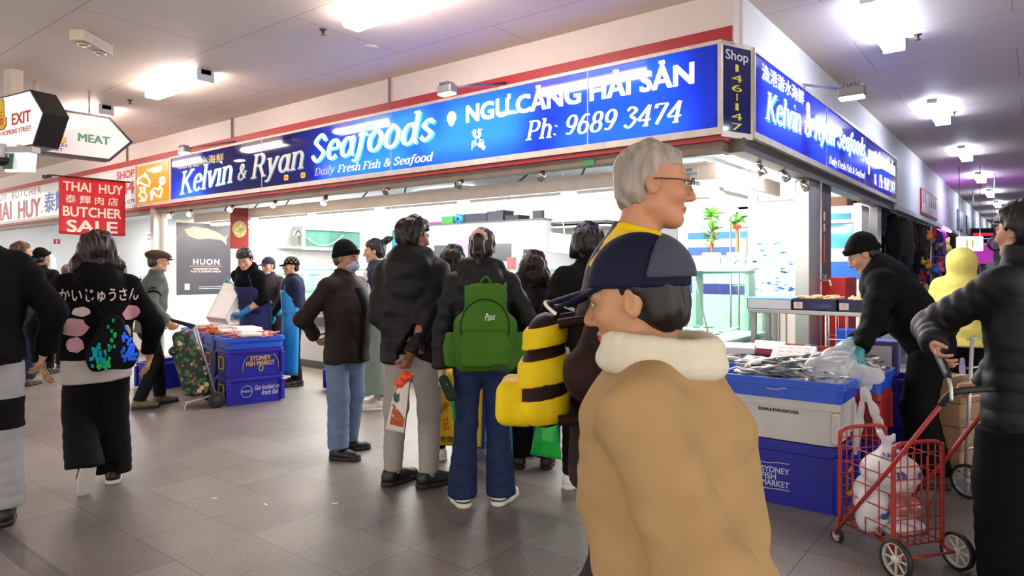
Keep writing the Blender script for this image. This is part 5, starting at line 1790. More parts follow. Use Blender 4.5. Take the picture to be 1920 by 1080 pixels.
# --- flat cap
P_FLAT = who('older person in a brown flat cap and grey-green jacket pushing a flowery trolley', 278, 6.96, -82, 1.62, skin='#c79a7e',
 pose=dict(lean=9, wrR=('w', 312, 602, 6.85), wrL=('w', 318, 604, 7.15), knR=(0.09, 0.06, 0.5), anR=(0.09, -0.1, 0.085), knL=(-0.09, 0.1, 0.5), anL=(-0.09, 0.13, 0.085), curlR=0.95, curlL=0.95, hintR=(0.7, -0.7, -0.4)),
 top=dict(mat=cloth('grey_green_jacket', '#566058', rough=0.7), hem=-0.13, belly=0.02), legs=dict(mat=FCHAR), shoes=dict(mat=mat('khaki_shoe', '#6d6148', 0.6), sole=RUB),
 hair=dict(kind='short', mat=hair_mat('dark_grey_hair', '#3a322e'), thick=0.002), vox=0.006)
flat_cap(P_FLAT, cloth('brown_tweed', '#4a3c2e', var=0.25, vscale=60)); glasses(P_FLAT, M_black)
for t_ in (0.42, 0.58):
 S_, E_, W_ = P_FLAT['A']['R']
 c = S_ + (E_ - S_) * t_
 F = Field(); d = unit(E_ - S_)
 F.cap(c - d * 0.013, c + d * 0.013, 0.0635, 0.0635, 0.002)
 F.cut(c - d * 0.014, -d, 0.002); F.cut(c + d * 0.014, d, 0.002)
 Pv, Fc = F.mesh(0.006)
 np_mesh('sleeve_stripe', Pv, Fc, FB, P_FLAT['top'])
# --- fish sellers behind the left crates
TEAL = mat('teal_rubber', '#1f8f9a', 0.35, bump=0.06, bscale=30)
BLUG = mat('blue_rubber', '#1c6ea8', 0.35, bump=0.06, bscale=30)
YELG = mat('yellow_rubber', '#e3cf1e', 0.4, bump=0.06, bscale=30)
def apron(p, m, hem=0.35, top_z=1.28, wide=0.165, name='apron'):
 """a bib apron over the front of the figure"""
 s = p['s']; P0, N, up, acr, fwd = p['P0'], p['N'], p['up'], p['acr'], p['fwd']
 vv, ff = [], []
 nu, nv = 16, 24
 hp = P0.copy(); hp[2] = hem * s
 for j in range(nv + 1):
  t = j / nv
  if t < 0.55:
   q = t / 0.55
   c = hp + (P0 - hp) * q
   ax_ = unit(V3(acr[0], acr[1], 0)); f_ = np.cross(V3(0, 0, 1), ax_)
   rad_x, rad_y = 0.205 + 0.02 * (1 - q), 0.165 + 0.015 * (1 - q)
   half = 100 - 8 * (1 - q)
  else:
   q = (t - 0.55) / 0.45
   c = P0 + up * 0.36 * s * q
   ax_ = acr; f_ = fwd
   rad_x, rad_y = 0.205, 0.165
   half = 100 - 62 * max(0, (q - 0.35) / 0.65) ** 1.2
  for i in range(nu + 1):
   a = R(-half + 2 * half * i / nu)
   vv.append(c + (ax_ * math.sin(a) * rad_x + f_ * math.cos(a) * rad_y) * s * (1 + 0.012 * math.sin(9 * a + 5 * t)))
 for j in range(nv):
  for i in range(nu):
   a = j * (nu + 1) + i
   ff.append((a, a + 1, a + nu + 2, a + nu + 1))
 o = np_mesh(name, vv, ff, m, p['root'])
 md = o.modifiers.new('thickness', 'SOLIDIFY'); md.thickness = 0.004; md.offset = 1
 mb = MB()
 tl, tr = Vector(vv[nv * (nu + 1)]), Vector(vv[nv * (nu + 1) + nu])
 for q, sg in ((tl, -1), (tr, 1)):
  mb.tube(bez([q, Vector(N + acr * 0.075 * sg * s + fwd * 0.07 * s), Vector(N + acr * 0.07 * sg * s - fwd * 0.05 * s)], 6), 0.008, 6)
 mb.build('strap', m, o)
 mb = MB()
 pts = []
 for k in range(25):
  a = 2 * PI * k / 24
  pts.append(Vector(P0 + up * 0.07 * s + (acr * math.sin(a) * 0.212 + fwd * math.cos(a) * 0.172) * s))
 mb.tube(pts, 0.006, 6, closed=False).build('waist_tie', m, o)
 return o
P_SELLA = who('young black-haired fish seller in a black hoodie tipping a white foam box', 480, 8.2, 142, 1.70, skin='#d0a184',
 pose=dict(lean=19, yaw=18, pitch=28, wrR=('w', 437, 536, 8.2), wrL=('w', 458, 585, 7.95), curlR=0.9, curlL=0.6, hintR=(0.1, -0.5, -0.9)),
 top=dict(mat=FB2, hood=0.85, hem=-0.06, sleeve=0.35, vox=0.01), legs=dict(mat=FCHAR), shoes=dict(mat=LEA), hair=dict(kind='short', mat=HBLK, thick=0.02, fringe=0.045), gloves=dict(R=TEAL, L=BLUG))
apron(P_SELLA, cloth('navy_apron', '#2a2f5c', rough=0.45))
P_SELLB = who('fish seller in navy cap, lowered grey mask, dark vest and yellow glove', 507, 9.05, 165, 1.575, skin='#c99a80',
 pose=dict(lean=6, yaw=-28, pitch=6, wrR=('w', 473, 582, 8.35), wrL=('w', 528, 600, 8.5), curlR=0.5),
 top=dict(mat=cloth('dark_plum_vest', '#332c34'), hem=-0.06, sl=(0.062, 0.055, 0.046), vox=0.01), legs=dict(mat=FCHAR), shoes=dict(mat=LEA), hair=dict(kind='short', mat=HBLK, thick=0.002), head=dict(sex='f'), gloves=dict(R=YELG, L=TEAL))
cap_hat(P_SELLB, cloth('navy_cap', '#2a2e44')); face_mask(P_SELLB, cloth('grey_mask', '#9aa3b0'), chin=True)
P_SELLC = who('fish seller in a black hat with white flecks, navy top and bright blue apron', 553, 8.25, 98, 1.56, skin='#cf9f80',
 pose=dict(lean=4, yaw=8, wrL=('w', 556, 618, 8.2), wrR=('w', 512, 590, 8.5), knL=(-0.1, 0.02, 0.5)),
 top=dict(mat=cloth('navy_knit', '#20223a'), hem=-0.08, hunch=True, vox=0.01), legs=dict(mat=FCHAR), shoes=dict(mat=LEA), hair=dict(kind='short', mat=HBLK, thick=0.002), head=dict(sex='f'), gloves=dict(L=TEAL, R=TEAL), build=1.08)
apron(P_SELLC, mat('bright_blue_apron', '#1c86c8', 0.4, bump=0.05, bscale=12), hem=0.16)
hat = cap_hat(P_SELLC, FB2, low=0.02, vis=0.04, crown=0.105)
_T, _Rh, _s = P_SELLC['T'], P_SELLC['Rh'], P_SELLC['s']
mb = MB()
for j in range(5):
 for k in range(11):
  a = 2 * PI * (k + 0.5 * (j % 2)) / 11
  el = R(12 + 15 * j)
  c = _T(0.0905 * math.cos(a) * math.cos(el), -0.014 + 0.109 * math.sin(a) * math.cos(el), 0.035 + 0.108 * math.sin(el))
  u_ = _Rh @ V3(-math.sin(a), math.cos(a), 0)
  mb.tube([c - u_ * 0.011, c, c + u_ * 0.011], [0.001, 0.005, 0.001], 6)
mb.build('white_flecks', mat('fleck_white', '#e8e4e0', 0.7), hat)
# --- centre crowd
P_MASK = who('person in a black beanie, pale blue face mask, dark brown jacket and blue jeans', 645, 5.15, -132, 1.615, skin='#b98468',
 pose=dict(yaw=8, pitch=6, elR=(0.3, -0.14, 1.12), wrR=(0.13, -0.2, 0.97), elL=(-0.28, -0.15, 1.12), wrL=(-0.1, -0.2, 0.97), knR=(0.1, 0.03, 0.5), anR=(0.12, 0.05, 0.085), toeR=-12, anL=(-0.1, -0.05, 0.085), toeL=-55),
 top=dict(mat=cloth('dark_brown_jacket', '#2b2421', rough=0.6), hem=-0.17, belly=0.05, r=(0.185, 0.185, 0.185), flat=0.8, sl=(0.075, 0.068, 0.055), fold=0.005), legs=dict(mat=FLDEN, r=(0.1, 0.085, 0.082)), shoes=dict(mat=LEA, sole=RUB),
 hair=dict(kind='short', mat=hair_mat('dark_grey_hair', '#3a322e'), thick=0.002), build=1.1)
beanie(P_MASK, cloth('black_knit', '#0e0e10')); face_mask(P_MASK, cloth('pale_blue_mask', '#9db8cf', rough=0.8))
def placket(p, m, width=0.05, z0=-0.16, z1=0.43, off=0.0, name='zip_placket'):
 """strip down the front of a jacket, laid on its surface"""
 P0, up, acr, fwd, s = p['P0'], p['up'], p['acr'], p['fwd'], p['s']
 vv, ff = [], []
 n = 30
 for j in range(n + 1):
  c = P0 + up * (z0 + (z1 - z0) * j / n) * s + fwd * 0.4 + acr * off
  for q in (-1, 0, 1):
   vv.append(c + acr * q * width * 0.5)
 for j in range(n):
  for q in range(2):
   a = j * 3 + q
   ff.append((a, a + 1, a + 4, a + 3))
 o = np_mesh(name, vv, ff, m, p['top'])
 project(o, p['top'], Vector(-fwd), 0.004, 0)
 md = o.modifiers.new('thickness', 'SOLIDIFY'); md.thickness = 0.004
 return o
placket(P_MASK, FB2, 0.075)
P_APRON = who('person with a dark bun, white vest and long grey-green apron', 706, 6.9, 84, 1.72, skin='#cda083',
 pose=dict(wrL=('w', 692, 585, 6.7), wrR=('w', 690, 580, 7.0), pitch=5), top=dict(mat=cloth('slate_navy_top', '#2f3850'), hem=-0.02), legs=dict(kind='skirt', name='long_apron', mat=cloth('grey_green_apron', '#74837a', rough=0.6), hem=0.16, flare=0.23),
 shoes=dict(mat=WSHOE, trim=RUB), hair=dict(kind='tied', mat=HBLK, bun=True), head=dict(sex='f'))
F = Field()
_p = P_APRON
F.cap(_p['P0'] + _p['up'] * 0.02, _p['N'] - _p['up'] * 0.12, 0.178, 0.18, 0.04, flat=(_p['fwd'], 0.72))
F.cut(_p['P0'] + _p['fwd'] * 0.02, -_p['fwd'], 0.01); F.cut(_p['N'] - _p['up'] * 0.03, _p['up'], 0.01)
Pv, Fc = F.mesh(0.009)
np_mesh('white_bib', Pv + _p['fwd'] * 0.012, Fc, cloth('white_cotton', '#e6e4e2'), _p['root'])
P_TALL = who('tall person in a hooded black jacket and grey joggers holding an orange and white bag', 772, 4.42, -14, 1.75, skin='#9b6d52',
 pose=dict(yaw=-42, pitch=4, hipyaw=-12, wrL=('w', 764, 634, 4.32), hintL=(-0.9, 0.25, -0.3), hdL=(0.25, 1.0, -0.1), wrR=('w', 762, 695, 4.2), hintR=(0.7, -0.5, -0.3), knR=(0.11, 0.02, 0.5), anR=(0.11, -0.01, 0.085), knL=(-0.11, 0.03, 0.5), anL=(-0.13, 0.02, 0.085), toeR=50, toeL=34, curlR=1.0),
 top=dict(mat=FNYL, hood=1.3, hem=-0.13, fold=0.005, sl=(0.078, 0.07, 0.056), r=(0.185, 0.18, 0.19)), legs=dict(mat=FGREY, r=(0.1, 0.078, 0.058), cuff=True, fold=0.005), shoes=dict(mat=LEA, sole=RUB, trim=mat('shoe_reflective', '#c9c9c9', 0.3), size=1.08),
 hair=dict(kind='short', mat=HBLK, thick=0.022, curl=0.004, nape=-0.07), build=1.1)
F = Field(); _p = P_TALL
F.cap(_p['N'] + _p['up'] * 0.02, _p['Ho'] + _p['Rh'] @ V3(0, -0.028, -0.062), 0.074, 0.066, 0.01)
Pv, Fc = F.mesh(0.007)
Pv = Pv + normals(Pv, Fc) * (np.sin(Pv[:, 2] * 230) * 0.002)[:, None]
np_mesh('collar', Pv, Fc, cloth('mustard_knit', '#a8661c'), _p['root'])
P_GIRL = who('person with a black ponytail in a pink scrunchie, black jacket and dark flared jeans', 903, 4.08, -2, 1.665, skin='#c79a80',
 pose=dict(yaw=-6, pitch=6, wrL=('w', 827, 700, 4.0), hintL=(-0.8, -0.4, -0.2), elR=(0.3, -0.02, 1.12), wrR=(0.27, 0.18, 1.02), knL=(-0.095, 0.0, 0.5), anL=(-0.12, -0.02, 0.085), knR=(0.1, 0.01, 0.5), anR=(0.12, 0.01, 0.085), toeL=-22, toeR=28, curlL=0.8),
 top=dict(mat=FNYL, hood=1.15, hem=-0.07, kind='puffer', ridges=6, puff=0.004, fold=0.005, sl=(0.076, 0.07, 0.056)), legs=dict(mat=FDENIM, r=(0.096, 0.07, 0.094), drop=0.035), shoes=dict(mat=WSHOE, sole=WSOLE, trim=RUB, size=1.02),
 hair=dict(kind='tied', mat=HBLK, tail=True, thick=0.006, scrunchie=cloth('pale_pink_satin', '#e2b7ac', rough=0.5)), head=dict(sex='f'))
for sd_ in 'RL':      # black heel counter with emblem on the white trainers
 c, fd, sd, un, z = P_GIRL['foot'][sd_]
 F = Field()
 F.cap(c - fd * 0.03 * z + un * 0.03 * z, c + fd * 0.05 * z + un * 0.03 * z, 0.0475 * z, 0.049 * z, 0.01)
 F.cut(c + un * 0.043 * z, un, 0.003); F.cut(c + un * 0.029 * z, -un, 0.003)
 Pv, Fc = F.mesh(0.005)
 np_mesh('heel_band', Pv, Fc, LEA, P_GIRL['shoe' + sd_])
 b = c - fd * 0.0725 * z + un * 0.075 * z
 MB().tube([Vector(b + sd * 0.017 + un * 0.006), Vector(b - sd * 0.002 - un * 0.004 - fd * 0.0015), Vector(b - sd * 0.017 + un * 0.012)], [0.001, 0.0045, 0.001], 6).build('swoosh_mark', LEA, P_GIRL['shoe' + sd_])
P_CURLB = who('person with dark wavy hair half hidden between the black jacket and the ponytail', 848, 5.05, -12, 1.58,
 pose=dict(wrL=('w', 815, 690, 4.9), wrR=('w', 868, 690, 4.9), toeL=-60), top=dict(mat=FPUF, kind='puffer', hem=-0.1), legs=dict(mat=FB), shoes=dict(mat=WSHOE, sole=WSOLE), hair=dict(kind='long', mat=HBLK, len=0.14, curl=0.008, thick=0.02), head=dict(sex='f'))
P_CURL = who('person with shoulder-length dark curly hair and a quilted black puffer jacket', 1000, 4.85, -4, 1.525,
 pose=dict(wrR=('w', 1030, 770, 4.5), wrL=(-0.2, 0.15, 0.98)), top=dict(mat=FPUF, kind='puffer', hem=-0.16, ridges=16), legs=dict(mat=FB, r=(0.11, 0.095, 0.095)), shoes=dict(mat=LEA, high=0.03), hair=dict(kind='long', mat=HDKB, len=0.1, wide=0.085, curl=0.009, thick=0.028), head=dict(sex='f'), build=1.08)
P_DARK = who('dark-haired person in a charcoal jacket and white trainers behind the brown jacket', 1102, 4.45, 18, 1.71,
 pose=dict(knL=(-0.1, 0.02, 0.5), anL=(-0.12, -0.04, 0.085), toeL=60, toeR=30), top=dict(mat=cloth('charcoal_jacket', '#151416'), hem=-0.12), legs=dict(mat=FB), shoes=dict(mat=WSHOE, sole=WSOLE, trim=mat('silver_stripe', '#a8a6a4', 0.4)), hair=dict(kind='long', mat=HBLK, len=0.05, wide=0.05, curl=0.007, thick=0.018))
# --- the two nearest passers-by
BROWN = cloth('dark_brown_coat', '#2a1a16', rough=0.6)
HVY = cloth('bright_yellow_cloth', '#e6c71a', rough=0.6)
P_BROWN = who('grey-haired person striding right in a dark brown jacket with a yellow shoulder panel', 1165, 1.92, -86, 1.785, skin='#c08a6c',
 pose=dict(lean=4, pitch=2, headoff=(0, 0.03, 0), knR=(0.09, 0.2, 0.52), anR=(0.09, 0.28, 0.1), knL=(-0.09, -0.02, 0.5), anL=(-0.09, -0.28, 0.14), pitL=30, elR=(0.26, -0.08, 1.12), wrR=(0.25, 0.1, 0.95), elL=(-0.27, 0.02, 1.14), wrL=(-0.24, 0.22, 1.0)),
 top=dict(mat=BROWN, hem=-0.14, sl=(0.076, 0.066, 0.052), collar=0.04, vox=0.006), legs=dict(mat=cloth('dusky_plum_trousers', '#3a3036')), shoes=dict(mat=LEA), hair=dict(kind='short', mat=HGRY, thick=0.002, fringe=0.075, nape=-0.05), head=dict(old=True, beard=0.0, brow='#6a5c52'), vox=0.0045)
glasses(P_BROWN, M_black)
def sew(p, key, m, cond):
 """panel of another cloth: the faces of the garment that meet cond (in the torso's own axes)"""
 o = p[key]; me = o.data
 me.materials.append(m)
 k = len(me.materials) - 1
 for f in me.polygons:
  c = np.array(f.center) - p['N']
  if cond(c @ p['acr'] / p['s'], c @ p['fwd'] / p['s'], c @ p['up'] / p['s']):
   f.material_index = k
sew(P_BROWN, 'top', HVY, lambda x, y, z: 0.045 < abs(x) < 0.2 and -0.085 < z + 0.2 * y < 0.06)
BEIGE = cloth('beige_coat', '#a88a60', rough=0.75, var=0.06, bump=0.15, bscale=220)
CREAM = cloth('cream_knit', '#d8d2bd', bump=0.3, bscale=120)
P_COAT = who('older person nearest the camera in a beige coat, cream collar and navy cap, heading left', 1332, 1.17, 84, 1.50, skin='#b98a64',
 pose=dict(lean=13, pitch=8, headoff=(0, 0.0, -0.02), knR=(0.09, 0.14, 0.5), anR=(0.09, 0.2, 0.09), knL=(-0.09, 0.0, 0.5), anL=(-0.09, -0.18, 0.1), wrL=(-0.2, 0.1, 0.92), wrR=(0.22, 0.14, 0.92)),
 top=dict(mat=BEIGE, hem=-0.38, r=(0.215, 0.18, 0.17), flat=0.86, kind='crew', fold=0.01, sl=(0.078, 0.075, 0.06), name='coat', belly=0.03), legs=dict(mat=FNAVY), shoes=dict(mat=LEA),
 hair=dict(kind='short', mat=HBLK, nape=-0.085, thick=0.003), head=dict(old=True, brow='#4a423c'), vox=0.004, build=1.08)
NCAP = cloth('navy_cap_cloth', '#181c33', rough=0.7)
_c = cap_hat(P_COAT, NCAP, None, low=0.026, vis=0.07, crown=0.105)
_p = P_COAT
F = Field()      # white piping along the visor edge
pts = [Vector(_p['T'](x, 0.123 + 0.07 - 9 * x * x, 0.02 - 6 * x * x)) for x in (-0.066, -0.05, -0.03, -0.01, 0.01, 0.03, 0.05, 0.066)]
MB().tube(bez(pts, 4), 0.0035, 6).build('visor_edge', mat('white_piping', '#e6e4e0', 0.5), _c)
F.ell(_p['T'](0, -0.03, 0.04), V3(0.0925, 0.102, 0.1) * _p['s'], _p['Rh'], 0.01)
F.cut(_p['T'](0, -0.03, 0), _p['Rh'] @ V3(0, 1, 0.35), 0.004); F.cut(_p['T'](0, 0, 0.045), _p['Rh'] @ V3(0, 0.1, -1), 0.004)
Pv, Fc = F.mesh(0.005)
np_mesh('mesh_back', Pv, Fc, mat('dark_mesh', '#3a3f52', 0.6, bump=0.6, bscale=300), _c)
F = Field()
_n = unit(_p['Ho'] + _p['Rh'] @ V3(0, -0.03, -0.06) - _p['N'])
for j in range(20):
 a0, a1 = 2 * PI * j / 20, 2 * PI * (j + 1) / 20
 q = lambda a: _p['N'] + _n * 0.05 - _p['fwd'] * 0.012 + (_p['acr'] * math.cos(a) * 0.095 + np.cross(_n, _p['acr']) * math.sin(a) * 0.09)
 F.cap(q(a0), q(a1), 0.018, None, 0.01); F.cap(q(a0) - _n * 0.03, q(a1) - _n * 0.03, 0.023, None, 0.015)
Pv, Fc = F.mesh(0.006)
np_mesh('knit_collar', Pv + normals(Pv, Fc) * (wobble(Pv, 50, 3) * 0.0025)[:, None], Fc, CREAM, _p['root'])
# --- right side
P_FISH = who('fish seller bending over the fish trays in a black beanie, black hoodie and teal glove', 1738, 4.5, 92, 1.76, skin='#cfa084',
 pose=dict(lean=37, pitch=30, yaw=6, spine=0.51, hip=(0, -0.02, 0.93), wrL=('w', 1607, 668, 4.22), hintL=(-0.4, -0.4, -0.9), wrR=('w', 1600, 640, 4.75), hintR=(0.4, -0.4, -0.9), curlL=0.7, knL=(-0.11, 0.05, 0.5), anL=(-0.13, -0.05, 0.085), knR=(0.1, 0.04, 0.5), anR=(0.12, 0.02, 0.085)),
 top=dict(mat=FB2, hood=1.1, hem=-0.05, sl=(0.085, 0.075, 0.056), fold=0.005, r=(0.195, 0.19, 0.19), sleeve=0.92), legs=dict(mat=FB, r=(0.115, 0.1, 0.09)), shoes=dict(mat=mat('olive_boot', '#3a3626', 0.6), high=0.12, sole=RUB), hair=dict(kind='short', mat=HBLK, thick=0.002), gloves=dict(L=TEAL, R=TEAL), build=1.16)
beanie(P_FISH, cloth('black_knit', '#0e0e10'))
P_YEL = who('person in a pale yellow hooded puffer jacket walking away down the side aisle', 1803, 6.05, -8, 1.575, build=1.2,
 pose=dict(knR=(0.1, 0.08, 0.5), anL=(-0.1, -0.15, 0.12), pitL=30), top=dict(mat=cloth('pale_yellow_shell', '#ddd070', rough=0.5), kind='puffer', ridges=8, hoodup=True, hem=-0.13, r=(0.2, 0.19, 0.19), sl=(0.085, 0.075, 0.06)), legs=dict(mat=FB), shoes=dict(mat=LEA), hair=None, head=dict(sex='f'))
P_PUFF = who('person at the right edge in a navy-black puffer jacket pulling the red cart', 1922, 2.95, 62, 1.70, skin='#c9967c',
 pose=dict(yaw=-5, elL=(-0.16, 0.33, 1.16), wrL=(-0.36, 0.17, 1.1), hdL=(-0.45, -0.55, -0.5), pnL=(0.4, -0.6, 0.3), wrR=('w', 1842, 727, 3.12), hintR=(0.5, -0.6, -0.5), hdR=(-0.15, 1.0, -0.1), pnR=(0.0, -0.15, -1), curlR=0.95, curlL=0.5),
 top=dict(mat=FNPUF, kind='puffer', hem=-0.24, ridges=12, collar=0.1, sl=(0.08, 0.072, 0.056), r=(0.2, 0.18, 0.18)), legs=dict(mat=FB2, r=(0.13, 0.125, 0.14), drop=0.04), shoes=dict(mat=LEA), hair=dict(kind='short', mat=HBLK, thick=0.026, fringe=0.035, nape=-0.05))
P_TAN = who('distant grey-haired person in a tan coat beside the round clock', 1862, 9.2, 20, 1.50, top=dict(mat=cloth('tan_coat', '#8a7460')), legs=dict(mat=FCHAR), shoes=dict(mat=LEA), hair=dict(kind='short', mat=hair_mat('iron_hair', '#5c5a5a'), thick=0.02), vox=0.009)
_q = hx(1598, 500, -0.75)
P_STALL = person('person', 'person in a navy cap and dark top inside the side doorway behind the red cabinet', (_q.x, _q.y), face_deg(FWD) + 70, 1.52, pose=dict(lean=8), top=dict(mat=FNAVY), legs=dict(mat=FCHAR), shoes=dict(mat=LEA), hair=dict(kind='short', mat=HBLK, thick=0.002), vox=0.009)
cap_hat(P_STALL, cloth('navy_cap', '#2a2e44'))
# ================================================================== bins, trays and seafood
M_bin = mat('dark_blue_plastic', '#1c1f9a', 0.38, var=0.08, vscale=5)
M_tray = mat('light_blue_plastic', '#1f55cf', 0.35, var=0.06, vscale=5)
M_wbin = mat('white_plastic_bin', '#cfcdca', 0.45, var=0.06, vscale=6)
M_rbin = mat('red_plastic_bin', '#9c1f22', 0.4)
M_tub = mat('dusty_red_plastic', '#a8393f', 0.42, var=0.08, vscale=6)
M_foam = mat('white_foam', '#eeecea', 0.7, bump=0.08, bscale=120)
M_paper = mat('white_card', '#eceae6', 0.6)
M_ink = mat('black_ink', '#1a1a1c', 0.5)
M_yframe = mat('yellow_plastic', '#d9b126', 0.4)
M_print_y = mat('yellow_print', '#c9a53a', 0.5)
M_print_w = mat('white_print', '#c8cbe0', 0.5)
def rrect(L, W, r, z, n=4):
 pts = []
 for cx_, cy_, a0 in ((L / 2 - r, W / 2 - r, 0), (-L / 2 + r, W / 2 - r, 90), (-L / 2 + r, -W / 2 + r, 180), (L / 2 - r, -W / 2 + r, 270)):
  for k in range(n + 1):
   a = R(a0 + 90 * k / n)
   pts.append(Vector((cx_ + r * math.cos(a), cy_ + r * math.sin(a), z)))
 return pts
def loops(mb, rings, close_first=True, close_last=True):
 vs = [[mb.bm.verts.new(p) for p in rg] for rg in rings]
 n = len(vs[0])
 for a, b in zip(vs, vs[1:]):
  for k in range(n):
   f = mb.bm.faces.new((a[k], a[(k + 1) % n], b[(k + 1) % n], b[k])); f.smooth = False
 if close_first: mb.bm.faces.new(vs[0][::-1])
 if close_last: mb.bm.faces.new(vs[-1])
def bin_shell(L, W, H, taper=0.93, wall=0.012, rim=0.018):
 mb = MB()
 r = 0.035
 rings = [rrect(L * taper, W * taper, r, 0), rrect(L - 2 * rim, W - 2 * rim, r, H - 0.045), rrect(L, W, r, H - 0.043), rrect(L, W, r, H - 0.022), rrect(L - 0.006, W - 0.006, r, H - 0.018), rrect(L - 0.006, W - 0.006, r, H),
    rrect(L - 2 * rim - 2 * wall + 0.01, W - 2 * rim - 2 * wall + 0.01, r, H), rrect(L * taper - 2 * wall, W * taper - 2 * wall, r, wall)]
 loops(mb, rings)
 return mb
def make_bin(name, label, loc, rz, L, W, H, m, group=None, handles=True, ribs=True):
 e = empty(name, label, 'fish bin' if 'tray' not in name else 'tray', loc, rz, group)
 bin_shell(L, W, H).build('body', m, e)
 if ribs and H > 0.2:
  for sx in (-1, 1):
   x = sx * (L / 2 - 0.03)
   for sy in (-1, 1):
    mb = MB()
    mb.box((sx * (L / 2 * 0.94) - 0.022, sy * (W / 2 * 0.955) - 0.022, 0.015), (sx * (L / 2 * 0.94) + 0.022, sy * (W / 2 * 0.955) + 0.022, H - 0.05), bev=0.012)
    mb.build('corner_rib', m, e)
 if handles and H > 0.2:
  for sx in (-1, 1):
   x = sx * (L / 2 * 0.965 + 0.004)
   mb = MB()
   w_, z0, z1, t = 0.085, H * 0.25, H * 0.72, 0.012
   for lo, hi in (((x - 0.006, -w_, z0), (x + 0.006, -w_ + t, z1)), ((x - 0.006, w_ - t, z0), (x + 0.006, w_, z1)), ((x - 0.006, -w_, z0), (x + 0.006, w_, z0 + t)), ((x - 0.006, -w_, z1 - t), (x + 0.006, w_, z1))):
    mb.box(lo, hi)
   mb.build('handle_frame', M_yframe, e)
 return e
def side_text(e, body, x0, z0, width, height, m, L, W, H, side='-y', bold=0.02, shear=0.0, name='lettering', lift=0.0):
 """printed on the long (-y or +y) wall of a bin, which leans out slightly"""
 M = world_of(e)
 t0 = 0.93 * W / 2; t1 = W / 2 - 0.018
 f = lambda z: t0 + (t1 - t0) * z / (H - 0.045) + 0.002
 if side == '-y':
  o = M @ Vector((x0, -f(z0), z0)); u = M.to_3x3() @ Vector((1, 0, 0)); top = M @ Vector((x0, -f(z0 + height), z0 + height))
 else:
  o = M @ Vector((x0, f(z0), z0)); u = M.to_3x3() @ Vector((-1, 0, 0)); top = M @ Vector((x0, f(z0 + height), z0 + height))
 return text(body, o, u, (top - o), width, height, m, e, name, shear, bold, 1.0, 0.001 + lift)

# --- island of stacked bins on the left
e1a = math.atan2(0.977, 0.21)
E1 = Vector((math.cos(e1a), math.sin(e1a), 0)); E2 = Vector((-math.sin(e1a), math.cos(e1a), 0))
LB, WB = 0.6, 0.42
S1 = G(429, 763) + E1 * (LB / 2 - 0.02) + E2 * (WB / 2)
RZB = e1a              # local x along the long side; local -y faces the aisle
stack_names = [('front corner stack', 0, 0), ('second stack along the aisle', 0, 1), ('third stack along the aisle', 0, 2), ('farthest stack, behind the trolley', 0, 3)]
TRAYS = []
for nm, i, j in stack_names:
 c = S1 + E1 * (LB + 0.03) * i + E2 * (WB + 0.03) * j
 g = 'dark blue fish bins stacked on the left'
 lab = 'dark blue fish bin, '
 b0 = make_bin('fish_bin', lab + 'bottom of the ' + nm, (c.x, c.y, 0), RZB, LB, WB, 0.29, M_bin, g)
 b1 = make_bin('fish_bin', lab + 'top of the ' + nm, (c.x, c.y, 0.292), RZB, LB, WB, 0.29, M_bin, g)
 tr = make_bin('fish_tray', 'light blue seafood tray on the ' + nm, (c.x, c.y, 0.584), RZB, LB + 0.02, WB + 0.02, 0.115, M_tray, 'light blue seafood trays on the left')
 TRAYS.append((tr, c))
 if nm.startswith('front'):
  side_text(b1, 'SYDNEY', -0.06, 0.16, 0.22, 0.05, M_print_y, LB, WB, 0.29, bold=0.03)
  side_text(b1, 'FISH MARKET', -0.1, 0.105, 0.3, 0.048, M_print_y, LB, WB, 0.29, bold=0.03)
  mb = MB()
  for sx in (-1, 1):
   mb.tube(bez([Vector((0.05 + sx * 0.19, -0.206, 0.05)), Vector((0.05 + sx * 0.18, -0.21, 0.15)), Vector((0.05 + sx * 0.13, -0.213, 0.22))], 6), 0.003, 5)
  mb.tube([Vector((0.05 + 0.022 * math.cos(2 * PI * k / 12), -0.207, 0.075 + 0.026 * math.sin(2 * PI * k / 12))) for k in range(12)], 0.006, 5, closed=True)
  mb.build('printed_emblem', M_print_y, b1)
  side_text(b0, 'Get hooked on', -0.01, 0.14, 0.26, 0.05, M_print_w, LB, WB, 0.29, bold=0.01, shear=0.3)
  side_text(b0, 'fresh fish', 0.06, 0.08, 0.18, 0.055, M_print_w, LB, WB, 0.29, bold=0.01, shear=0.3)
  side_text(b0, 'MARKET', -0.145, 0.125, 0.095, 0.024, M_print_w, LB, WB, 0.29, bold=0.01)
  MB().tube([Vector((-0.098 + 0.058 * math.cos(2 * PI * k / 24), -0.2055 - 0.0, 0.135 + 0.06 * math.sin(2 * PI * k / 24))) for k in range(24)], 0.0025, 5, closed=True).build('printed_ring', M_print_w, b0)

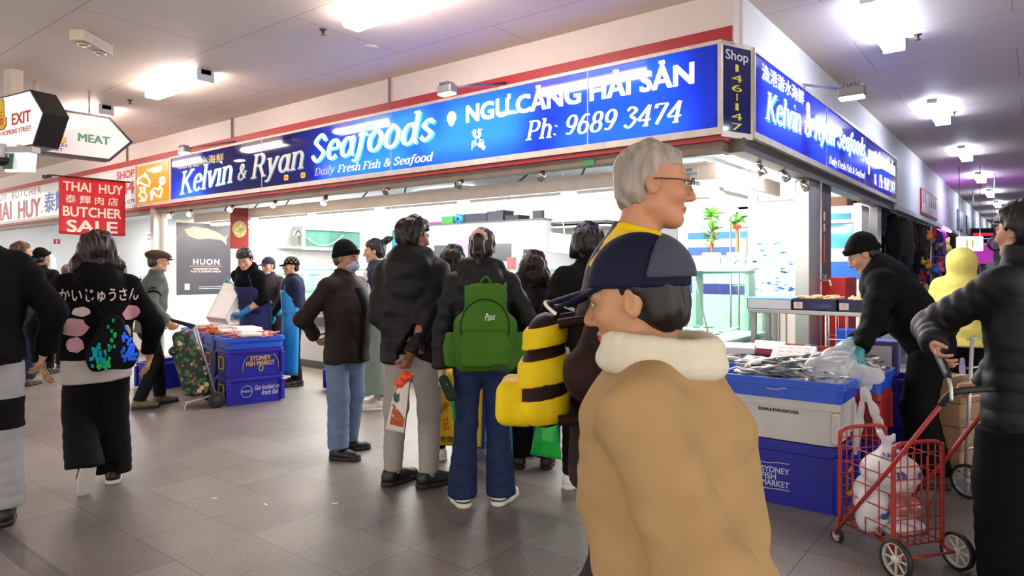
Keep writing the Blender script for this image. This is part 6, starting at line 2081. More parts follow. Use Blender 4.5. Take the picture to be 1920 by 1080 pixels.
def item(name, build_fn, label, cat, group, loc, rz, tilt=(0, 0)):
 o = build_fn(name)
 o.location = loc
 o.rotation_euler = (tilt[0], tilt[1], rz)
 return tag(o, label, cat, group)
def slab_mesh(name, L, W, H, m, bev=0.012):
 return MB().box((-L / 2, -W / 2, 0), (L / 2, W / 2, H), bev=bev).build(name, m)
M_orange = mat('orange_shell', '#cf6a28', 0.4, var=0.25, vscale=40)
M_pink = mat('pink_flesh', '#c4686a', 0.35, var=0.2, vscale=30)
M_green_shell = mat('grey_green_shell', '#6d7568', 0.35, var=0.3, vscale=50)
M_cream_sh = mat('cream_shell', '#d8c8b0', 0.4, var=0.2, vscale=40)
def crab_mesh(name, m):
 F = Field()
 F.ell((0, 0, 0.025), (0.05, 0.036, 0.022), None, 0.01)
 for sx in (-1, 1):
  for k in range(3):
   a = R(20 - 30 * k)
   p0 = V3(0.04 * sx, 0.02 - 0.02 * k, 0.025); p1 = p0 + V3(0.035 * sx * math.cos(a), 0.03 * math.sin(a), 0.018); p2 = p1 + V3(0.022 * sx, 0.016 * math.sin(a), -0.03)
   F.cap(p0, p1, 0.007, 0.006, 0.004); F.cap(p1, p2, 0.006, 0.004, 0.004)
  F.cap((0.03 * sx, 0.03, 0.025), (0.05 * sx, 0.065, 0.025), 0.009, 0.008, 0.005)
  F.ell((0.045 * sx, 0.082, 0.025), (0.013, 0.022, 0.011), None, 0.006)
 Pv, Fc = F.mesh(0.005)
 return np_mesh(name, Pv, Fc, m)
def prawn_mesh(name, m):
 F = Field()
 pts = [V3(0.05 * math.cos(R(a)), 0.05 * math.sin(R(a)), 0.012) for a in range(-20, 190, 30)]
 for k in range(len(pts) - 1):
  F.cap(pts[k], pts[k + 1], 0.014 - 0.0014 * k, 0.0132 - 0.0014 * k, 0.004)
 F.ell(pts[-1] + V3(0, -0.014, 0), (0.014, 0.014, 0.004), None, 0.004)
 Pv, Fc = F.mesh(0.005)
 return np_mesh(name, Pv, Fc, m)
def squid_mesh(name, m):
 F = Field()
 F.cap((-0.08, 0, 0.02), (0.03, 0, 0.022), 0.012, 0.026, 0.01, flat=((0, 0, 1), 0.7))
 for k in range(5):
  F.cap((0.04, -0.016 + 0.008 * k, 0.018), (0.11, -0.04 + 0.02 * k, 0.01), 0.007, 0.004, 0.004)
 Pv, Fc = F.mesh(0.006)
 return np_mesh(name, Pv, Fc, m)
def shellfish_mesh(name, m):
 F = Field()
 F.ell((0, 0, 0.014), (0.034, 0.02, 0.013), None, 0.004)
 F.ell((0.012, 0, 0.02), (0.018, 0.013, 0.01), None, 0.006)
 Pv, Fc = F.mesh(0.005)
 return np_mesh(name, Pv, Fc, m)
def scatter(proto, tray, L, W, n, name_label, group, z, seed, area=None, cat='seafood', tiltmax=0.5, name=None, layers=2):
 """copies of one piece laid in a tray, each its own object"""
 g = random.Random(seed)
 e, c = tray
 M = world_of(e)
 x0, x1, y0, y1 = area or (-L / 2, L / 2, -W / 2, W / 2)
 out = []
 for k in range(n):
  o = proto if k == 0 else copy_tree(proto)
  p = M @ Vector((g.uniform(x0, x1), g.uniform(y0, y1), z + g.uniform(0, 0.012) + 0.02 * (k * layers // n)))
  o.location = p
  o.rotation_euler = (g.uniform(-tiltmax, tiltmax), g.uniform(-tiltmax, tiltmax), g.uniform(0, 6.28))
  tag(o, name_label, cat, group)
  out.append(o)
 return out
# beds of ice that carry the seafood
M_ice = mat('crushed_ice', '#dfe6ea', 0.25, bump=0.6, bscale=60, var=0.06, vscale=60)
def ice(tray, L, W, z, label):
 e, c = tray
 mb = MB()
 nx, ny = 20, 14
 vs = []
 for i in range(nx + 1):
  for j in range(ny + 1):
   x, y = -L / 2 + L * i / nx, -W / 2 + W * j / ny
   edge = 0.0 if (i in (0, nx) or j in (0, ny)) else 1.0
   vs.append(Vector((x, y, z + edge * (0.012 + 0.01 * noise.noise(Vector((x * 14, y * 14, z)))))))
 n = len(vs)
 low = [Vector((v.x * 0.94, v.y * 0.94, 0.016)) for v in vs]
 f = []
 for i in range(nx):
  for j in range(ny):
   a = i * (ny + 1) + j
   f.append((a, a + ny + 1, a + ny + 2, a + 1))
 mb._add(vs, f)
 o = mb.build('crushed_ice', M_ice)
 md = o.modifiers.new('depth', 'SOLIDIFY'); md.thickness = 0.05; md.offset = -1
 o.location = e.location; o.rotation_euler = e.rotation_euler
 tag(o, label, 'ice', None, 'stuff')
 return o
tl, tw = LB - 0.06, WB - 0.06
for k, t in enumerate(TRAYS):
 ice(t, tl, tw, 0.075, 'crushed ice in the tray on the ' + stack_names[k][0])
scatter(squid_mesh('squid', M_pink), TRAYS[0], tl * 0.7, tw * 0.7, 16, 'pink squid on the near right tray', 'pink squid on the near tray', 0.088, 1, area=(-0.22, 0.22, -0.14, 0.0), tiltmax=0.25)
scatter(shellfish_mesh('mussel', M_green_shell), TRAYS[1], tl * 0.8, tw * 0.8, 30, 'grey-green mussel in the middle tray', 'mussels in the middle tray', 0.09, 2, area=(-0.05, 0.24, -0.15, 0.15))
scatter(crab_mesh('crab', M_orange), TRAYS[1], tl * 0.8, tw * 0.8, 8, 'orange crab in the middle tray', 'orange crabs in the middle tray', 0.09, 3, area=(-0.22, -0.05, -0.14, 0.14), tiltmax=0.4)
scatter(crab_mesh('crab', M_orange), TRAYS[2], tl * 0.8, tw * 0.8, 9, 'orange crab in the third tray along the aisle', 'orange crabs in the third tray', 0.09, 4, area=(-0.22, -0.04, -0.14, 0.14), tiltmax=0.4)
scatter(prawn_mesh('prawn', M_orange), TRAYS[0], tl * 0.8, tw * 0.8, 26, 'orange cooked prawn at the back of the near tray', 'cooked prawns in the near tray', 0.09, 5, area=(0.02, 0.24, 0.0, 0.16), tiltmax=0.5)
scatter(shellfish_mesh('clam', M_cream_sh), TRAYS[2], tl * 0.8, tw * 0.8, 22, 'cream clam in the third tray along the aisle', 'clams in the third tray', 0.09, 6, area=(0.0, 0.24, -0.15, 0.15))
scatter(shellfish_mesh('oyster', M_green_shell), TRAYS[3], tl * 0.8, tw * 0.8, 22, 'grey shellfish in the farthest tray', 'shellfish in the farthest tray', 0.09, 7)
for k, (ti, x, y, rz, L, W, H, lab) in enumerate(((0, 0.02, 0.1, 0.2, 0.26, 0.2, 0.05, 'white foam box lid on the near tray behind the squid'), (1, 0.12, 0.02, 0.1, 0.28, 0.24, 0.05, 'largest white foam slab, beside the mussels'),
  (1, -0.1, -0.14, 0.05, 0.26, 0.08, 0.05, 'long white foam strip at the aisle edge of the middle tray'), (2, 0.0, -0.02, 0.3, 0.3, 0.15, 0.04, 'white foam slab between the crabs and the clams'),
  (2, 0.17, 0.1, -0.3, 0.2, 0.13, 0.05, 'small white foam block on the clams'), (3, 0.1, -0.03, 0.5, 0.22, 0.16, 0.05, 'white foam block under the tipped white box'), (0, -0.05, -0.19, 0.0, 0.22, 0.07, 0.04, 'white foam strip at the front edge of the near tray'),
  (3, -0.15, 0.05, 0.2, 0.2, 0.15, 0.04, 'white foam plate at the far left of the trays'))):
 e, c = TRAYS[ti]
 p = world_of(e) @ Vector((x, y, 0.125))
 o = slab_mesh('foam_slab', L, W, H, M_foam)
 o.location = p; o.rotation_euler = (0.04, 0.03, RZB + rz)
 tag(o, lab, 'foam slab', 'white foam pieces on the seafood trays')
# more bins on the floor around the island
c = S1 + E1 * 1.05 + E2 * 0.0
make_bin('fish_bin', 'dark blue fish bin on the floor behind the patterned-hat seller', (c.x + 0.12, c.y + 0.12, 0), RZB, LB, WB, 0.29, M_bin, 'dark blue fish bins stacked on the left')
c2 = G(318, 738)
make_bin('fish_bin', 'dark blue fish bin with yellow handle beside the flowery trolley', (c2.x - 0.55, c2.y + 0.25, 0), RZB + 0.4, LB, WB, 0.31, M_bin, 'dark blue fish bins stacked on the left')
# white foam box being emptied
pA = at(437, 531, 8.12); pB = at(400, 606, 7.75)
e = empty('foam_box', 'open white foam box tipped up in the young seller\'s hands', 'foam box', pA)
d = (pB - pA).normalized(); sdv = RGT; nrm = sdv.cross(d).normalized()
sdv = d.cross(nrm).normalized()
Mx = Matrix((sdv, d, nrm)).transposed()
mb = MB()
Lf, Wf, Hf = 0.52, 0.24, 0.1
T4 = lambda lo, hi: mb.box(lo, hi, M=Mx.to_4x4(), bev=0.006)
T4((-Wf / 2, 0, 0), (Wf / 2, Lf, 0.02))
T4((-Wf / 2, 0, 0), (-Wf / 2 + 0.02, Lf, Hf)); T4((Wf / 2 - 0.02, 0, 0), (Wf / 2, Lf, Hf))
T4((-Wf / 2, 0, 0), (Wf / 2, 0.02, Hf)); T4((-Wf / 2, Lf - 0.02, 0), (Wf / 2, Lf, Hf))
mb.build('box', M_foam, e)
mb = MB()
mb.box((-0.07, 0.04, -0.004), (0.07, 0.09, 0.001), M=Mx.to_4x4())
mb.build('label_patch', M_paper, e)

# ------------------------------------------------------------------ right-hand fish stacks at the corner
def fish_mesh(L, m, fat=0.17):
 """a whole fish lying on its side, head to +x"""
 F = Field()
 n = V3(0, 0, 1)
 for a, b, ra, rb in ((-0.32, 0.0, 0.025, fat * 0.5), (0.0, 0.25, fat * 0.5, fat * 0.46), (0.25, 0.45, fat * 0.46, 0.05)):
  F.cap((a * L, 0, 0.03 * L / 0.3), (b * L, 0, 0.03 * L / 0.3), ra * L, rb * L, 0.02, flat=(n, 0.42))
 F.ell((-0.44 * L, 0.05 * L, 0.03 * L / 0.3), (0.1 * L, 0.035 * L, 0.008), rot3(yaw=-35), 0.006)
 F.ell((-0.44 * L, -0.05 * L, 0.03 * L / 0.3), (0.1 * L, 0.035 * L, 0.008), rot3(yaw=35), 0.006)
 F.ell((0.02 * L, fat * 0.5 * L, 0.03 * L / 0.3), (0.13 * L, 0.035 * L, 0.006), rot3(yaw=6), 0.006)
 F.ell((0.0, -fat * 0.5 * L, 0.03 * L / 0.3), (0.05 * L, 0.03 * L, 0.006), None, 0.006)
 Pv, Fc = F.mesh(0.0055)
 y = Pv[:, 1] / L; x = Pv[:, 0] / L
 base = np.array(lin('#d4d5d6')); back = np.array(lin('#6d757b')); belly = np.array(lin('#efece8'))
 t = np.clip((y + 0.02) / 0.07, 0, 1)[:, None]
 b = np.clip((-y - 0.02) / 0.05, 0, 1)[:, None]
 cols = base * (1 - t) + back * t
 cols = cols * (1 - b) + belly * b
 gill = (np.abs(x - 0.27 + 0.6 * (y * y) * 8) < 0.008)
 cols[gill] *= 0.45
 eye = ((x - 0.39) ** 2 + (y - 0.015) ** 2) < 0.0009
 cols[eye] = lin('#c8b848'); cols[((x - 0.39) ** 2 + (y - 0.015) ** 2) < 0.0003] = lin('#0a0a0a')
 cols *= (1 + 0.12 * wobble(Pv, 90, 2))[:, None]
 return np_mesh('fish', Pv, Fc, m, None, True, np.clip(cols, 0, 1))
M_fish = mat('silver_fish_skin', '#c9cacb', 0.3, 0.0, attr=True, bump=0.15, bscale=220)
ROT = R(3)
def cbin(name, label, x0, x1, y0, y1, z, H, m, group=None, rot=0.0, handles=True):
 return make_bin(name, label, ((x0 + x1) / 2, (y0 + y1) / 2, z), rot, x1 - x0, y1 - y0, H, m, group, handles)
GB = 'fish bins stacked at the shop corner'
ra = cbin('fish_bin', 'dark blue fish bin printed SYDNEY FISH MARKET, bottom of the front corner stack', 0.22, 0.94, -0.93, -0.47, 0, 0.32, M_bin, GB)
cbin('fish_bin', 'dark blue fish bin nested between the printed one and the white bin', 0.225, 0.935, -0.925, -0.475, 0.085, 0.30, M_bin, GB, handles=False)
rw = cbin('fish_bin', 'white fish bin marked KELVIN & RYAN SEAFOODS under the front fish tray', 0.235, 0.925, -0.92, -0.48, 0.39, 0.25, M_wbin, GB, handles=False)
R1 = cbin('fish_tray', 'light blue tray heaped with silver fish, front of the corner stacks', 0.2, 0.96, -0.945, -0.455, 0.642, 0.12, M_tray, 'light blue fish trays at the shop corner')
W1 = 0.46
side_text(ra, 'SYDNEY', -0.1, 0.185, 0.165, 0.036, M_print_w, 0.72, W1, 0.32)
side_text(ra, 'FISH', -0.1, 0.145, 0.088, 0.036, M_print_w, 0.72, W1, 0.32)
side_text(ra, 'MARKET', -0.1, 0.105, 0.165, 0.036, M_print_w, 0.72, W1, 0.32)
for z, q in ((0.245, 0.012), (0.088, 0.006)):
 f = 0.93 * W1 / 2 + (W1 / 2 - 0.018 - 0.93 * W1 / 2) * z / 0.275 + 0.003
 MB().tube(bez([(-0.1, -f, z - q * 0.3), (-0.06, -f, z - q * 0.3), (0.0, -f, z + q * 0.5), (0.065, -f, z + q * 0.5)], 6), 0.003, 5).build('printed_wave', M_print_w, ra)
side_text(rw, 'KELVIN & RYAN SEAFOODS', -0.12, 0.165, 0.235, 0.02, M_ink, 0.69, 0.44, 0.25, bold=0.03)
MB().tube(bez([(-0.06, -0.243, 0.055), (0.0, -0.243, 0.055), (0.03, -0.244, 0.065), (0.06, -0.244, 0.065)], 5), 0.003, 5).build('printed_wave', M_print_w, R1)
cbin('fish_bin', 'dark blue fish bin at the bottom of the second stack beside the fish seller', 0.36, 1.06, -0.42, 0.04, 0, 0.34, M_bin, GB)
cbin('fish_bin', 'red fish bin under the tray beside the fish seller', 0.37, 1.05, -0.41, 0.03, 0.342, 0.3, M_rbin, GB, handles=False)
R2 = cbin('fish_tray', 'light blue tray with fish beside the fish seller', 0.35, 1.07, -0.43, 0.05, 0.644, 0.115, M_tray, 'light blue fish trays at the shop corner')
cbin('fish_bin', 'dark blue fish bin at the bottom of the stack near the glass counter', -0.4, 0.3, -0.42, 0.04, 0, 0.34, M_bin, GB)
cbin('fish_bin', 'dark blue fish bin in the middle of the stack near the glass counter', -0.4, 0.3, -0.42, 0.04, 0.342, 0.3, M_bin, GB)
R3 = cbin('fish_tray', 'light blue tray with plump silver fish near the glass counter', -0.42, 0.32, -0.43, 0.05, 0.644, 0.115, M_tray, 'light blue fish trays at the shop corner')
cbin('fish_bin', 'dark blue fish bin hidden under the red tub', -0.05, 0.6, 0.1, 0.56, 0, 0.34, M_bin, GB)
cbin('fish_bin', 'dark blue upper fish bin carrying the red tub', -0.05, 0.6, 0.1, 0.56, 0.342, 0.3, M_bin, GB)
cbin('fish_bin', 'dark blue fish bin below the price card', 0.65, 1.2, 0.3, 0.7, 0, 0.34, M_bin, GB)
cbin('fish_bin', 'dark blue upper fish bin below the price card', 0.65, 1.2, 0.3, 0.7, 0.342, 0.3, M_bin, GB)
for t, L, W, lab in ((R1, 0.66, 0.38, 'front fish tray'), (R2, 0.62, 0.38, 'fish tray beside the seller'), (R3, 0.64, 0.38, 'fish tray near the counter')):
 ice((t, None), L, W, 0.085, 'crushed ice in the ' + lab)
def heap(proto, tray, n, L, W, z, label, group, seed, rise=0.05, ang=0.0, spread=0.6):
 g = random.Random(seed)
 M = world_of(tray)
 for k in range(n):
  o = proto if k == 0 else copy_tree(proto)
  x = g.uniform(-L / 2, L / 2); y = g.uniform(-W / 2, W / 2)
  lay = k / n
  cen = max(0.0, 1 - (abs(x) / (L / 2)) ** 2) * max(0.0, 1 - (abs(y) / (W / 2)) ** 2)
  o.location = M @ Vector((x, y, z + rise * cen * (0.35 + lay)))
  o.rotation_euler = (g.uniform(-0.45, 0.45) + (PI if g.random() < 0.3 else 0), g.uniform(-0.2, 0.2), ang + g.gauss(0, spread))
  tag(o, label, 'fish', group)
slim = fish_mesh(0.3, M_fish, 0.17)
plump = fish_mesh(0.24, M_fish, 0.3)
heap(slim, R1, 44, 0.46, 0.28, 0.1, 'silver fish heaped in the front blue tray', 'slim silver fish in the front tray', 11, 0.07, PI, 0.45)
heap(plump, R3, 18, 0.48, 0.26, 0.1, 'plump silver fish in the tray near the glass counter', 'plump silver fish near the counter', 12, 0.05, 1.0, 1.0)
plump2 = copy_tree(plump)
heap(plump2, R1, 12, 0.3, 0.24, 0.115, 'plump silver fish on the left of the front tray', 'plump silver fish in the front tray', 13, 0.06, 2.5, 1.0)
for o in [q for q in COL.objects if q.get('group') == 'plump silver fish in the front tray']:
 o.location.x -= 0.17
slim2 = copy_tree(slim)
heap(slim2, R2, 34, 0.5, 0.28, 0.1, 'silver fish in the tray beside the fish seller', 'slim silver fish beside the seller', 14, 0.09, 2.6, 0.6)
# foam price blocks among the fish
def price_block(name, loc, rz, L, W, H, label, tilt=0.0, txt=None):
 e = empty(name, label, 'price card', loc, rz)
 e.rotation_euler = (tilt, 0, rz)
 MB().box((-L / 2, -W / 2, 0), (L / 2, W / 2, H), bev=0.006).build('block', M_foam, e)
 return e
p = world_of(R2) @ Vector((-0.22, -0.06, 0.17))
pb = price_block('foam_price_block', p, 0.1, 0.28, 0.17, 0.04, 'white foam block with faint writing standing among the fish', R(28))
mb = MB()
for r_ in range(3):
 for k in range(4):
  x = -0.1 + 0.055 * k
  y = 0.045 - 0.045 * r_
  mb.tube(bez([(x, y, 0.0405), (x + 0.012, y + 0.012, 0.0405), (x + 0.022, y - 0.008, 0.0405), (x + 0.035, y + 0.006, 0.0405)], 3), 0.0016, 4)
mb.build('handwriting', mat('pale_ink', '#b8b4b4', 0.6), pb)
p = world_of(R3) @ Vector((0.12, 0.03, 0.17))
price_block('foam_slab', p, 0.25, 0.24, 0.16, 0.045, 'white foam slab lying on the plump fish', R(8))
# red tub with bagged prawns
tub = empty('plastic_tub', 'dusty red tub full of bagged prawns behind the fish trays', 'tub', (0.27, 0.34, 0.644), R(-6))
shell = bin_shell(0.66, 0.5, 0.17, 0.84, 0.01, 0.016).build('body', M_tub, tub)
for sy in (-1, 1):
 MB().box((-0.075, sy * 0.247 - 0.006, 0.075), (0.075, sy * 0.247 + 0.006, 0.11), bev=0.004).build('handle_slot', mat('dark_slot', '#2a1012', 0.6), tub)
pb = price_block('foam_price_block', Vector((0.16, 0.27, 0.78)), R(-4), 0.24, 0.15, 0.04, 'blank white foam block in the red tub', R(38))
M_bag = mat('red_black_film', '#7a1c1e', 0.15, var=0.6, vscale=25, coat=0.6)
M_bag2 = mat('dark_printed_film', '#3a3d4c', 0.15, var=0.7, vscale=22, coat=0.6)
def lump_bag(name, r, m, seed, label, cat, loc, rz=0, group=None, vox=0.008, amp=0.012, freq=30):
 F = Field()
 F.ell((0, 0, r[2]), r, None, 0.02)
 F.ell((r[0] * 0.4, 0, r[2] * 0.8), (r[0] * 0.7, r[1] * 0.9, r[2] * 0.8), None, 0.03)
 Pv, Fc = F.mesh(vox)
 Pv = Pv + normals(Pv, Fc) * (np.abs(wobble(Pv, freq, seed)) * amp - amp * 0.5)[:, None]
 o = np_mesh(name, Pv, Fc, m)
 o.location = loc; o.rotation_euler = (0, 0, rz)
 return tag(o, label, cat, group)
for k, (x, y, m, lab) in enumerate(((0.34, 0.3, M_bag, 'red film bag of prawns beside the foam block in the red tub'), (0.43, 0.36, M_bag2, 'dark printed prawn bag in the red tub, right of the red one'), (0.3, 0.43, M_bag, 'red film bag of prawns at the back of the red tub'), (0.46, 0.26, M_bag2, 'dark printed prawn bag at the front right of the red tub'), (0.08, 0.38, M_bag, 'red film bag of prawns at the left end of the red tub'))):
 lump_bag('prawn_bag', (0.075, 0.06, 0.035), m, 30 + k, lab, 'bag', (x, y, 0.76), 0.5 * k, 'prawn bags in the red tub')
# price card in front of the purple carton
pc = empty('carton', 'purple-topped carton behind the price card', 'box', (0.84, 0.52, 0.644), R(4))
MB().box((-0.17, -0.11, 0), (0.17, 0.11, 0.25), bev=0.004).build('box', mat('purple_carton', '#57508c', 0.5), pc)
card = empty('price_card', 'white price card reading COOKED TIGER PRAWN $2 in front of the purple carton', 'price card', (0.84, 0.395, 0.66), R(4))
MB().box((-0.145, -0.004, 0), (0.145, 0.0, 0.2)).build('card', M_paper, card)
Mc = world_of(card)
uc = Mc.to_3x3() @ Vector((1, 0, 0))
ct = lambda body, x, z, w_, h_, m, b=0.0: text(body, Mc @ Vector((x, -0.0045, z)), uc, V_UP, w_, h_, m, card, bold=b, lift=0.001)
ct('COOKED', -0.135, 0.165, 0.13, 0.022, M_ink, 0.01); ct('TIGER', -0.1, 0.138, 0.09, 0.022, M_ink, 0.01); ct('PRAWN', -0.06, 0.112, 0.11, 0.022, M_ink, 0.01)
ct('$2', -0.12, 0.02, 0.085, 0.075, M_ored, 0.0)
# clear bag and net of fish lifted by the seller, white bag hanging at the corner
M_clear = film_mat('clear_plastic_bag', '#dcdfe6', 0.42, 0.2)
M_whbag = film_mat('thin_white_bag', '#eef0f2', 0.5, 0.4)
F = Field()
a = V3(*at(1592, 655, 4.3)); b = V3(*at(1545, 705, 4.1))
F.cap(a, (a + b) / 2, 0.05, 0.085, 0.03); F.cap((a + b) / 2, b, 0.085, 0.11, 0.03)
Pv, Fc = F.mesh(0.008); Pv = Pv + normals(Pv, Fc) * (np.abs(wobble(Pv, 26, 4)) * 0.016)[:, None]
tag(np_mesh('plastic_bag', Pv, Fc, M_clear), 'clear plastic bag being filled with fish by the bending seller', 'bag')
F = Field()
b = V3(*at(1610, 705, 4.12))
F.ell(b, (0.09, 0.07, 0.05), None, 0.02); F.cap(b, V3(*at(1592, 676, 4.2)), 0.06, 0.02, 0.03)
Pv, Fc = F.mesh(0.008); Pv = Pv + normals(Pv, Fc) * (np.abs(wobble(Pv, 45, 6)) * 0.022)[:, None]
tag(np_mesh('plastic_bag', Pv, Fc, M_whbag), 'crumpled thin white plastic bag under the seller\'s gloved hand', 'bag')
F = Field()
q = lambda px, py, d: V3(*at(px, py, d))
F.cap(q(1622, 732, 3.82), q(1640, 775, 3.8), 0.012, 0.024, 0.01, flat=(FWD, 0.35)); F.cap(q(1640, 775, 3.8), q(1650, 806, 3.82), 0.024, 0.018, 0.01, flat=(FWD, 0.35))
F.cap(q(1620, 733, 3.82), q(1612, 790, 3.84), 0.012, 0.022, 0.01, flat=(FWD, 0.35)); F.cap(q(1612, 790, 3.84), q(1604, 850, 3.86), 0.022, 0.012, 0.01, flat=(FWD, 0.35))
Pv, Fc = F.mesh(0.006); Pv = Pv + normals(Pv, Fc) * (np.abs(wobble(Pv, 40, 8)) * 0.012)[:, None]
tag(np_mesh('plastic_bag', Pv, Fc, M_whbag), 'limp white plastic bag hanging over the corner of the front fish tray', 'bag')
# steel table with prawn cartons
tb = empty('steel_table', 'narrow stainless steel table carrying the prawn cartons at the corner', 'table', (0.33, 1.18, 0))
MB().box((-0.56, -0.24, 1.03), (0.56, 0.24, 1.065), bev=0.004).build('table_top', M_steel, tb)
for sx in (-1, 1):
 for sy in (-1, 1):
  MB().box((sx * 0.52 - 0.02, sy * 0.2 - 0.02, 0), (sx * 0.52 + 0.02, sy * 0.2 + 0.02, 1.03)).build('leg', M_steel, tb)
M_navybox = mat('navy_carton', '#1f2350', 0.4)
M_wbox = mat('lavender_white_carton', '#cfcfe0', 0.5)
M_prawnc = mat('raw_prawn', '#d8a878', 0.3, var=0.2, vscale=40)
def carton(x0, x1, y0, y1, z, h, m, label):
 e = empty('prawn_carton', label, 'carton', ((x0 + x1) / 2, (y0 + y1) / 2, z), 0, 'prawn cartons on the steel table')
 L, W = x1 - x0, y1 - y0
 mb = MB()
 t = 0.005
 mb.box((-L / 2, -W / 2, 0), (L / 2, W / 2, t))
 for lo, hi in (((-L / 2, -W / 2, 0), (L / 2, -W / 2 + t, h)), ((-L / 2, W / 2 - t, 0), (L / 2, W / 2, h)), ((-L / 2, -W / 2, 0), (-L / 2 + t, W / 2, h)), ((L / 2 - t, -W / 2, 0), (L / 2, W / 2, h))):
  mb.box(lo, hi)
 mb.build('box', m, e)
 return e
cw = carton(-0.24, 0.14, 0.95, 1.38, 1.066, 0.085, M_wbox, 'pale carton with blue liner at the left end of the steel table')
MB().box((-0.2, -0.21, 0.08), (0.2, 0.21, 0.1), bev=0.008).build('blue_liner', mat('blue_film', '#5aa8e0', 0.3, bump=0.6, bscale=25), cw)
c1 = carton(0.15, 0.5, 0.95, 1.38, 1.066, 0.1, M_navybox, 'navy prawn carton in the middle of the steel table')
c2 = carton(0.51, 0.86, 0.95, 1.38, 1.066, 0.1, M_navybox, 'navy prawn carton at the seller\'s end of the steel table')
for c_ in (c1, c2):
 MB().box((-0.165, -0.2165, 0.015), (-0.095, -0.214, 0.07)).build('price_tag', M_paper, c_)
 mb = MB()
 for k in range(3):
  mb.tube(bez([(-0.155, -0.2172, 0.055 - 0.013 * k), (-0.135, -0.2172, 0.06 - 0.013 * k), (-0.11, -0.2172, 0.055 - 0.013 * k)], 3), 0.002, 4)
 mb.build('tag_writing', mat('tag_ink', '#b05a2a', 0.6), c_)
 mb = MB()
 for k, w_ in enumerate((0.1, 0.14, 0.12)):
  mb.box((0.13 - w_, -0.216, 0.05 - 0.012 * k), (0.13, -0.2145, 0.052 - 0.012 * k))
 mb.build('small_print', mat('pale_print', '#8a8cb4', 0.5), c_)
pr = prawn_mesh('prawn', M_prawnc)
scatter(pr, (c1, None), 0.3, 0.36, 26, 'raw prawn in the middle navy carton', 'raw prawns in the middle carton', 0.075, 21, area=(-0.12, 0.12, -0.15, 0.15), tiltmax=0.4, layers=1)
pr2 = copy_tree(pr)
scatter(pr2, (c2, None), 0.3, 0.36, 26, 'raw prawn in the navy carton nearest the seller', 'raw prawns in the seller-side carton', 0.075, 22, area=(-0.12, 0.12, -0.15, 0.15), tiltmax=0.4, layers=1)
for k_, e_ in enumerate((c1, c2)):
 o = MB().box((-0.165, -0.205, 0.006), (0.165, 0.205, 0.068)).build('ice_bed', M_ice, e_)
# ================================================================== things people carry and push
def wpt(p, local):
 return world_of(p['root']) @ Vector(local)
def wdir(p, local):
 return (world_of(p['root']).to_3x3() @ Vector(local)).normalized()
def soft_box(w, d, h, m, name, parent=None, seed=1, amp=0.004, taper=0.8, c=(0, 0, 0), vox=0.008, rnd=0.06):
 """padded upright shape, narrower at the top; local -y is the outer face"""
 F = Field()
 F.box((c[0], c[1], c[2] + h * 0.32), (w / 2, d / 2, h * 0.32), None, rnd, 0.05)
 F.box((c[0], c[1], c[2] + h * 0.7), (w / 2 * taper, d / 2 * 0.85, h * 0.3), None, rnd, 0.05)
 Pv, Fc = F.mesh(vox)
 Pv = Pv + normals(Pv, Fc) * (wobble(Pv, 30, seed) * amp)[:, None]
 return np_mesh(name, Pv, Fc, m, parent)
def backpack(label, p, m, w, d, h, local, mats=None, logo=None, pockets=True):
 """worn on the back of figure p; local is the spot on the back in the figure's frame"""
 q = wpt(p, local)
 e = empty('backpack', label, 'backpack', q, p['root'].rotation_euler.z)
 body = soft_box(w, d, h, m, 'body', e, 3, taper=0.66)
 if pockets:
  soft_box(w * 0.78, d * 0.4, h * 0.42, m, 'front_pocket', e, 5, 0.003, 0.92, (0, -d * 0.52, h * 0.06), 0.008, 0.03)
  for sx in (-1, 1):
   soft_box(d * 0.5, d * 0.5, h * 0.38, m, 'side_pocket', e, 6, 0.003, 0.9, (sx * w * 0.52, 0, h * 0.06), 0.008, 0.02)
 for sx in (-1, 1):
  pts = []
  for yy, zz in ((d * 0.3, h * 0.92), (0.1, h * 0.95), (0.22, h * 0.97), (0.3, h * 0.7), (0.27, h * 0.4), (0.12, h * 0.14), (d * 0.3, h * 0.1)):
   pts.append(Vector((sx * (0.11 + 0.03 * (zz < h * 0.5)), yy, zz)))
  mb = MB()
  mb.tube(bez(pts, 6), 0.014, 6)
  mb.build('strap', m, e)
 MB().tube(bez([Vector((-0.04, d * 0.25, h * 0.96)), Vector((0, d * 0.25, h * 1.07)), Vector((0.04, d * 0.25, h * 0.96))], 6), 0.008, 6).build('grab_loop', m, e)
 return e, body
GREENC = cloth('leaf_green_canvas', '#3f6b22', rough=0.7, var=0.1)
bp, bb = backpack('leaf green backpack with white script logo on the ponytailed person\'s back', P_GIRL, GREENC, 0.36, 0.17, 0.5, (0.03, -0.25, 0.84))
o = text('Paxx', world_of(bp) @ Vector((0.0, -0.3, 0.29)), wdir(P_GIRL, (1, 0, 0.12)), V_UP, 0.06, 0.04, mat('logo_white', '#e8ece4', 0.6), bp, 'logo', shear=0.3, bold=0.0)
project(o, bb, (0, 1, 0), 0.004, 1)
MB().box((0.05, -0.138, 0.025), (0.12, -0.13, 0.055), bev=0.002).build('badge', M_black, bp)
# zip line arching over the front
pts = []
for k in range(25):
 a = R(200 - 220 * k / 24)
 pts.append(Vector((0.135 * math.cos(a), -0.2, 0.26 + 0.15 * math.sin(a))))
tb_ = bmesh.new(); tb_.from_mesh(bb.data); tr_ = BVHTree.FromBMesh(tb_); tb_.free()
zp = []
for q in pts:
 h_, n_, i_, d_ = tr_.ray_cast(q - Vector((0, 0.3, 0)), Vector((0, 1, 0)))
 if h_ is not None: zp.append(h_ - Vector((0, 0.002, 0)))
MB().tube(zp, 0.004, 6).build('zip', cloth('dark_green_zip', '#22380f'), bp)
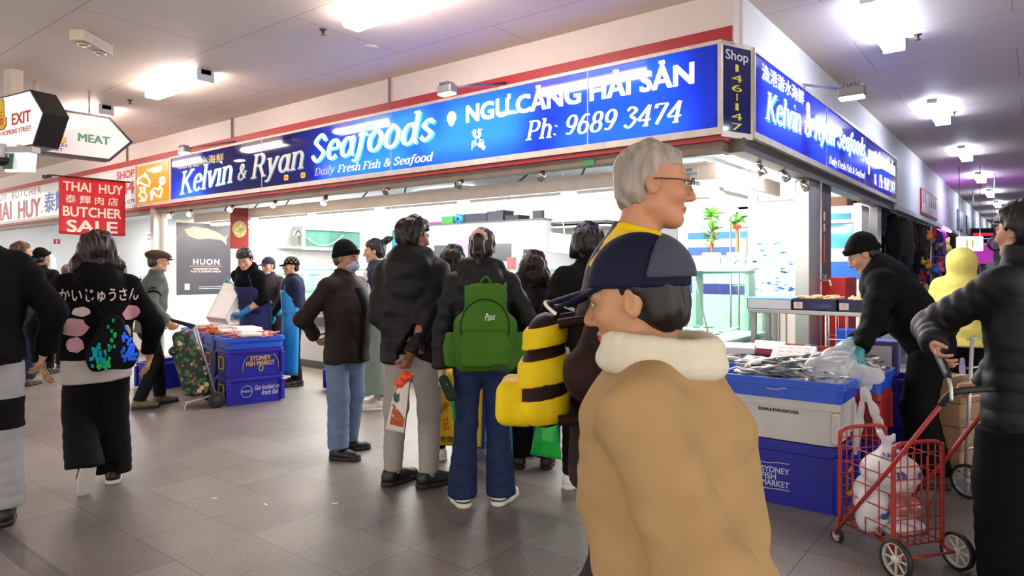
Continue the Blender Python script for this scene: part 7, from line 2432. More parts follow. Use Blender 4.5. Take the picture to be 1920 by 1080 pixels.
# small sequinned bag
SEQB = cloth('black_bag_cloth', '#0e0e12')
q = wpt(P_HOODIE, (0.05, -0.30, 0.79))
sq = empty('backpack', 'small black drawstring backpack with blue and green sequins on the black hoodie', 'backpack', q, P_HOODIE['root'].rotation_euler.z)
F = Field()
F.cap((0, 0, 0.1), (0, 0.01, 0.27), 0.15, 0.07, 0.04, flat=((0, 1, 0), 0.4))
F.cut((0, 0, 0), (0, 0, -1), 0.02)
Pv, Fc = F.mesh(0.007)
sb = np_mesh('body', Pv + normals(Pv, Fc) * (wobble(Pv, 30, 2) * 0.004)[:, None], Fc, SEQB, sq)
for nm, col, cx_, cz_, n_ in (('teal_sequins', '#18b8d0', -0.085, 0.1, 34), ('blue_sequins', '#2a62f0', 0.09, 0.1, 40), ('green_sequins', '#3fe070', -0.055, 0.03, 22), ('green_sequins', '#2fc07a', -0.005, 0.22, 12), ('blue_sequins', '#2a62f0', 0.07, 0.2, 14)):
 g = random.Random(cx_)
 mb = MB()
 tb_ = bmesh.new(); tb_.from_mesh(sb.data); tr_ = BVHTree.FromBMesh(tb_); tb_.free()
 for k in range(n_):
  x, z = cx_ + g.gauss(0, 0.022), cz_ + g.gauss(0, 0.035)
  h_, n2, i_, d_ = tr_.ray_cast(Vector((x, -0.5, z)), Vector((0, 1, 0)))
  if h_ is None: continue
  c = h_ - Vector((0, 0.003, 0))
  mb.box(c - Vector((0.007, 0.001, 0.011)), c + Vector((0.007, 0.001, 0.011)))
 mb.build(nm, mat(nm + col[1:], col, 0.12, 0.85), sb)
for sx in (-1, 1):
 MB().tube(bez([Vector((sx * 0.02, 0.02, 0.3)), Vector((sx * 0.1, 0.05, 0.42)), Vector((sx * 0.17, 0.12, 0.55)), Vector((sx * 0.19, 0.24, 0.56))], 6), 0.006, 6).build('strap', SEQB, sq)
# pink print on the hoodie back
top = P_HOODIE['top']
PK = mat('pink_print', '#d9a3b0', 0.7); PK2 = mat('white_pink_print', '#ecdcdc', 0.7)
zc = 1.25
for body, x0, x1, z0, h_, m in (('かいじゅうさん', -0.215, 0.225, 1.21, 0.085, PK2),):
 M = world_of(P_HOODIE['root'])
 o = text(body, M @ Vector((x0, -0.5, z0)), wdir(P_HOODIE, (1, 0, 0)), V_UP, x1 - x0, h_, m, top, 'printed_lettering', bold=0.012)
 project(o, top, (0, 1, 0), 0.004, 2)
def patch(top, P, pts, m, name, thick=0.004):
 o = np_mesh(name, [Vector((x, -0.6, z)) for x, z in pts], [tuple(range(len(pts)))], m, top, smooth=False)
 project(o, top, (0, 1, 0), thick, 4)
 return o
def blob(cx_, cz_, rx, rz_, n=14, j=0.12, seed=1):
 g = random.Random(seed)
 return [(cx_ + rx * math.cos(2 * PI * k / n) * (1 + g.uniform(-j, j)), cz_ + rz_ * math.sin(2 * PI * k / n) * (1 + g.uniform(-j, j))) for k in range(n)]
patch(top, P_HOODIE, blob(-0.14, 1.05, 0.075, 0.06, seed=2), PK, 'printed_patch')
patch(top, P_HOODIE, blob(-0.13, 0.94, 0.045, 0.05, seed=3), PK, 'printed_patch')
patch(top, P_HOODIE, blob(-0.1, 1.15, 0.05, 0.03, seed=4), PK2, 'printed_patch')
patch(top, P_HOODIE, blob(0.18, 1.13, 0.055, 0.05, seed=5), PK, 'printed_patch')
patch(top, P_HOODIE, blob(0.155, 1.0, 0.03, 0.05, seed=6), PK2, 'printed_patch')
# grey backpack
backpack('dark grey backpack on the green-sweatered person\'s back', P_GREEN, cloth('dark_grey_canvas', '#2b2d32'), 0.34, 0.18, 0.5, (0, -0.24, 0.95))
# brown and yellow bag
yb, ybb = backpack('brown and bright yellow backpack hanging low behind the brown-coated person', P_BROWN, BROWN, 0.28, 0.13, 0.31, (0.0, -0.215, 0.985), pockets=False)
for z0, z1 in ((0.22, 0.275), (0.12, 0.19), (0.01, 0.085)):
 F = Field()
 F.box((0, 0, 0.0992), (0.146, 0.071, 0.1), None, 0.06, 0.05); F.box((0, 0, 0.217), (0.12, 0.062, 0.094), None, 0.06, 0.05)
 F.cut((0, 0, z0), (0, 0.2, -1), 0.004); F.cut((0, 0, z1), (0, -0.2, 1), 0.004)
 Pv, Fc = F.mesh(0.006)
 np_mesh('yellow_panel', Pv, Fc, HVY, yb)
F = Field(); F.box((0.0, -0.08, 0.06), (0.1, 0.055, 0.06), None, 0.03, 0.03)
Pv, Fc = F.mesh(0.006); np_mesh('yellow_pouch', Pv + normals(Pv, Fc) * (wobble(Pv, 30, 4) * 0.004)[:, None], Fc, HVY, yb)

# --- shopping bags
def sheet_bag(name, label, corners, m, thick=0.02, belly=0.05, seed=1, n=18, cat='bag', group=None):
 """flattened bag between four corner points (tl, tr, br, bl), bulging and creased"""
 tl_, tr_2, br_, bl_ = [Vector(c) for c in corners]
 nrm = (tr_2 - tl_).cross(bl_ - tl_).normalized()
 o0 = (bl_ + br_) / 2
 vv, ff = [], []
 for side in (1, -1):
  for i in range(n + 1):
   for j in range(n + 1):
    s_, t_ = i / n, j / n
    p = (tl_ * (1 - s_) + tr_2 * s_) * (1 - t_) + (bl_ * (1 - s_) + br_ * s_) * t_
    b = belly * math.sin(PI * s_) ** 0.7 * (0.35 + 0.65 * math.sin(PI * min(1, t_ * 0.9 + 0.1))) * (1 if 0 < t_ < 1 else 0.25)
    b += 0.008 * noise.noise(Vector((s_ * 5 + seed, t_ * 6, side))) * (1 if 0 < s_ < 1 else 0)
    p = p + nrm * side * max(b, 0.0015)
    vv.append(p - o0)
 N1 = (n + 1) * (n + 1)
 for i in range(n):
  for j in range(n):
   a = i * (n + 1) + j
   ff.append((a, a + 1, a + n + 2, a + n + 1)); ff.append((N1 + a, N1 + a + n + 1, N1 + a + n + 2, N1 + a + 1))
 for k in range(n):
  for a, b in ((k, k + 1), (n * (n + 1) + k, n * (n + 1) + k + 1), (k * (n + 1), (k + 1) * (n + 1)), (k * (n + 1) + n, (k + 1) * (n + 1) + n)):
   ff.append((a, b, N1 + b, N1 + a))
 e = empty(name, label, cat, o0)
 mb = MB(); mb._add([Vector(v) for v in vv], ff)
 body = mb.build('body', m, e)
 for f in body.data.polygons: f.use_smooth = True
 return e, body
W = lambda px, py, d: at(px, py, d)
ob_, obb = sheet_bag('shopping_bag', 'folded orange and white printed shopping bag held behind the tall person', [W(744, 712, 4.16), W(768, 716, 4.12), W(757, 812, 4.12), W(722, 806, 4.2)], mat('bag_white', '#d9d3c8', 0.55, bump=0.2, bscale=30), belly=0.02, seed=3)
inv_o = world_of(ob_).inverted()
def bag_patch(e, body, pix, d, m, name):
 inv_e = world_of(e).inverted()
 vv = [inv_e @ W(px, py, d) for px, py in pix]
 o = np_mesh(name, vv, [tuple(range(len(vv)))], m, e, smooth=False)
 dd = (inv_e.to_3x3() @ ray(pix[0][0], pix[0][1])).normalized()
 project(o, body, dd, 0.003, 4)
 return o
bag_patch(ob_, obb, [(730, 762), (738, 757), (760, 786), (757, 803), (724, 796)], 3.95, mat('bag_orange', '#b8502a', 0.5, var=0.1), 'orange_print')
bag_patch(ob_, obb, [(744, 716), (752, 714), (734, 748), (731, 756), (728, 770), (733, 740)], 3.95, mat('bag_orange2', '#d8502a', 0.5), 'orange_edge')
bag_patch(ob_, obb, [(741, 734), (745, 741), (749, 736), (749, 752), (744, 757), (738, 752), (737, 742)], 3.95, mat('bag_green', '#2f4c2c', 0.5), 'green_print')
# knot of the bag handles in the hand
F = Field()
h_ = V3(*at(762, 706, 4.12))
F.ell(h_, (0.05, 0.03, 0.022), None, 0.02); F.cap(h_, V3(*at(752, 718, 4.14)), 0.02, 0.03, 0.02)
Pv, Fc = F.mesh(0.006); Pv = Pv + normals(Pv, Fc) * (np.abs(wobble(Pv, 60, 2)) * 0.008)[:, None]
np_mesh('gathered_handles', Pv - np.array(ob_.location), Fc, mat('bag_bright_orange', '#e2501e', 0.5), ob_)
yw, ywb = sheet_bag('shopping_bag', 'large yellow reusable bag printed EAT WELL in the middle of the crowd', [W(812, 692, 4.72), W(906, 690, 4.72), W(902, 838, 4.68), W(806, 834, 4.68)], mat('yellow_bag', '#e6bf12', 0.45, bump=0.15, bscale=25), belly=0.07, seed=5)
def bag_text(e, body, txt, px0, py0, px1, py1, h, d, m, bold=0.03):
 o_, r_ = W(px0, py0, d), W(px1, py1, d)
 u = r_ - o_
 up = Vector((0, 0, 1)); up = (up - u.normalized() * up.dot(u.normalized())).normalized()
 o = text(txt, o_, u, up, u.length, h, m, e, 'printed_lettering', bold=bold)
 dd = (world_of(e).inverted().to_3x3() @ ray((px0 + px1) / 2, (py0 + py1) / 2)).normalized()
 project(o, body, dd, 0.004, 1)
M_yor = mat('bag_orange_print', '#c8661c', 0.5)
bag_text(yw, ywb, '吃饱饱', 826, 829, 862, 829, 0.042, 4.5, M_ink, 0.01)
bag_text(yw, ywb, 'EAT', 831, 806, 829, 783, 0.04, 4.5, M_yor, 0.03)
bag_text(yw, ywb, 'WELL', 827, 778, 844, 756, 0.04, 4.5, M_yor, 0.03)
for px, py in ((824, 692), (892, 690)):
 p = W(px, py, 4.72) - yw.location
 MB().tube(bez([p, p + Vector((0, 0, 0.08)), W(852, 668, 4.78) - yw.location], 6), 0.008, 6).build('handle', mat('yellow_bag', '#e6bf12'), yw)
gr, grb = sheet_bag('shopping_bag', 'bright green shopping bag hanging beside the brown-coated person', [W(1008, 780, 4.3), W(1044, 782, 4.3), W(1053, 862, 4.28), W(994, 852, 4.28)], mat('green_bag', '#12a83a', 0.4, bump=0.25, bscale=22), belly=0.06, seed=7)
for a_, b_ in (((1010, 782), (1024, 742)), ((1042, 783), (1028, 742))):
 MB().tube(bez([W(*a_, 4.3) - gr.location, W((a_[0] + b_[0]) / 2, (a_[1] + b_[1]) / 2 - 4, 4.31) - gr.location, W(*b_, 4.33) - gr.location], 5), 0.01, 6).build('handle', mat('green_bag', '#12a83a'), gr)
bf, bfb = sheet_bag('shopping_bag', 'small blue and green floral bag low between the jeans legs', [W(912, 770, 4.75), W(960, 772, 4.75), W(962, 862, 4.7), W(908, 856, 4.7)], mat('blue_floral', '#3f8fb0', 0.5, var=0.5, vscale=16), belly=0.04, seed=9)
# wallet in the ponytailed person's hand, phone case at the right edge
F = Field()
a = V3(*at(832, 712, 3.95)); b = V3(*at(846, 742, 3.95))
F.cap(a, b, 0.03, 0.035, 0.01, flat=(FWD, 0.45))
Pv, Fc = F.mesh(0.006)
wl = np_mesh('pouch', Pv - b, Fc, cloth('dark_green_leather', '#1f3526', rough=0.5)); wl.location = b
tag(wl, 'small dark green pouch with a strap in the ponytailed person\'s left hand', 'pouch')
MB().tube(bez([(0, 0, -0.02), W(850, 765, 3.97) - Vector(b), W(852, 785, 4.0) - Vector(b)], 6), 0.01, 6).build('strap', mat('green_strap', '#1f8a3c', 0.5), wl)
hp = P_PUFF['hands']['L']
F = Field()
a = V3(*wpt(P_PUFF, hp[0] + hp[1] * 0.09)); dd = V3(*wdir(P_PUFF, hp[1]))
F.cap(a - dd * 0.03, a + dd * 0.1, 0.028, 0.022, 0.01, flat=(RGT, 0.5))
Pv, Fc = F.mesh(0.006)
o = np_mesh('pouch', Pv - a, Fc, mat('black_leather', '#141414', 0.4)); o.location = a
tag(o, 'black pouch in the hand of the puffer-jacketed person at the right edge', 'pouch')
MB().tube(bez([Vector(dd * 0.1), Vector(dd * 0.14 + V3(0, 0, -0.02)), Vector(dd * 0.15 + V3(0, 0, -0.07))], 5), 0.007, 6).build('metal_clip', M_steel, o)

# --- flowery shopping trolley
M_floral = bpy.data.materials.new('floral_fabric')
M_floral.use_nodes = True
_nt = M_floral.node_tree; _b = _nt.nodes['Principled BSDF']
_tc = _nt.nodes.new('ShaderNodeTexCoord')
def _vor(scale, thr, col, prev, rnd=0.0, off=0):
 mp = _nt.nodes.new('ShaderNodeMapping'); mp.inputs['Location'].default_value = (off, off * 2, off * 3)
 _nt.links.new(_tc.outputs['Object'], mp.inputs[0])
 v = _nt.nodes.new('ShaderNodeTexVoronoi'); v.inputs['Scale'].default_value = scale
 _nt.links.new(mp.outputs[0], v.inputs['Vector'])
 c = _nt.nodes.new('ShaderNodeMath'); c.operation = 'LESS_THAN'; c.inputs[1].default_value = thr
 _nt.links.new(v.outputs['Distance'], c.inputs[0])
 mx = _nt.nodes.new('ShaderNodeMix'); mx.data_type = 'RGBA'
 _nt.links.new(c.outputs[0], mx.inputs[0])
 if isinstance(prev, tuple): mx.inputs[6].default_value = (*prev, 1)
 else: _nt.links.new(prev, mx.inputs[6])
 mx.inputs[7].default_value = (*lin(col), 1)
 return mx.outputs[2]
_o = _vor(22, 0.42, '#3f6a3a', lin('#13231a'), off=0.3)
_o = _vor(12, 0.3, '#b8bf8a', _o, off=1.7)
_o = _vor(14, 0.24, '#c23d34', _o, off=4.1)
_o = _vor(14, 0.1, '#e2b84a', _o, off=4.1)
_nt.links.new(_o, _b.inputs['Base Color']); _b.inputs['Roughness'].default_value = 0.6
tA = at(318, 604, 6.95); tB = at(352, 752, 6.95)
bt = at(372, 738, 7.0)
tr = empty('shopping_trolley', 'two-wheeled shopping trolley with a dark green flowery bag', 'trolley', (bt.x, bt.y, 0))
topc = at(335, 612, 6.98); botc = at(372, 738, 6.98)
axis = (topc - botc).normalized()
side_v = (RGT * 0.55 + FWD * -0.83); side_v = (side_v - axis * side_v.dot(axis)).normalized()
fr_v = axis.cross(side_v)
Mt = Matrix((side_v, fr_v, axis)).transposed().to_4x4()
Mt.translation = botc - tr.location
F = Field()
Lb = (topc - botc).length
F.box((0, 0, Lb * 0.36), (0.16, 0.125, Lb * 0.38), None, 0.06, 0.03); F.box((0, 0.0, Lb * 0.8), (0.13, 0.09, Lb * 0.12), None, 0.05, 0.05)
Pv, Fc = F.mesh(0.009); Pv = Pv + normals(Pv, Fc) * (wobble(Pv, 22, 5) * 0.006)[:, None]
bag = np_mesh('fabric_bag', Pv, Fc, M_floral, tr)
bag.matrix_local = Mt
F = Field(); F.box((0, -0.02, Lb * 0.68), (0.155, 0.13, Lb * 0.07), None, 0.05, 0.02)
Pv, Fc = F.mesh(0.009); fl = np_mesh('bag_flap', Pv, Fc, M_floral, bag)
mb = MB()
for sx in (-0.1, 0.1):
 mb.tube([Mt @ Vector((sx, 0.14, -0.06)), Mt @ Vector((sx, 0.14, Lb * 0.95)), ], 0.01, 8)
 mb.tube([Mt @ Vector((sx, 0.14, -0.06)), Mt @ Vector((sx, -0.14, -0.05)), Mt @ Vector((sx, -0.2, -0.16))], 0.01, 8)
mb.build('frame', M_alu, tr)
mb = MB()
hnd = at(315, 600, 6.9) - tr.location
mb.tube(bez([Mt @ Vector((-0.1, 0.14, Lb * 0.94)), hnd + Vector((0, 0, 0.01)), Mt @ Vector((0.1, 0.14, Lb * 0.94))], 6), 0.014, 8)
mb.build('handle', RUB, tr)
for sx in (-0.2, 0.2):
 c = Mt @ Vector((sx, 0.14, -0.06)); c.z = 0.085
 wl_ = MB()
 Wm = Matrix.Translation(c) @ Vector((0, 0, 1)).rotation_difference(Vector((side_v.x, side_v.y, 0)).normalized()).to_matrix().to_4x4()
 wl_.lathe([(0.05, -0.02), (0.08, -0.02), (0.085, -0.01), (0.085, 0.01), (0.08, 0.02), (0.05, 0.02)], seg=24, M=Wm)
 w2 = wl_.build('wheel', RUB, tr)
 MB().lathe([(0.012, -0.024), (0.052, -0.016), (0.052, 0.016), (0.012, 0.024)], seg=16, M=Wm).build('hub', mat('dark_grey_plastic', '#3a3a3c', 0.5), w2)
MB().tube([Mt @ Vector((-0.2, 0.14, -0.06)) * 1.0, Mt @ Vector((0.2, 0.14, -0.06))], 0.008, 8).build('axle', M_alu, tr)

# --- red folding cart
M_redp = mat('red_powder_coat', '#a8302c', 0.4)
c0 = (G(1680, 1085) + G(1795, 1068)) / 2
axr = (G(1795, 1068) - G(1680, 1085)); half_axle = axr.length / 2
axr.normalize(); fw = Vector((-axr.y, axr.x, 0))
cart = empty('shopping_cart', 'red wire folding shopping cart holding white plastic bags', 'cart', (c0.x, c0.y, 0), math.atan2(axr.y, axr.x))
hw, ln_ = half_axle - 0.035, 0.34
z0, z1 = 0.12, 0.6
def rod(pts, r, name, m=None):
 return MB().tube(pts, r, 8).build(name, m or M_redp, cart)
yb_, yf_ = 0.05, 0.05 + ln_
def end_frame(y, name):
 f = MB()
 f.tube(bez([(-hw, y, z0 - 0.02), (-hw, y, z1 - 0.06), (-hw + 0.015, y, z1 - 0.015), (-hw + 0.06, y, z1), (hw - 0.06, y, z1), (hw - 0.015, y, z1 - 0.015), (hw, y, z1 - 0.06), (hw, y, z0 - 0.02)], 5), 0.0105, 8)
 fo = f.build(name, M_redp, cart)
 g = MB()
 for k in range(1, 7):
  x = -hw + 2 * hw * k / 7
  g.tube([(x, y, z0), (x, y, z1 - 0.01)], 0.0032, 6)
 for k in range(8):
  z = z0 + (z1 - 0.05 - z0) * k / 7
  g.tube([(-hw, y, z), (hw, y, z)], 0.0032, 6)
 g.build('wire_grid', M_redp, fo)
end_frame(yb_, 'near_end_frame'); end_frame(yf_, 'far_end_frame')
for sx in (-1, 1):
 g = MB()
 for k in range(6):
  z = z0 + (z1 - 0.08 - z0) * k / 5
  g.tube([(sx * hw, yb_, z), (sx * hw, yf_, z)], 0.0032, 6)
 for k in range(1, 4):
  y = yb_ + ln_ * k / 4
  g.tube([(sx * hw, y, z0), (sx * hw, y, z1 - 0.1)], 0.0032, 6)
 g.build('side_wires', M_redp, cart)
g = MB()
for k in range(7):
 x = -hw + 2 * hw * k / 6
 g.tube([(x, yb_, z0), (x, yf_, z0)], 0.0032, 6)
for k in range(5):
 y = yb_ + ln_ * k / 4
 g.tube([(-hw, y, z0), (hw, y, z0)], 0.0032, 6)
g.build('base_grid', M_redp, cart)
inv_c = world_of(cart).inverted()
hl = inv_c @ at(1752, 742, 3.02); hr_ = inv_c @ at(1830, 738, 3.1)
for sx in (-1, 1):
 end = Vector((sx * hw * 0.97, -0.22, 0.86))
 rod([(sx * (hw + 0.012), yf_ + 0.02, 0.06), (sx * (hw + 0.012), yb_ + 0.02, 0.47), end], 0.0105, 'handle_tube')
grip = MB().tube(bez([(-hw * 0.97, -0.2, 0.835), (-hw * 0.95, -0.24, 0.885), (-hw * 0.7, -0.27, 0.905), (hw * 0.7, -0.27, 0.905), (hw * 0.95, -0.24, 0.885), (hw * 0.97, -0.2, 0.835)], 6), 0.015, 10).build('grip', RUB, cart)
rod([(-half_axle, 0.0, 0.085), (half_axle, 0.0, 0.085)], 0.007, 'axle')
rod([(-hw, yb_, z0 - 0.02), (-hw, 0.0, 0.085)], 0.0085, 'axle_bracket'); rod([(hw, yb_, z0 - 0.02), (hw, 0.0, 0.085)], 0.0085, 'axle_bracket')
M_whwheel = mat('white_plastic_wheel', '#d8d4c8', 0.45)
def spoked(x, y, r, name='wheel', m=None, sp=8, parent=None):
 M = Matrix.Translation((x, y, r)) @ Matrix.Rotation(PI / 2, 4, 'Y')
 t = MB().lathe([(r * 0.84, -0.013), (r * 0.97, -0.013), (r, -0.006), (r, 0.006), (r * 0.97, 0.013), (r * 0.84, 0.013), (r * 0.84, -0.013)], seg=36, M=M).build(name, RUB, parent or cart)
 mb = MB()
 mb.lathe([(r * 0.76, -0.009), (r * 0.85, -0.009), (r * 0.85, 0.009), (r * 0.76, 0.009), (r * 0.76, -0.009)], seg=36, M=M)
 mb.lathe([(0.003, -0.016), (r * 0.2, -0.014), (r * 0.2, 0.014), (0.003, 0.016)], seg=16, M=M)
 for k in range(sp):
  a = 2 * PI * k / sp
  mb.tube([M @ Vector((r * 0.16 * math.cos(a), r * 0.16 * math.sin(a), 0)), M @ Vector((r * 0.78 * math.cos(a), r * 0.78 * math.sin(a), 0))], r * 0.055, 6)
 mb.build('spokes', m or M_whwheel, t)
 return t
spoked(-half_axle, 0.0, 0.088); spoked(half_axle, 0.0, 0.088)
for sx in (-1, 1):
 spoked(sx * (hw - 0.01), yf_ + 0.03, 0.034, 'small_wheel', sp=5)
 rod([(sx * hw, yf_, z0 - 0.02), (sx * (hw - 0.0), yf_ + 0.03, 0.04)], 0.0085, 'caster_leg')
Mcart = world_of(cart)
M_pbag = mat('white_carrier_bag', '#e6e6ea', 0.35, bump=0.35, bscale=26, var=0.04)
M_meat = mat('pink_packed_meat', '#b87a74', 0.2, var=0.45, vscale=26, coat=0.5)
M_bluep = mat('blue_bag_print', '#3a56b0', 0.5)
def carrier(label, cl, r, seed, h2=0.12, hx_=0.0):
 F = Field()
 F.ell((0, 0, r[2]), r, None, 0.02)
 F.cap((0, 0, r[2] * 1.2), (hx_, 0, r[2] * 1.6 + h2), r[0] * 0.7, 0.03, 0.06)
 F.cap((hx_ - 0.02, 0, r[2] * 1.6 + h2), (hx_ - 0.05, 0.0, r[2] * 1.6 + h2 + 0.05), 0.02, 0.012, 0.02)
 F.cap((hx_ + 0.02, 0, r[2] * 1.6 + h2), (hx_ + 0.05, 0.01, r[2] * 1.6 + h2 + 0.03), 0.02, 0.012, 0.02)
 Pv, Fc = F.mesh(0.008)
 Pv = Pv + normals(Pv, Fc) * ((np.abs(wobble(Pv, 24, seed)) * 0.018 - 0.012) + wobble(Pv, 60, seed + 1) * 0.002)[:, None]
 e = empty('carrier_bag', label, 'bag', Mcart @ Vector(cl), cart.rotation_euler.z, 'white carrier bags in the red cart')
 b = np_mesh('body', Pv, Fc, M_pbag, e)
 return e, b
def cprint(e, b, txt, x, z, w_, h_, bold=0.01):
 M = world_of(e)
 o = text(txt, M @ Vector((x, -0.4, z)), M.to_3x3() @ Vector((1, 0, 0.1)), V_UP, w_, h_, M_bluep, e, 'printed_lettering', bold=bold)
 project(o, b, (0, 1, 0), 0.004, 1)
b1, bb1 = carrier('tied white carrier bag with blue print on top in the red cart', (0.02, yb_ + 0.18, 0.3), (0.15, 0.13, 0.1), 3, 0.1, -0.02)
cprint(b1, bb1, 'THANK YOU', -0.09, 0.19, 0.14, 0.02); cprint(b1, bb1, '◎', -0.02, 0.24, 0.03, 0.025); cprint(b1, bb1, '漢漁', -0.08, 0.1, 0.05, 0.04); cprint(b1, bb1, '海鮮', 0.03, 0.1, 0.05, 0.03)
b2, bb2 = carrier('slumped white carrier bag at the left side of the red cart', (-0.088, yb_ + 0.2, 0.125), (0.055, 0.11, 0.13), 5, 0.08, 0.0)
cprint(b2, bb2, '海鮮', -0.03, 0.08, 0.05, 0.035)
o = lump_bag('meat_pack', (0.1, 0.1, 0.06), M_meat, 5, 'clear pack of pink meat under the white bag in the red cart', 'pack', Mcart @ Vector((0.04, yb_ + 0.17, 0.195)), cart.rotation_euler.z, None, 0.007, 0.01, 40)
b3, bb3 = carrier('flat white carrier bag at the bottom of the red cart', (0.05, yb_ + 0.17, 0.123), (0.11, 0.13, 0.04), 8, 0.0, 0.0)

# --- hand cart with boxes behind the right-edge person
hc0 = G(1838, 922)
hcart = empty('hand_cart', 'grey metal hand cart stacked with brown cartons behind the right-edge person', 'cart', (hc0.x, hc0.y, 0), math.atan2(RGT.y, RGT.x) + 0.5)
mb = MB()
for sx in (-0.17, 0.17):
 mb.tube([(sx, 0, 0.1), (sx, -0.04, 1.0)], 0.012, 8)
for z in (0.14, 0.3, 0.46, 0.62, 0.8, 0.98):
 mb.tube([(-0.17, -0.012, z), (0.17, -0.012, z)], 0.007, 6)
mb.tube([(-0.17, 0, 0.12), (-0.17, 0.32, 0.1), (0.17, 0.32, 0.1), (0.17, 0, 0.12)], 0.01, 8)
mb.build('frame', M_steel, hcart)
for sx in (-0.2, 0.2):
 spoked(sx, -0.03, 0.105, 'wheel', mat('grey_hub', '#9a9c9e', 0.4), 6, hcart)
Mh = world_of(hcart)
for k in range(4):
 e = empty('cardboard_box', 'flat brown cardboard carton on the hand cart, ' + ('bottom', 'second from the bottom', 'third from the bottom', 'topmost')[k], 'box', Mh @ Vector((0, 0.17, 0.115 + 0.15 * k)), hcart.rotation_euler.z + 0.03 * (k % 2), 'brown cartons on the hand cart')
 MB().box((-0.16, -0.13, 0), (0.16, 0.13, 0.147), bev=0.004).build('carton', mat('brown_cardboard', '#9a7a5c', 0.7, var=0.08), e)
 MB().box((-0.161, -0.02, 0.146), (0.161, 0.02, 0.1478)).build('tape', mat('tan_tape', '#b89a70', 0.3), e)
# ================================================================== inside the seafood shop
GL = glass_mat()
M_chill = mat('white_enamel', '#e9ebea', 0.3)
M_edge = mat('green_glass_edge', '#5fae9c', 0.1, spec=0.6)
def case(label, x0, x1, y0, y1, base_h=0.82, top=1.4, curved=False, face='-y'):
 """refrigerated display case; the glass faces -y"""
 e = empty('display_case', label, 'display case', ((x0 + x1) / 2, (y0 + y1) / 2, 0), 0, 'glass display cases along the counter')
 L, W = x1 - x0 - 0.01, y1 - y0
 boxo('base', (-L / 2, -W / 2 + 0.04, 0.1), (L / 2, W / 2, base_h), M_chill, e)
 boxo('plinth', (-L / 2 + 0.02, -W / 2 + 0.1, 0), (L / 2 - 0.02, W / 2 - 0.05, 0.1), M_dsteel, e)
 boxo('deck', (-L / 2, -W / 2, base_h), (L / 2, W / 2, base_h + 0.03), M_steel, e)
 for k in range(4):
  pass
 mb = MB()
 for k in range(5):
  mb.box((-L / 2, -W / 2 - 0.004, base_h - 0.1 - 0.03 * k), (L / 2, -W / 2 + 0.03, base_h - 0.085 - 0.03 * k))
 mb.build('bumper_rails', M_dsteel, e)
 n = 10
 prof = []
 for k in range(n + 1):
  t = k / n
  if curved:
   a = t * PI / 2
   prof.append((-W / 2 + 0.02 + 0.5 * (1 - math.cos(a)), base_h + 0.03 + (top - base_h - 0.03) * math.sin(a)))
  else:
   prof.append((-W / 2 + 0.02 + 0.22 * t, base_h + 0.03 + (top - base_h - 0.03) * t))
 if not curved: prof = [prof[0], prof[-1]]
 mb = MB()
 for (ya, za), (yb2, zb2) in zip(prof, prof[1:]):
  mb._add([Vector((-L / 2, ya, za)), Vector((L / 2, ya, za)), Vector((L / 2, yb2, zb2)), Vector((-L / 2, yb2, zb2))], [(0, 1, 2, 3)])
 mb.build('front_glass', GL, e)
 yt = prof[-1][0]
 boxo('top_shelf', (-L / 2, yt, top), (L / 2, W / 2, top + 0.012), GL, e)
 boxo('glass_edge', (-L / 2, yt - 0.008, top - 0.002), (L / 2, yt, top + 0.014), M_edge, e)
 for sx in (-1, 1):
  x = sx * (L / 2 - 0.006)
  mb = MB()
  poly = [(y, z) for y, z in prof] + [(W / 2, top), (W / 2, base_h + 0.03)]
  vs = [Vector((x, y, z)) for y, z in poly]
  mb._add(vs, [tuple(range(len(vs)))])
  mb.build('side_glass', GL, e)
 for sx in (-1, 0, 1):
  MB().box((sx * (L / 2 - 0.02) - 0.012, W / 2 - 0.03, base_h + 0.03), (sx * (L / 2 - 0.02) + 0.012, W / 2, top)).build('post', M_steel, e)
 return e
ds = [case('curved glass display case at the poster end, behind the fish sellers', -8.9, -6.9, 0.75, 1.65, 0.8, 1.32, True),
  case('glass display case behind the masked person', -6.9, -4.8, 0.75, 1.65),
  case('glass display case behind the middle of the crowd', -4.8, -2.7, 0.75, 1.65),
  case('glass display case ending at the shop corner', -2.7, -1.25, 0.75, 1.65)]
g = random.Random(5)
pinkp = None
for ci, (x0, x1) in enumerate(((-8.7, -7.1), (-6.7, -5.0))):
 for k in range(7):
  o = slab_mesh('fillet', 0.2, 0.12, 0.03, M_pink if k % 2 else mat('pale_fillet', '#d9c4b4', 0.4, var=0.15), 0.012) if (ci == 0 and k < 2) else copy_tree(o2[k % 2])
  if ci == 0 and k < 2: o2 = (o2 if k else []) + [o]
  o.location = (x0 + (x1 - x0) * (k + 0.5) / 7, 1.15 + 0.12 * (k % 2), 0.833)
  o.rotation_euler = (0, 0, g.uniform(-0.5, 0.5))
  tag(o, 'fish fillet on the deck of the curved poster-end case' if ci == 0 else 'fish fillet in the case behind the masked person', 'fillet', 'fillets in the poster-end case' if ci == 0 else 'fillets in the second case')
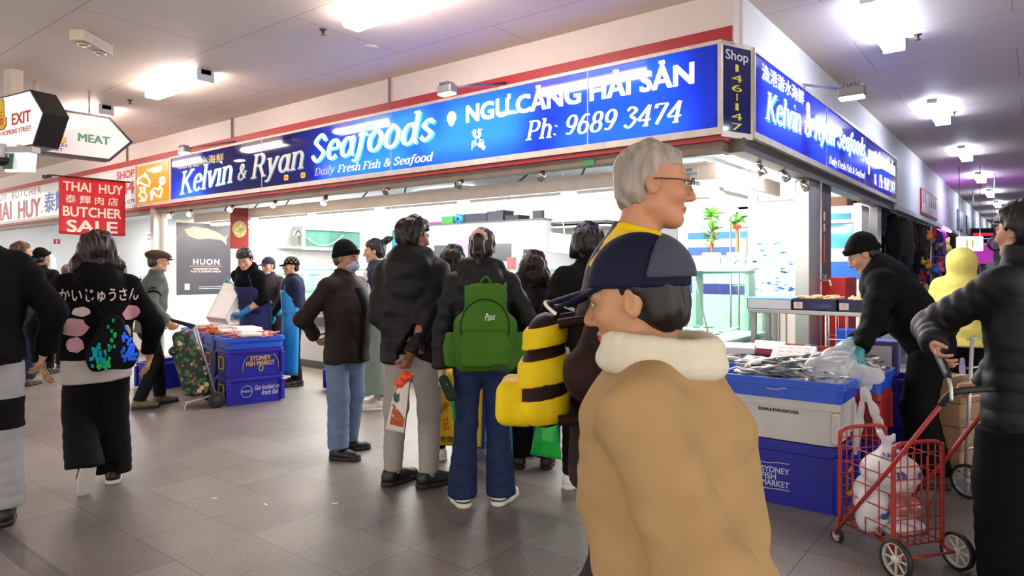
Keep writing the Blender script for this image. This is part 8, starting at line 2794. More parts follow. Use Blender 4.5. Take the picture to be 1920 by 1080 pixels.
# corner display, glass to the aisle
wing = empty('display_case', 'glass fish display case at the corner beside the steel table', 'display case', (-0.72, 0.95, 0), PI / 2, 'glass display cases along the counter')
L, W = 1.5, 0.95
boxo('base', (-L / 2, -W / 2 + 0.04, 0.1), (L / 2, W / 2, 0.72), M_chill, wing)
boxo('plinth', (-L / 2 + 0.02, -W / 2 + 0.1, 0), (L / 2 - 0.02, W / 2 - 0.05, 0.1), M_dsteel, wing)
mb = MB()
for k in range(5):
 mb.box((-L / 2, -W / 2 - 0.006, 0.6 - 0.05 * k), (L / 2, -W / 2 + 0.04, 0.628 - 0.05 * k))
mb.build('bumper_rails', M_dsteel, wing)
boxo('deck', (-L / 2, -W / 2, 0.72), (L / 2, W / 2, 0.75), M_steel, wing)
for nm, c in (('front_glass', [(-L / 2, -W / 2 + 0.02, 0.75), (L / 2, -W / 2 + 0.02, 0.75), (L / 2, -W / 2 + 0.18, 1.38), (-L / 2, -W / 2 + 0.18, 1.38)]), ('side_glass', [(-L / 2, -W / 2 + 0.02, 0.75), (-L / 2, W / 2, 0.75), (-L / 2, W / 2, 1.38), (-L / 2, -W / 2 + 0.18, 1.38)]), ('side_glass', [(L / 2, -W / 2 + 0.02, 0.75), (L / 2, W / 2, 0.75), (L / 2, W / 2, 1.38), (L / 2, -W / 2 + 0.18, 1.38)])):
 mb = MB(); mb._add([Vector(q) for q in c], [(0, 1, 2, 3)]); mb.build(nm, GL, wing)
boxo('top_shelf', (-L / 2, -W / 2 + 0.18, 1.38), (L / 2, W / 2, 1.395), GL, wing)
boxo('glass_edge', (-L / 2, -W / 2 + 0.172, 1.378), (L / 2, -W / 2 + 0.18, 1.397), M_edge, wing)
mb = MB()
del mb
for sx in (-1, 1): MB().tube([(sx * L / 2, -W / 2 + 0.02, 0.75), (sx * L / 2, -W / 2 + 0.18, 1.38)], 0.005, 6).build('glass_trim', M_steel, wing)
MB().box((-L / 2 + 0.03, -W / 2 + 0.05, 0.752), (L / 2 - 0.03, W / 2 - 0.04, 0.80), bev=0.01).build('ice_bed', M_ice, wing)
slimc = copy_tree(slim)
heap(slimc, wing, 16, 1.2, 0.6, 0.81, 'silver fish on ice in the corner glass case', 'silver fish in the corner case', 31, 0.0, 1.2, 0.3)
# back bench with odds and ends, left wall tanks
bench = empty('work_bench', 'white work bench along the back left of the shop', 'bench', (-8.2, 2.9, 0))
boxo('cabinet', (-1.1, -0.3, 0.08), (1.1, 0.3, 0.98), M_chill, bench); boxo('bench_top', (-1.12, -0.32, 0.98), (1.12, 0.32, 1.02), M_steel, bench); boxo('plinth', (-1.05, -0.25, 0), (1.05, 0.25, 0.08), M_dsteel, bench)
M_water = mat('aquarium_water', '#6d9088', 0.08, var=0.5, vscale=2.2, coat=0.6)
M_water2 = mat('blue_aquarium_water', '#3f7f9c', 0.08, var=0.45, vscale=2.5, coat=0.6)
def tank(label, x, y0, y1, z0, z1, water, cat='fish tank'):
 e = empty('fish_tank', label, cat, (x, (y0 + y1) / 2, z0))
 w, h = (y1 - y0), (z1 - z0)
 mb = MB()
 d = 0.35
 for lo, hi in (((0, -w / 2, 0), (d, w / 2, 0.05)), ((0, -w / 2, h - 0.06), (d, w / 2, h)), ((0, -w / 2, 0.05), (d, -w / 2 + 0.05, h - 0.06)), ((0, w / 2 - 0.05, 0.05), (d, w / 2, h - 0.06))):
  mb.box(lo, hi)
 mb.build('frame', M_chill, e)
 boxo('water', (0.01, -w / 2 + 0.05, 0.05), (d - 0.02, w / 2 - 0.05, h - 0.06), water, e)
 mb = MB(); mb._add([Vector((d - 0.005, -w / 2 + 0.05, 0.05)), Vector((d - 0.005, w / 2 - 0.05, 0.05)), Vector((d - 0.005, w / 2 - 0.05, h - 0.06)), Vector((d - 0.005, -w / 2 + 0.05, h - 0.06))], [(0, 1, 2, 3)])
 mb.build('front_glass', GL, e)
 return e
t1 = tank('wall fish tank with murky green water above the masked person', -9.4, 2.45, 3.85, 1.78, 2.22, M_water)
MB().tube(bez([(0.36, -0.62, 0.22), (0.38, -0.4, 0.1), (0.38, -0.1, 0.12), (0.37, 0.2, 0.3)], 6), 0.012, 6).build('hose', mat('white_hose', '#dcdcdc', 0.4), t1)
t2 = tank('blue wall fish tank with yellow gravel left of the tall person', -9.4, 4.6, 5.85, 1.72, 2.3, M_water2)
for k in range(3):
 y = -0.3 + 0.3 * k
 MB().tube([(0.345, y - 0.12, 0.06), (0.345, y, 0.2), (0.345, y + 0.12, 0.06)], 0.015, 6).build('coral_frame', mat('coral', '#d0b060', 0.6), t2)
# bucket lamp, bottles, tubs on the counter
p = hx(565, 446, -9.1)
e = empty('pot', 'shiny steel pot on a white shelf left of the green fish tank', 'pot', (-9.2, p.y, 1.84))
MB().lathe([(0.1, 0), (0.11, 0.02), (0.11, 0.2), (0.118, 0.205), (0.105, 0.205), (0.1, 0.03)], seg=22).build('pot_body', M_chrome, e)
MB().tube(bez([(-0.11, 0, 0.19), (0, 0, 0.3), (0.11, 0, 0.19)], 6), 0.006, 6).build('bail', M_black, e)
o = boxo('shelf', (-9.4, p.y - 0.35, 1.8), (-9.05, p.y + 0.35, 1.84), M_chill); tag(o, 'small white wall shelf carrying the steel pot', 'shelf')
for k, (dx, col, h, lab) in enumerate(((-1.05, '#e0623a', 0.16, 'orange tub on the work bench'), (-0.85, '#e8e8e8', 0.26, 'white spray bottle on the work bench'), (-0.6, '#f0f0f0', 0.2, 'white squat bottle on the work bench'), (-0.35, '#3a3a40', 0.13, 'dark tub on the work bench'))):
 e = empty('bottle' if 'bottle' in lab else 'tub', lab, 'bottle' if 'bottle' in lab else 'tub', (-8.2 + dx + 0.3, 2.75, 1.02))
 MB().lathe([(0.05, 0), (0.055, 0.01), (0.055, h * 0.7), (0.03, h * 0.85), (0.025, h), (0.004, h)], seg=16).build('container', mat('container_' + col[1:], col, 0.35), e)
 MB().lathe([(0.027, h - 0.01), (0.028, h + 0.03), (0.004, h + 0.032)], seg=14).build('cap', mat('grey_cap', '#6c7076', 0.4), e)
# posters on the left wall
pst = empty('poster', 'black salmon poster with white HUON lettering on the left shop wall', 'poster', (-9.4, 0.73, 0.99))
boxo('sheet', (0, -0.47, 0), (0.012, 0.47, 1.2), mat('poster_black', '#33313a', 0.4, var=0.06), pst)
PX = Vector((-9.386, 0, 0))
def ptext(body, y0, z0, w_, h_, m, b=0.0, sp=1.0): text(body, Vector((-9.388, 0.73 + y0, 0.99 + z0)), UY, V_UP, w_, h_, m, pst, bold=b, spacing=sp)
M_pw = mat('poster_white', '#eceaf0', 0.5); M_po = mat('poster_orange', '#c8743a', 0.5)
ptext('HUON', -0.2, 0.5, 0.46, 0.095, M_pw, 0.01, 1.25); ptext('TASMANIAN SALMON', -0.2, 0.415, 0.44, 0.028, M_pw, 0.01, 1.3); ptext("THAT'S OCEANS AHEAD", -0.24, 0.37, 0.52, 0.028, M_pw, 0.01, 1.3)
boxo('orange_rule', (0.012, -0.26, 0.47), (0.014, 0.3, 0.48), M_po, pst)
boxo('small_print', (0.012, -0.1, 0.12), (0.0135, 0.33, 0.126), M_pw, pst); boxo('small_print', (0.012, -0.1, 0.09), (0.0135, 0.33, 0.096), M_pw, pst)
boxo('white_square', (0.012, -0.34, 0.08), (0.0135, -0.26, 0.18), M_pw, pst)
pts = [(-0.36, 1.08), (-0.2, 1.14), (0.05, 1.12), (0.25, 1.05), (0.36, 0.98), (0.42, 1.04), (0.38, 0.92), (0.4, 0.84), (0.3, 0.93), (0.1, 0.95), (-0.12, 0.93), (-0.28, 0.98)]
MB().prism(pts, lambda a, b, t: Vector((t, a, b)), 0.012, 0.016).build('salmon_picture', mat('salmon_picture', '#b98a72', 0.5, var=0.3, vscale=12), pst)
bp_ = empty('poster', 'small blue poster with an orange dish right of the black salmon poster', 'poster', (-9.4, 1.62, 1.35))
boxo('sheet', (0, -0.28, 0), (0.01, 0.28, 0.42), mat('poster_blue', '#2a58c8', 0.4), bp_)
MB().prism([(0.2 * math.cos(2 * PI * k / 20), 0.13 + 0.1 * math.sin(2 * PI * k / 20)) for k in range(20)], lambda a, b, t: Vector((t, a, b)), 0.01, 0.014).build('dish_picture', mat('dish_orange', '#d88a3a', 0.5, var=0.3, vscale=20), bp_)
for k in range(2): boxo('white_caption', (0.01, -0.17, 0.27 + 0.06 * k), (0.013, 0.17, 0.3 + 0.06 * k), M_pw, bp_)
hb = at(449, 428, 10.2)
ban2 = empty('hanging_banner', 'narrow red banner with a picture of a dish hanging inside the shop', 'banner', (hb.x, hb.y, 1.72), R(62))
boxo('cloth', (-0.13, -0.003, 0), (0.13, 0.003, 0.62), mat('maroon_banner', '#8a2a26', 0.5, var=0.15), ban2)
MB().prism([(0.1 * math.cos(2 * PI * k / 20), 0.3 + 0.13 * math.sin(2 * PI * k / 20)) for k in range(20)], lambda a, b, t: Vector((a, t, b)), -0.008, -0.003).build('dish_picture', mat('dish_green', '#a8a068', 0.5, var=0.5, vscale=25), ban2)
for q in (-0.12, 0.12): MB().tube([(q, 0, 0.62), (q, 0, 1.37)], 0.003, 5).build('cord', M_black, ban2)
# notices on the steel post end of the wall
for k, (y, z, w_, h_, lab) in enumerate(((0.12, 2.12, 0.12, 0.14, 'small notice high on the white wall beside the steel post'), (0.14, 1.9, 0.14, 0.07, 'narrow blue-grey notice below it on the white wall'))):
 o = boxo('wall_notice', (-9.4, y, z), (-9.392, y + w_, z + h_), mat('notice_blue', '#b8ccdc', 0.5)); tag(o, lab, 'notice')
# cold room block and its shelf of boxes
cr = empty('cold_room', 'white cold room block in the middle of the shop behind the crowd', 'cold room', (-6.25, 4.6, 0))
boxo('cabinet', (-1.6, -0.6, 0), (1.6, 0.9, 2.24), M_chill, cr)
boxo('edge_trim', (-1.62, -0.62, 2.24), (1.62, 0.9, 2.26), M_dsteel, cr); boxo('corner_trim', (-1.615, -0.615, 0), (-1.59, -0.59, 2.24), M_dsteel, cr)
boxo('dark_window', (-0.9, -0.606, 1.55), (0.95, -0.6, 1.86), mat('dark_hatch', '#4a4c52', 0.2), cr); boxo('door_gap', (1.2, -0.606, 0.6), (1.42, -0.6, 1.75), mat('black_gap', '#15161c', 0.3), cr)
boxo('pink_notice', (-0.35, -0.61, 1.4), (-0.05, -0.606, 1.95), mat('pink_notice', '#c890b0', 0.4), cr)
boxo('red_notice', (0.85, -0.61, 1.4), (1.05, -0.606, 1.62), mat('red_notice', '#c85058', 0.5, var=0.4, vscale=20), cr)
for k, (x, w_, h_, col, lab) in enumerate(((-1.15, 0.5, 0.06, '#b03a98', 'magenta flat box on top of the cold room'), (-0.75, 0.3, 0.15, '#3fa83c', 'green box on top of the cold room'), (-0.05, 0.55, 0.17, '#3a3c48', 'long dark grey box on top of the cold room'), (0.42, 0.36, 0.2, '#45454e', 'tall dark box on top of the cold room'), (0.8, 0.3, 0.1, '#2e2e34', 'low dark box on top of the cold room'), (1.35, 0.2, 0.15, '#3c3c42', 'small dark device at the right end of the cold room'))):
 e = empty('storage_box', lab, 'box', (-6.25 + x, 4.35, 2.26), 0, 'boxes on top of the cold room')
 MB().box((-w_ / 2, -0.16, 0), (w_ / 2, 0.16, h_), bev=0.006).build('box', mat('box_' + col[1:], col, 0.5), e)
 MB().box((-w_ / 2 - 0.003, -0.163, h_ - 0.03), (w_ / 2 + 0.003, 0.163, h_), bev=0.003).build('lid', mat('box_' + col[1:], col, 0.5), e)
e = empty('hose_reel', 'bright blue round hose reel on top of the cold room', 'reel', (-6.68, 4.2, 2.26))
Mr = Matrix.Translation((0, 0, 0.09)) @ Matrix.Rotation(PI / 2, 4, 'X')
MB().lathe([(0.02, -0.06), (0.09, -0.06), (0.09, 0.06), (0.02, 0.06)], seg=22, M=Mr).build('reel', mat('sky_blue_plastic', '#3aa0e8', 0.4), e)
MB().lathe([(0.004, 0.05), (0.03, 0.066), (0.004, 0.07)], seg=14, M=Mr).build('hub', M_black, e)
# stainless wall, overhead cabinet and hanging screen
structure(boxo('wall_steel', (-4.6, 4.9, 0), (-2.7, 4.96, 2.5), mat('grey_steel_panel', '#83898a', 0.35, 0.3, var=0.15, vscale=3)))
oc = empty('wall_cabinet', 'white overhead cabinet above the hanging screen', 'cabinet', (-4.35, 4.5, 2.1))
boxo('body', (-0.75, -0.25, 0.1), (0.75, 0.4, 0.55), M_chill, oc); boxo('shelf', (-0.78, -0.28, 0), (0.78, 0.4, 0.03), M_chill, oc); boxo('shadow_gap', (-0.74, -0.255, 0.06), (0.74, 0.38, 0.1), M_dsteel, oc)
sc_ = at(1052, 457, 8.2)
scr = empty('monitor', 'white-framed screen tilted on a cable behind the curly-haired person', 'screen', sc_, R(38))
scr.rotation_euler = (R(-12), R(6), R(38))
MB().box((-0.145, -0.015, -0.125), (0.145, 0.02, 0.125), bev=0.015).build('frame', mat('white_bezel', '#dcd8d4', 0.4), scr)
boxo('screen', (-0.12, -0.018, -0.1), (0.12, -0.0145, 0.1), mat('lit_screen', '#a8cdea', 0.2, emit=0.7), scr)
mb = MB()
for k in range(6):
 mb.box((-0.1, -0.0195, -0.08 + 0.02 * k), (0.0 + 0.012 * (k % 3), -0.018, -0.07 + 0.02 * k))
mb.box((0.02, -0.0195, 0.03), (0.07, -0.018, 0.036))
mb.build('screen_table', mat('screen_lines', '#6f86b8', 0.3, emit=0.4), scr)
MB().tube(bez([(0.03, 0, 0.125), (0.0, 0.02, 0.3), (-0.06, 0.03, 0.7), (-0.05, 0.03, 1.46)], 6), 0.007, 6).build('cable', M_fit, scr)
o = boxo('terminal', (-3.95, 2.9, 0.0), (-3.55, 3.3, 1.35), mat('dark_terminal', '#5a5450', 0.4)); tag(o, 'dark brown till cabinet below the hanging screen', 'cabinet')
# canopy signs
p0, p1 = hy(1283, 337, 0.495), hy(1310, 311, 0.495)
lv = empty('small_sign', 'small LOVE SEAFOOD plate on the canopy band behind the grey-haired head', 'sign', (p0.x, 0.5, p0.z))
boxo('plate', (0, -0.006, 0), (p1.x - p0.x, 0, p1.z - p0.z), mat('plate_beige', '#ddd4c8', 0.4), lv)
w_ = p1.x - p0.x; h_ = p1.z - p0.z
text('LOVE', Vector((p0.x + 0.05 * w_, 0.494, p0.z + 0.62 * h_)), U_F, V_UP, 0.5 * w_, 0.25 * h_, mat('plate_blue', '#5a6f9a', 0.4), lv, bold=0.03)
text('SEAFOOD', Vector((p0.x + 0.05 * w_, 0.494, p0.z + 0.28 * h_)), U_F, V_UP, 0.88 * w_, 0.27 * h_, mat('plate_lightblue', '#6f9fd0', 0.4), lv, bold=0.03)
p = hy(1104, 306, -0.02)
o = boxo('exit_plate', (p.x - 0.06, -0.03, p.z - 0.02), (p.x + 0.06, -0.02, p.z + 0.03), mat('plate_green', '#3f8a52', 0.4)); tag(o, 'tiny green plate on the beam under the phone number', 'sign')
# cables and pipes in the gap above the canopy
mb = MB()
g = random.Random(3)
for k in range(10):
 x = -8.6 + 0.85 * k
 mb = MB().tube(bez([(x, 0.62, 2.3), (x + g.uniform(0, 0.3), 0.7, 2.5), (x + 0.3, 0.8, 2.62), (x + 0.45, 0.85, 3.1)], 6), 0.01, 6)
 tag(mb.build('cable', mat('grey_cable', '#5a5a60', 0.5)), 'loose grey cable above the canopy', 'cable', 'cables above the shop canopy')
du = empty('air_duct', 'long grey duct above the canopy, seen through the gap under the sign', 'duct', (-4.8, 1.4, 2.62))
boxo('duct', (-3.9, -0.2, 0), (3.6, 0.2, 0.3), mat('galvanised', '#7a7f8a', 0.4, 0.5, var=0.15), du)
for k in range(6): boxo('flange', (-3.4 + 1.3 * k, -0.215, -0.015), (-3.36 + 1.3 * k, 0.215, 0.315), M_dsteel, du)
for x in (-3, 0, 3): MB().tube([(x, 0, 0.3), (x, 0, 0.48)], 0.008, 6).build('hanger', M_dsteel, du)
# plants on the corner shelf
M_leaf = mat('bright_leaf', '#4f9a32', 0.45, var=0.25, vscale=30); M_stem = mat('plant_stem', '#8a6a42', 0.7)
M_pot = mat('white_patterned_pot', '#dfe4dc', 0.4, var=0.0)
def leaf(mb, p, d, L, w_):
 d = Vector(d).normalized(); s = d.cross(Vector((0, 0, 1)))
 if s.length < 0.05: s = Vector((1, 0, 0))
 s.normalize(); up_ = s.cross(d)
 p = Vector(p)
 mid = p + d * L * 0.5 + up_ * L * 0.08; tip = p + d * L - up_ * L * 0.12
 mb._add([p, mid + s * w_, tip, mid - s * w_], [(0, 1, 2, 3)])
def plant(label, loc, h, kind, seed):
 e = empty('potted_plant', label, 'plant', loc, 0.4)
 mb = MB()
 loops(mb, [rrect(0.17, 0.17, 0.02, 0), rrect(0.19, 0.19, 0.02, 0.16), rrect(0.175, 0.175, 0.02, 0.16), rrect(0.16, 0.16, 0.02, 0.13)])
 pt_ = mb.build('pot', M_pot, e)
 mb = MB(); g = random.Random(seed)
 for k in range(14):
  a = g.uniform(-0.08, 0.08); z = g.uniform(0.03, 0.12)
  for fy in (-1, 1):
   mb.tube([(a, fy * 0.094, z), (a + g.uniform(-0.02, 0.02), fy * 0.095, z + 0.02)], 0.005, 5)
   mb.tube([(fy * 0.094, a, z), (fy * 0.095, a + g.uniform(-0.02, 0.02), z + 0.02)], 0.005, 5)
 mb.build('pot_pattern', mat('pot_green', '#7fb89a', 0.5), pt_)
 boxo('soil', (-0.078, -0.078, 0.1), (0.078, 0.078, 0.14), mat('soil', '#3a2a1e', 0.9), e)
 mb = MB()
 mb.tube(bez([(0, 0, 0.12), (0.01, 0, 0.12 + h * 0.5), (-0.01, 0.01, 0.12 + h)], 6), [0.018] * 6 + [0.014] * 6 + [0.01], 8)
 if kind == 1:
  for k in range(5): mb.tube([(0.0, 0, 0.15 + 0.02 * k), (0.04 * (k - 2), 0.03 * ((k % 2) * 2 - 1), 0.3 + 0.03 * k)], 0.005, 6)
 mb.build('stem', M_stem, e)
 mb = MB()
 for k in range(90 if kind else 30):
  a = g.uniform(0, 6.28); el = g.uniform(-0.2, 1.2)
  z = (0.12 + h * 0.45 + g.uniform(-0.05, 0.15)) if (kind and k < 46) else 0.12 + h + g.uniform(-0.03, 0.03)
  leaf(mb, (0, 0, z), (math.cos(a) * math.cos(el), math.sin(a) * math.cos(el), math.sin(el)), g.uniform(0.09, 0.18), g.uniform(0.014, 0.024))
 o = mb.build('foliage', M_leaf, e, fix=False)
 if not kind:
  mb = MB()
  for k in range(3): mb.lathe([(0.001, -0.03), (0.018, -0.015), (0.018, 0.01), (0.001, 0.025)], (0.03 * (k - 1), -0.02, 0.07 + h), 8)
  mb.build('flower', mat('orange_flower', '#d8562a', 0.5), e)
shelf = empty('plant_shelf', 'white shelf behind the corner case holding the two pots', 'shelf', (-0.8, 1.86, 0))
boxo('shelf_board', (-0.32, -0.14, 1.40), (0.32, 0.14, 1.43), M_chill, shelf)
for sx in (-0.28, 0.28): boxo('leg', (sx - 0.02, -0.1, 0), (sx + 0.02, 0.1, 1.40), M_chill, shelf)
plant('bushy green potted plant, left of the two on the corner shelf', (-0.93, 1.86, 1.43), 0.42, 1, 1)
plant('thin-stemmed plant with an orange flower, right of the two on the corner shelf', (-0.66, 1.86, 1.43), 0.36, 0, 2)
# fish-pattern panel
fp = empty('patterned_panel', 'white hanging panel printed with blue fish beside the steel column', 'panel', (-0.44, 2.42, 1.12))
boxo('sheet', (-0.29, 0, 0), (0.27, 0.008, 1.0), mat('panel_white', '#eef2f5', 0.4), fp)
boxo('rail', (-0.3, -0.004, 1.0), (0.28, 0.012, 1.03), M_alu, fp)
for q in (-0.27, 0.25): MB().tube([(q, 0.004, 1.03), (q, 0.004, 1.99)], 0.004, 5).build('wire', M_steel, fp)
g = random.Random(9)
for nm, col, n_ in (('pale_fish_print', '#7fa6c8', 30), ('blue_fish_print', '#2a78b8', 20)):
 mb = MB()
 for k in range(n_):
  x, z = g.uniform(-0.24, 0.22), g.uniform(0.05, 0.93) if nm[0] == 'p' else g.uniform(0.05, 0.6)
  s_ = g.uniform(0.02, 0.038); q = g.uniform(0.3, 0.6)
  pts = [(x - s_, z), (x - s_ * 0.3, z + s_ * q), (x + s_ * 0.5, z + s_ * q * 0.5), (x + s_, z + s_ * 0.3), (x + s_ * 0.8, z), (x + s_, z - s_ * 0.3), (x + s_ * 0.5, z - s_ * q * 0.5), (x - s_ * 0.3, z - s_ * q)]
  mb.prism(pts, lambda a, b, t: Vector((a, t, b)), -0.0015, 0.0)
 mb.build(nm, mat(nm, col, 0.5), fp)
# blue-striped freezer and shelf behind the plants
fz = empty('freezer', 'white freezer with blue bands behind the potted plants', 'freezer', (-1.8, 4.9, 0))
boxo('body', (-0.55, -0.35, 0), (0.55, 0.35, 2.15), M_chill, fz)
for z0_, z1_, c in ((1.86, 1.96, '#3a88d0'), (1.62, 1.74, '#3a66c0'), (1.05, 1.2, '#4a3f9a')): boxo('blue_band', (-0.555, -0.356, z0_), (0.555, -0.35, z1_), mat('band_' + c[1:], c, 0.4), fz)
rk = empty('wire_rack', 'steel wire rack with red and white goods right of the potted plants', 'rack', (-1.0, 3.6, 0))
mb = MB()
for sx in (-0.3, 0.3):
 for sy in (-0.15, 0.15): mb.tube([(sx, sy, 0), (sx, sy, 2.1)], 0.012, 8)
mb.build('frame', M_steel, rk)
for z in (1.2, 1.6, 1.95): boxo('rack_shelf', (-0.3, -0.15, z), (0.3, 0.15, z + 0.012), M_steel, rk)
for k, (x, z, col, lab) in enumerate(((-0.15, 1.612, '#e8e6e4', 'white canister on the wire rack'), (0.1, 1.612, '#c8302c', 'red canister on the wire rack'), (0.0, 1.212, '#4a4fa0', 'violet tub on the wire rack'), (0.05, 1.962, '#5a5a5e', 'grey pot on top of the wire rack'))):
 e = empty('canister', lab, 'canister', (-1.0 + x, 3.55, z))
 MB().lathe([(0.07, 0), (0.075, 0.01), (0.075, 0.18), (0.004, 0.185)], seg=18).build('can', mat('can_' + col[1:], col, 0.4), e)
 MB().lathe([(0.078, 0.165), (0.078, 0.19), (0.004, 0.195)], seg=18).build('lid', mat('can_' + col[1:], col, 0.4), e)
# ------------------------------------------------------------------ side doorway and fittings by the column
hcx = empty('hose_cabinet', 'red hose cabinet standing at the foot of the brown column', 'cabinet', (0.1, 2.9, 0))
MB().box((-0.12, -0.27, 0), (0.12, 0.27, 1.33), bev=0.008).build('body', mat('fire_red', '#c02622', 0.4, var=0.05), hcx)
MB().box((0.12, -0.23, 0.1), (0.128, 0.23, 1.25), bev=0.003).build('door', mat('fire_red', '#c02622'), hcx)
MB().box((0.1, 0.1, 1.2), (0.14, 0.16, 1.3), bev=0.005).build('latch', M_dsteel, hcx)
tp = empty('tap', 'brass tap on a thin pipe beside the steel column', 'tap', (0.02, 2.45, 0))
MB().tube([(0, 0, 0), (0, 0, 2.33)], 0.011, 8).build('pipe', M_steel, tp)
MB().tube(bez([(0, 0, 1.3), (0.06, -0.03, 1.3), (0.1, -0.05, 1.29), (0.11, -0.055, 1.24)], 6), 0.014, 8).build('spout', M_chrome, tp)
MB().tube([(0.05, -0.02, 1.31), (0.05, -0.02, 1.35)], 0.008, 8).build('stem', M_chrome, tp); MB().box((0.02, -0.03, 1.345), (0.08, -0.01, 1.358), bev=0.003).build('lever', mat('green_lever', '#3a6a4a', 0.4), tp)
stk = empty('warning_label', 'tall narrow red and white label on the brown column', 'label', (-0.03, 2.74, 1.45))
boxo('sheet', (0, 0, 0), (0.004, 0.1, 0.62), mat('label_red', '#b8302c', 0.5), stk)
boxo('white_box', (0.004, 0.015, 0.5), (0.006, 0.085, 0.59), M_pw, stk); boxo('white_box', (0.004, 0.015, 0.38), (0.006, 0.085, 0.46), M_pw, stk); boxo('white_bar', (0.004, 0.04, 0.05), (0.006, 0.06, 0.33), mat('label_pale', '#d8a8a0', 0.5), stk)
o = boxo('wall_notice', (-0.03, 2.76, 1.22), (-0.025, 2.82, 1.32), M_paper); tag(o, 'small white notice under the red label on the brown column', 'notice')
# tank in the doorway
dt = empty('fish_tank', 'white-framed fish tank with blue bands in the side doorway', 'fish tank', (-0.5, 5.2, 0))
mb = MB()
for lo, hi in (((-0.62, -0.25, 1.52), (0.44, 0.25, 1.7)), ((-0.62, -0.25, 2.05), (0.44, 0.25, 2.28)), ((-0.62, -0.25, 1.7), (-0.5, 0.25, 2.05)), ((0.34, -0.25, 1.7), (0.44, 0.25, 2.05)), ((-0.62, -0.25, 0), (0.44, 0.25, 1.28))):
 mb.box(lo, hi)
mb.build('frame', mat('cream_enamel', '#e4d8c8', 0.35), dt)
boxo('water', (-0.5, -0.22, 1.7), (0.34, 0.24, 2.05), mat('teal_aquarium_water', '#3f8f9a', 0.08, emit=0.25, var=0.4, vscale=3, coat=0.6), dt)
boxo('blue_band', (-0.62, -0.257, 2.1), (0.3, -0.25, 2.18), mat('band_cyan', '#2a8ad8', 0.4, emit=0.2), dt); boxo('blue_band', (-0.62, -0.257, 1.28), (0.44, 0.25, 1.52), mat('band_blue', '#2a6ad0', 0.4), dt)
o = MB().box((-0.7, 5.0, 2.28), (-0.25, 5.4, 2.42), bev=0.01).build('wicker_box', mat('brown_wicker', '#6a4a34', 0.8, bump=0.4, bscale=60)); tag(o, 'brown wicker box on top of the doorway fish tank', 'box')
# cage trolley behind the steel table
cg = empty('cage_trolley', 'wire cage trolley with blue tubs behind the steel table', 'trolley', (0.5, 2.2, 0), R(10))
mb = MB()
for sx in (-0.35, 0.35):
 for sy in (-0.25, 0.25): mb.tube([(sx, sy, 0.08), (sx, sy, 1.1)], 0.01, 6)
for k in range(9):
 x = -0.35 + 0.7 * k / 8
 for sy in (-0.25, 0.25): mb.tube([(x, sy, 0.5), (x, sy, 0.98)], 0.003, 5)
for z in (0.5, 0.74, 0.98):
 for sy in (-0.25, 0.25): mb.tube([(-0.35, sy, z), (0.35, sy, z)], 0.005, 6)
 for sx in (-0.35, 0.35): mb.tube([(sx, -0.25, z), (sx, 0.25, z)], 0.005, 6)
mb.box((-0.36, -0.26, 0.46), (0.36, 0.26, 0.48))
mb.build('cage', M_steel, cg)
for sx in (-0.3, 0.3):
 for sy in (-0.2, 0.2): MB().lathe([(0.01, 0), (0.05, 0.02), (0.05, 0.06), (0.01, 0.08)], (sx, sy, 0), 12).build('caster', RUB, cg)
Mg = world_of(cg)
for k, (x, m, lab) in enumerate(((-0.18, M_tray, 'blue plastic tub in the cage trolley'), (0.02, mat('pale_bottle', '#c8ccb8', 0.4), 'pale carton in the cage trolley'), (0.2, mat('cyan_box', '#4aa0d0', 0.4), 'cyan carton in the cage trolley'))):
 e = empty('carton', lab, 'box', Mg @ Vector((x, 0, 0.482)), cg.rotation_euler.z)
 MB().box((-0.08, -0.12, 0), (0.08, 0.12, 0.34), bev=0.006).build('body', m, e)
 MB().box((-0.081, -0.121, 0.3), (0.081, 0.121, 0.341), bev=0.004).build('lid', m, e)

# ================================================================== butcher's shop, far left
bc = empty('display_case', 'long white butcher display case at the far left', 'display case', (-14.2, 0.6, 0))
boxo('base', (-4.3, -0.4, 0), (4.3, 0.5, 0.85), M_chill, bc); boxo('top_ledge', (-4.3, -0.1, 1.28), (4.3, 0.5, 1.3), M_chill, bc)
mb = MB(); mb._add([Vector((-4.3, -0.4, 0.85)), Vector((4.3, -0.4, 0.85)), Vector((4.3, -0.1, 1.28)), Vector((-4.3, -0.1, 1.28))], [(0, 1, 2, 3)]); mb.build('front_glass', GL, bc)
boxo('meat_display', (-4.2, -0.3, 0.85), (4.2, 0.4, 0.93), mat('red_meat', '#b06058', 0.4, var=0.5, vscale=9), bc)
rl = empty('meat_rails', 'orange and steel overhead rails in the butcher shop beside the steel post', 'rail', (-11.4, 1.5, 1.9))
for z, m in ((0.36, mat('orange_rail', '#d8643c', 0.5)), (-0.02, mat('orange_rail', '#d8643c', 0.5))): boxo('orange_beam', (-1.4, -0.05, z), (1.6, 0.05, z + 0.14 if z > 0.2 else z + 0.07), m, rl)
for z in (0.24, 0.16): MB().tube([(-1.4, -0.2, z), (1.6, -0.2, z)], 0.03, 8).build('steel_rail', M_steel, rl)
for x in (-1.2, 0.6, 1.4): MB().tube([(x, 0, 0.5), (x, 0, 0.85)], 0.015, 6).build('hanger', M_steel, rl)
MB().tube(bez([(0.9, -0.2, 0.14), (0.9, -0.2, 0.0), (0.93, -0.2, -0.05), (0.96, -0.2, -0.01)], 5), 0.006, 6).build('hook', M_steel, rl)
o = boxo('steel_bench_back', (-12.6, 3.0, 0.9), (-10.2, 3.15, 1.75), M_steel); tag(o, 'steel splashback on the butcher shop back wall', 'panel')
hd_ = empty('extract_hood', 'stainless canopy hood above the steel splashback', 'hood', (-11.5, 2.8, 1.8))
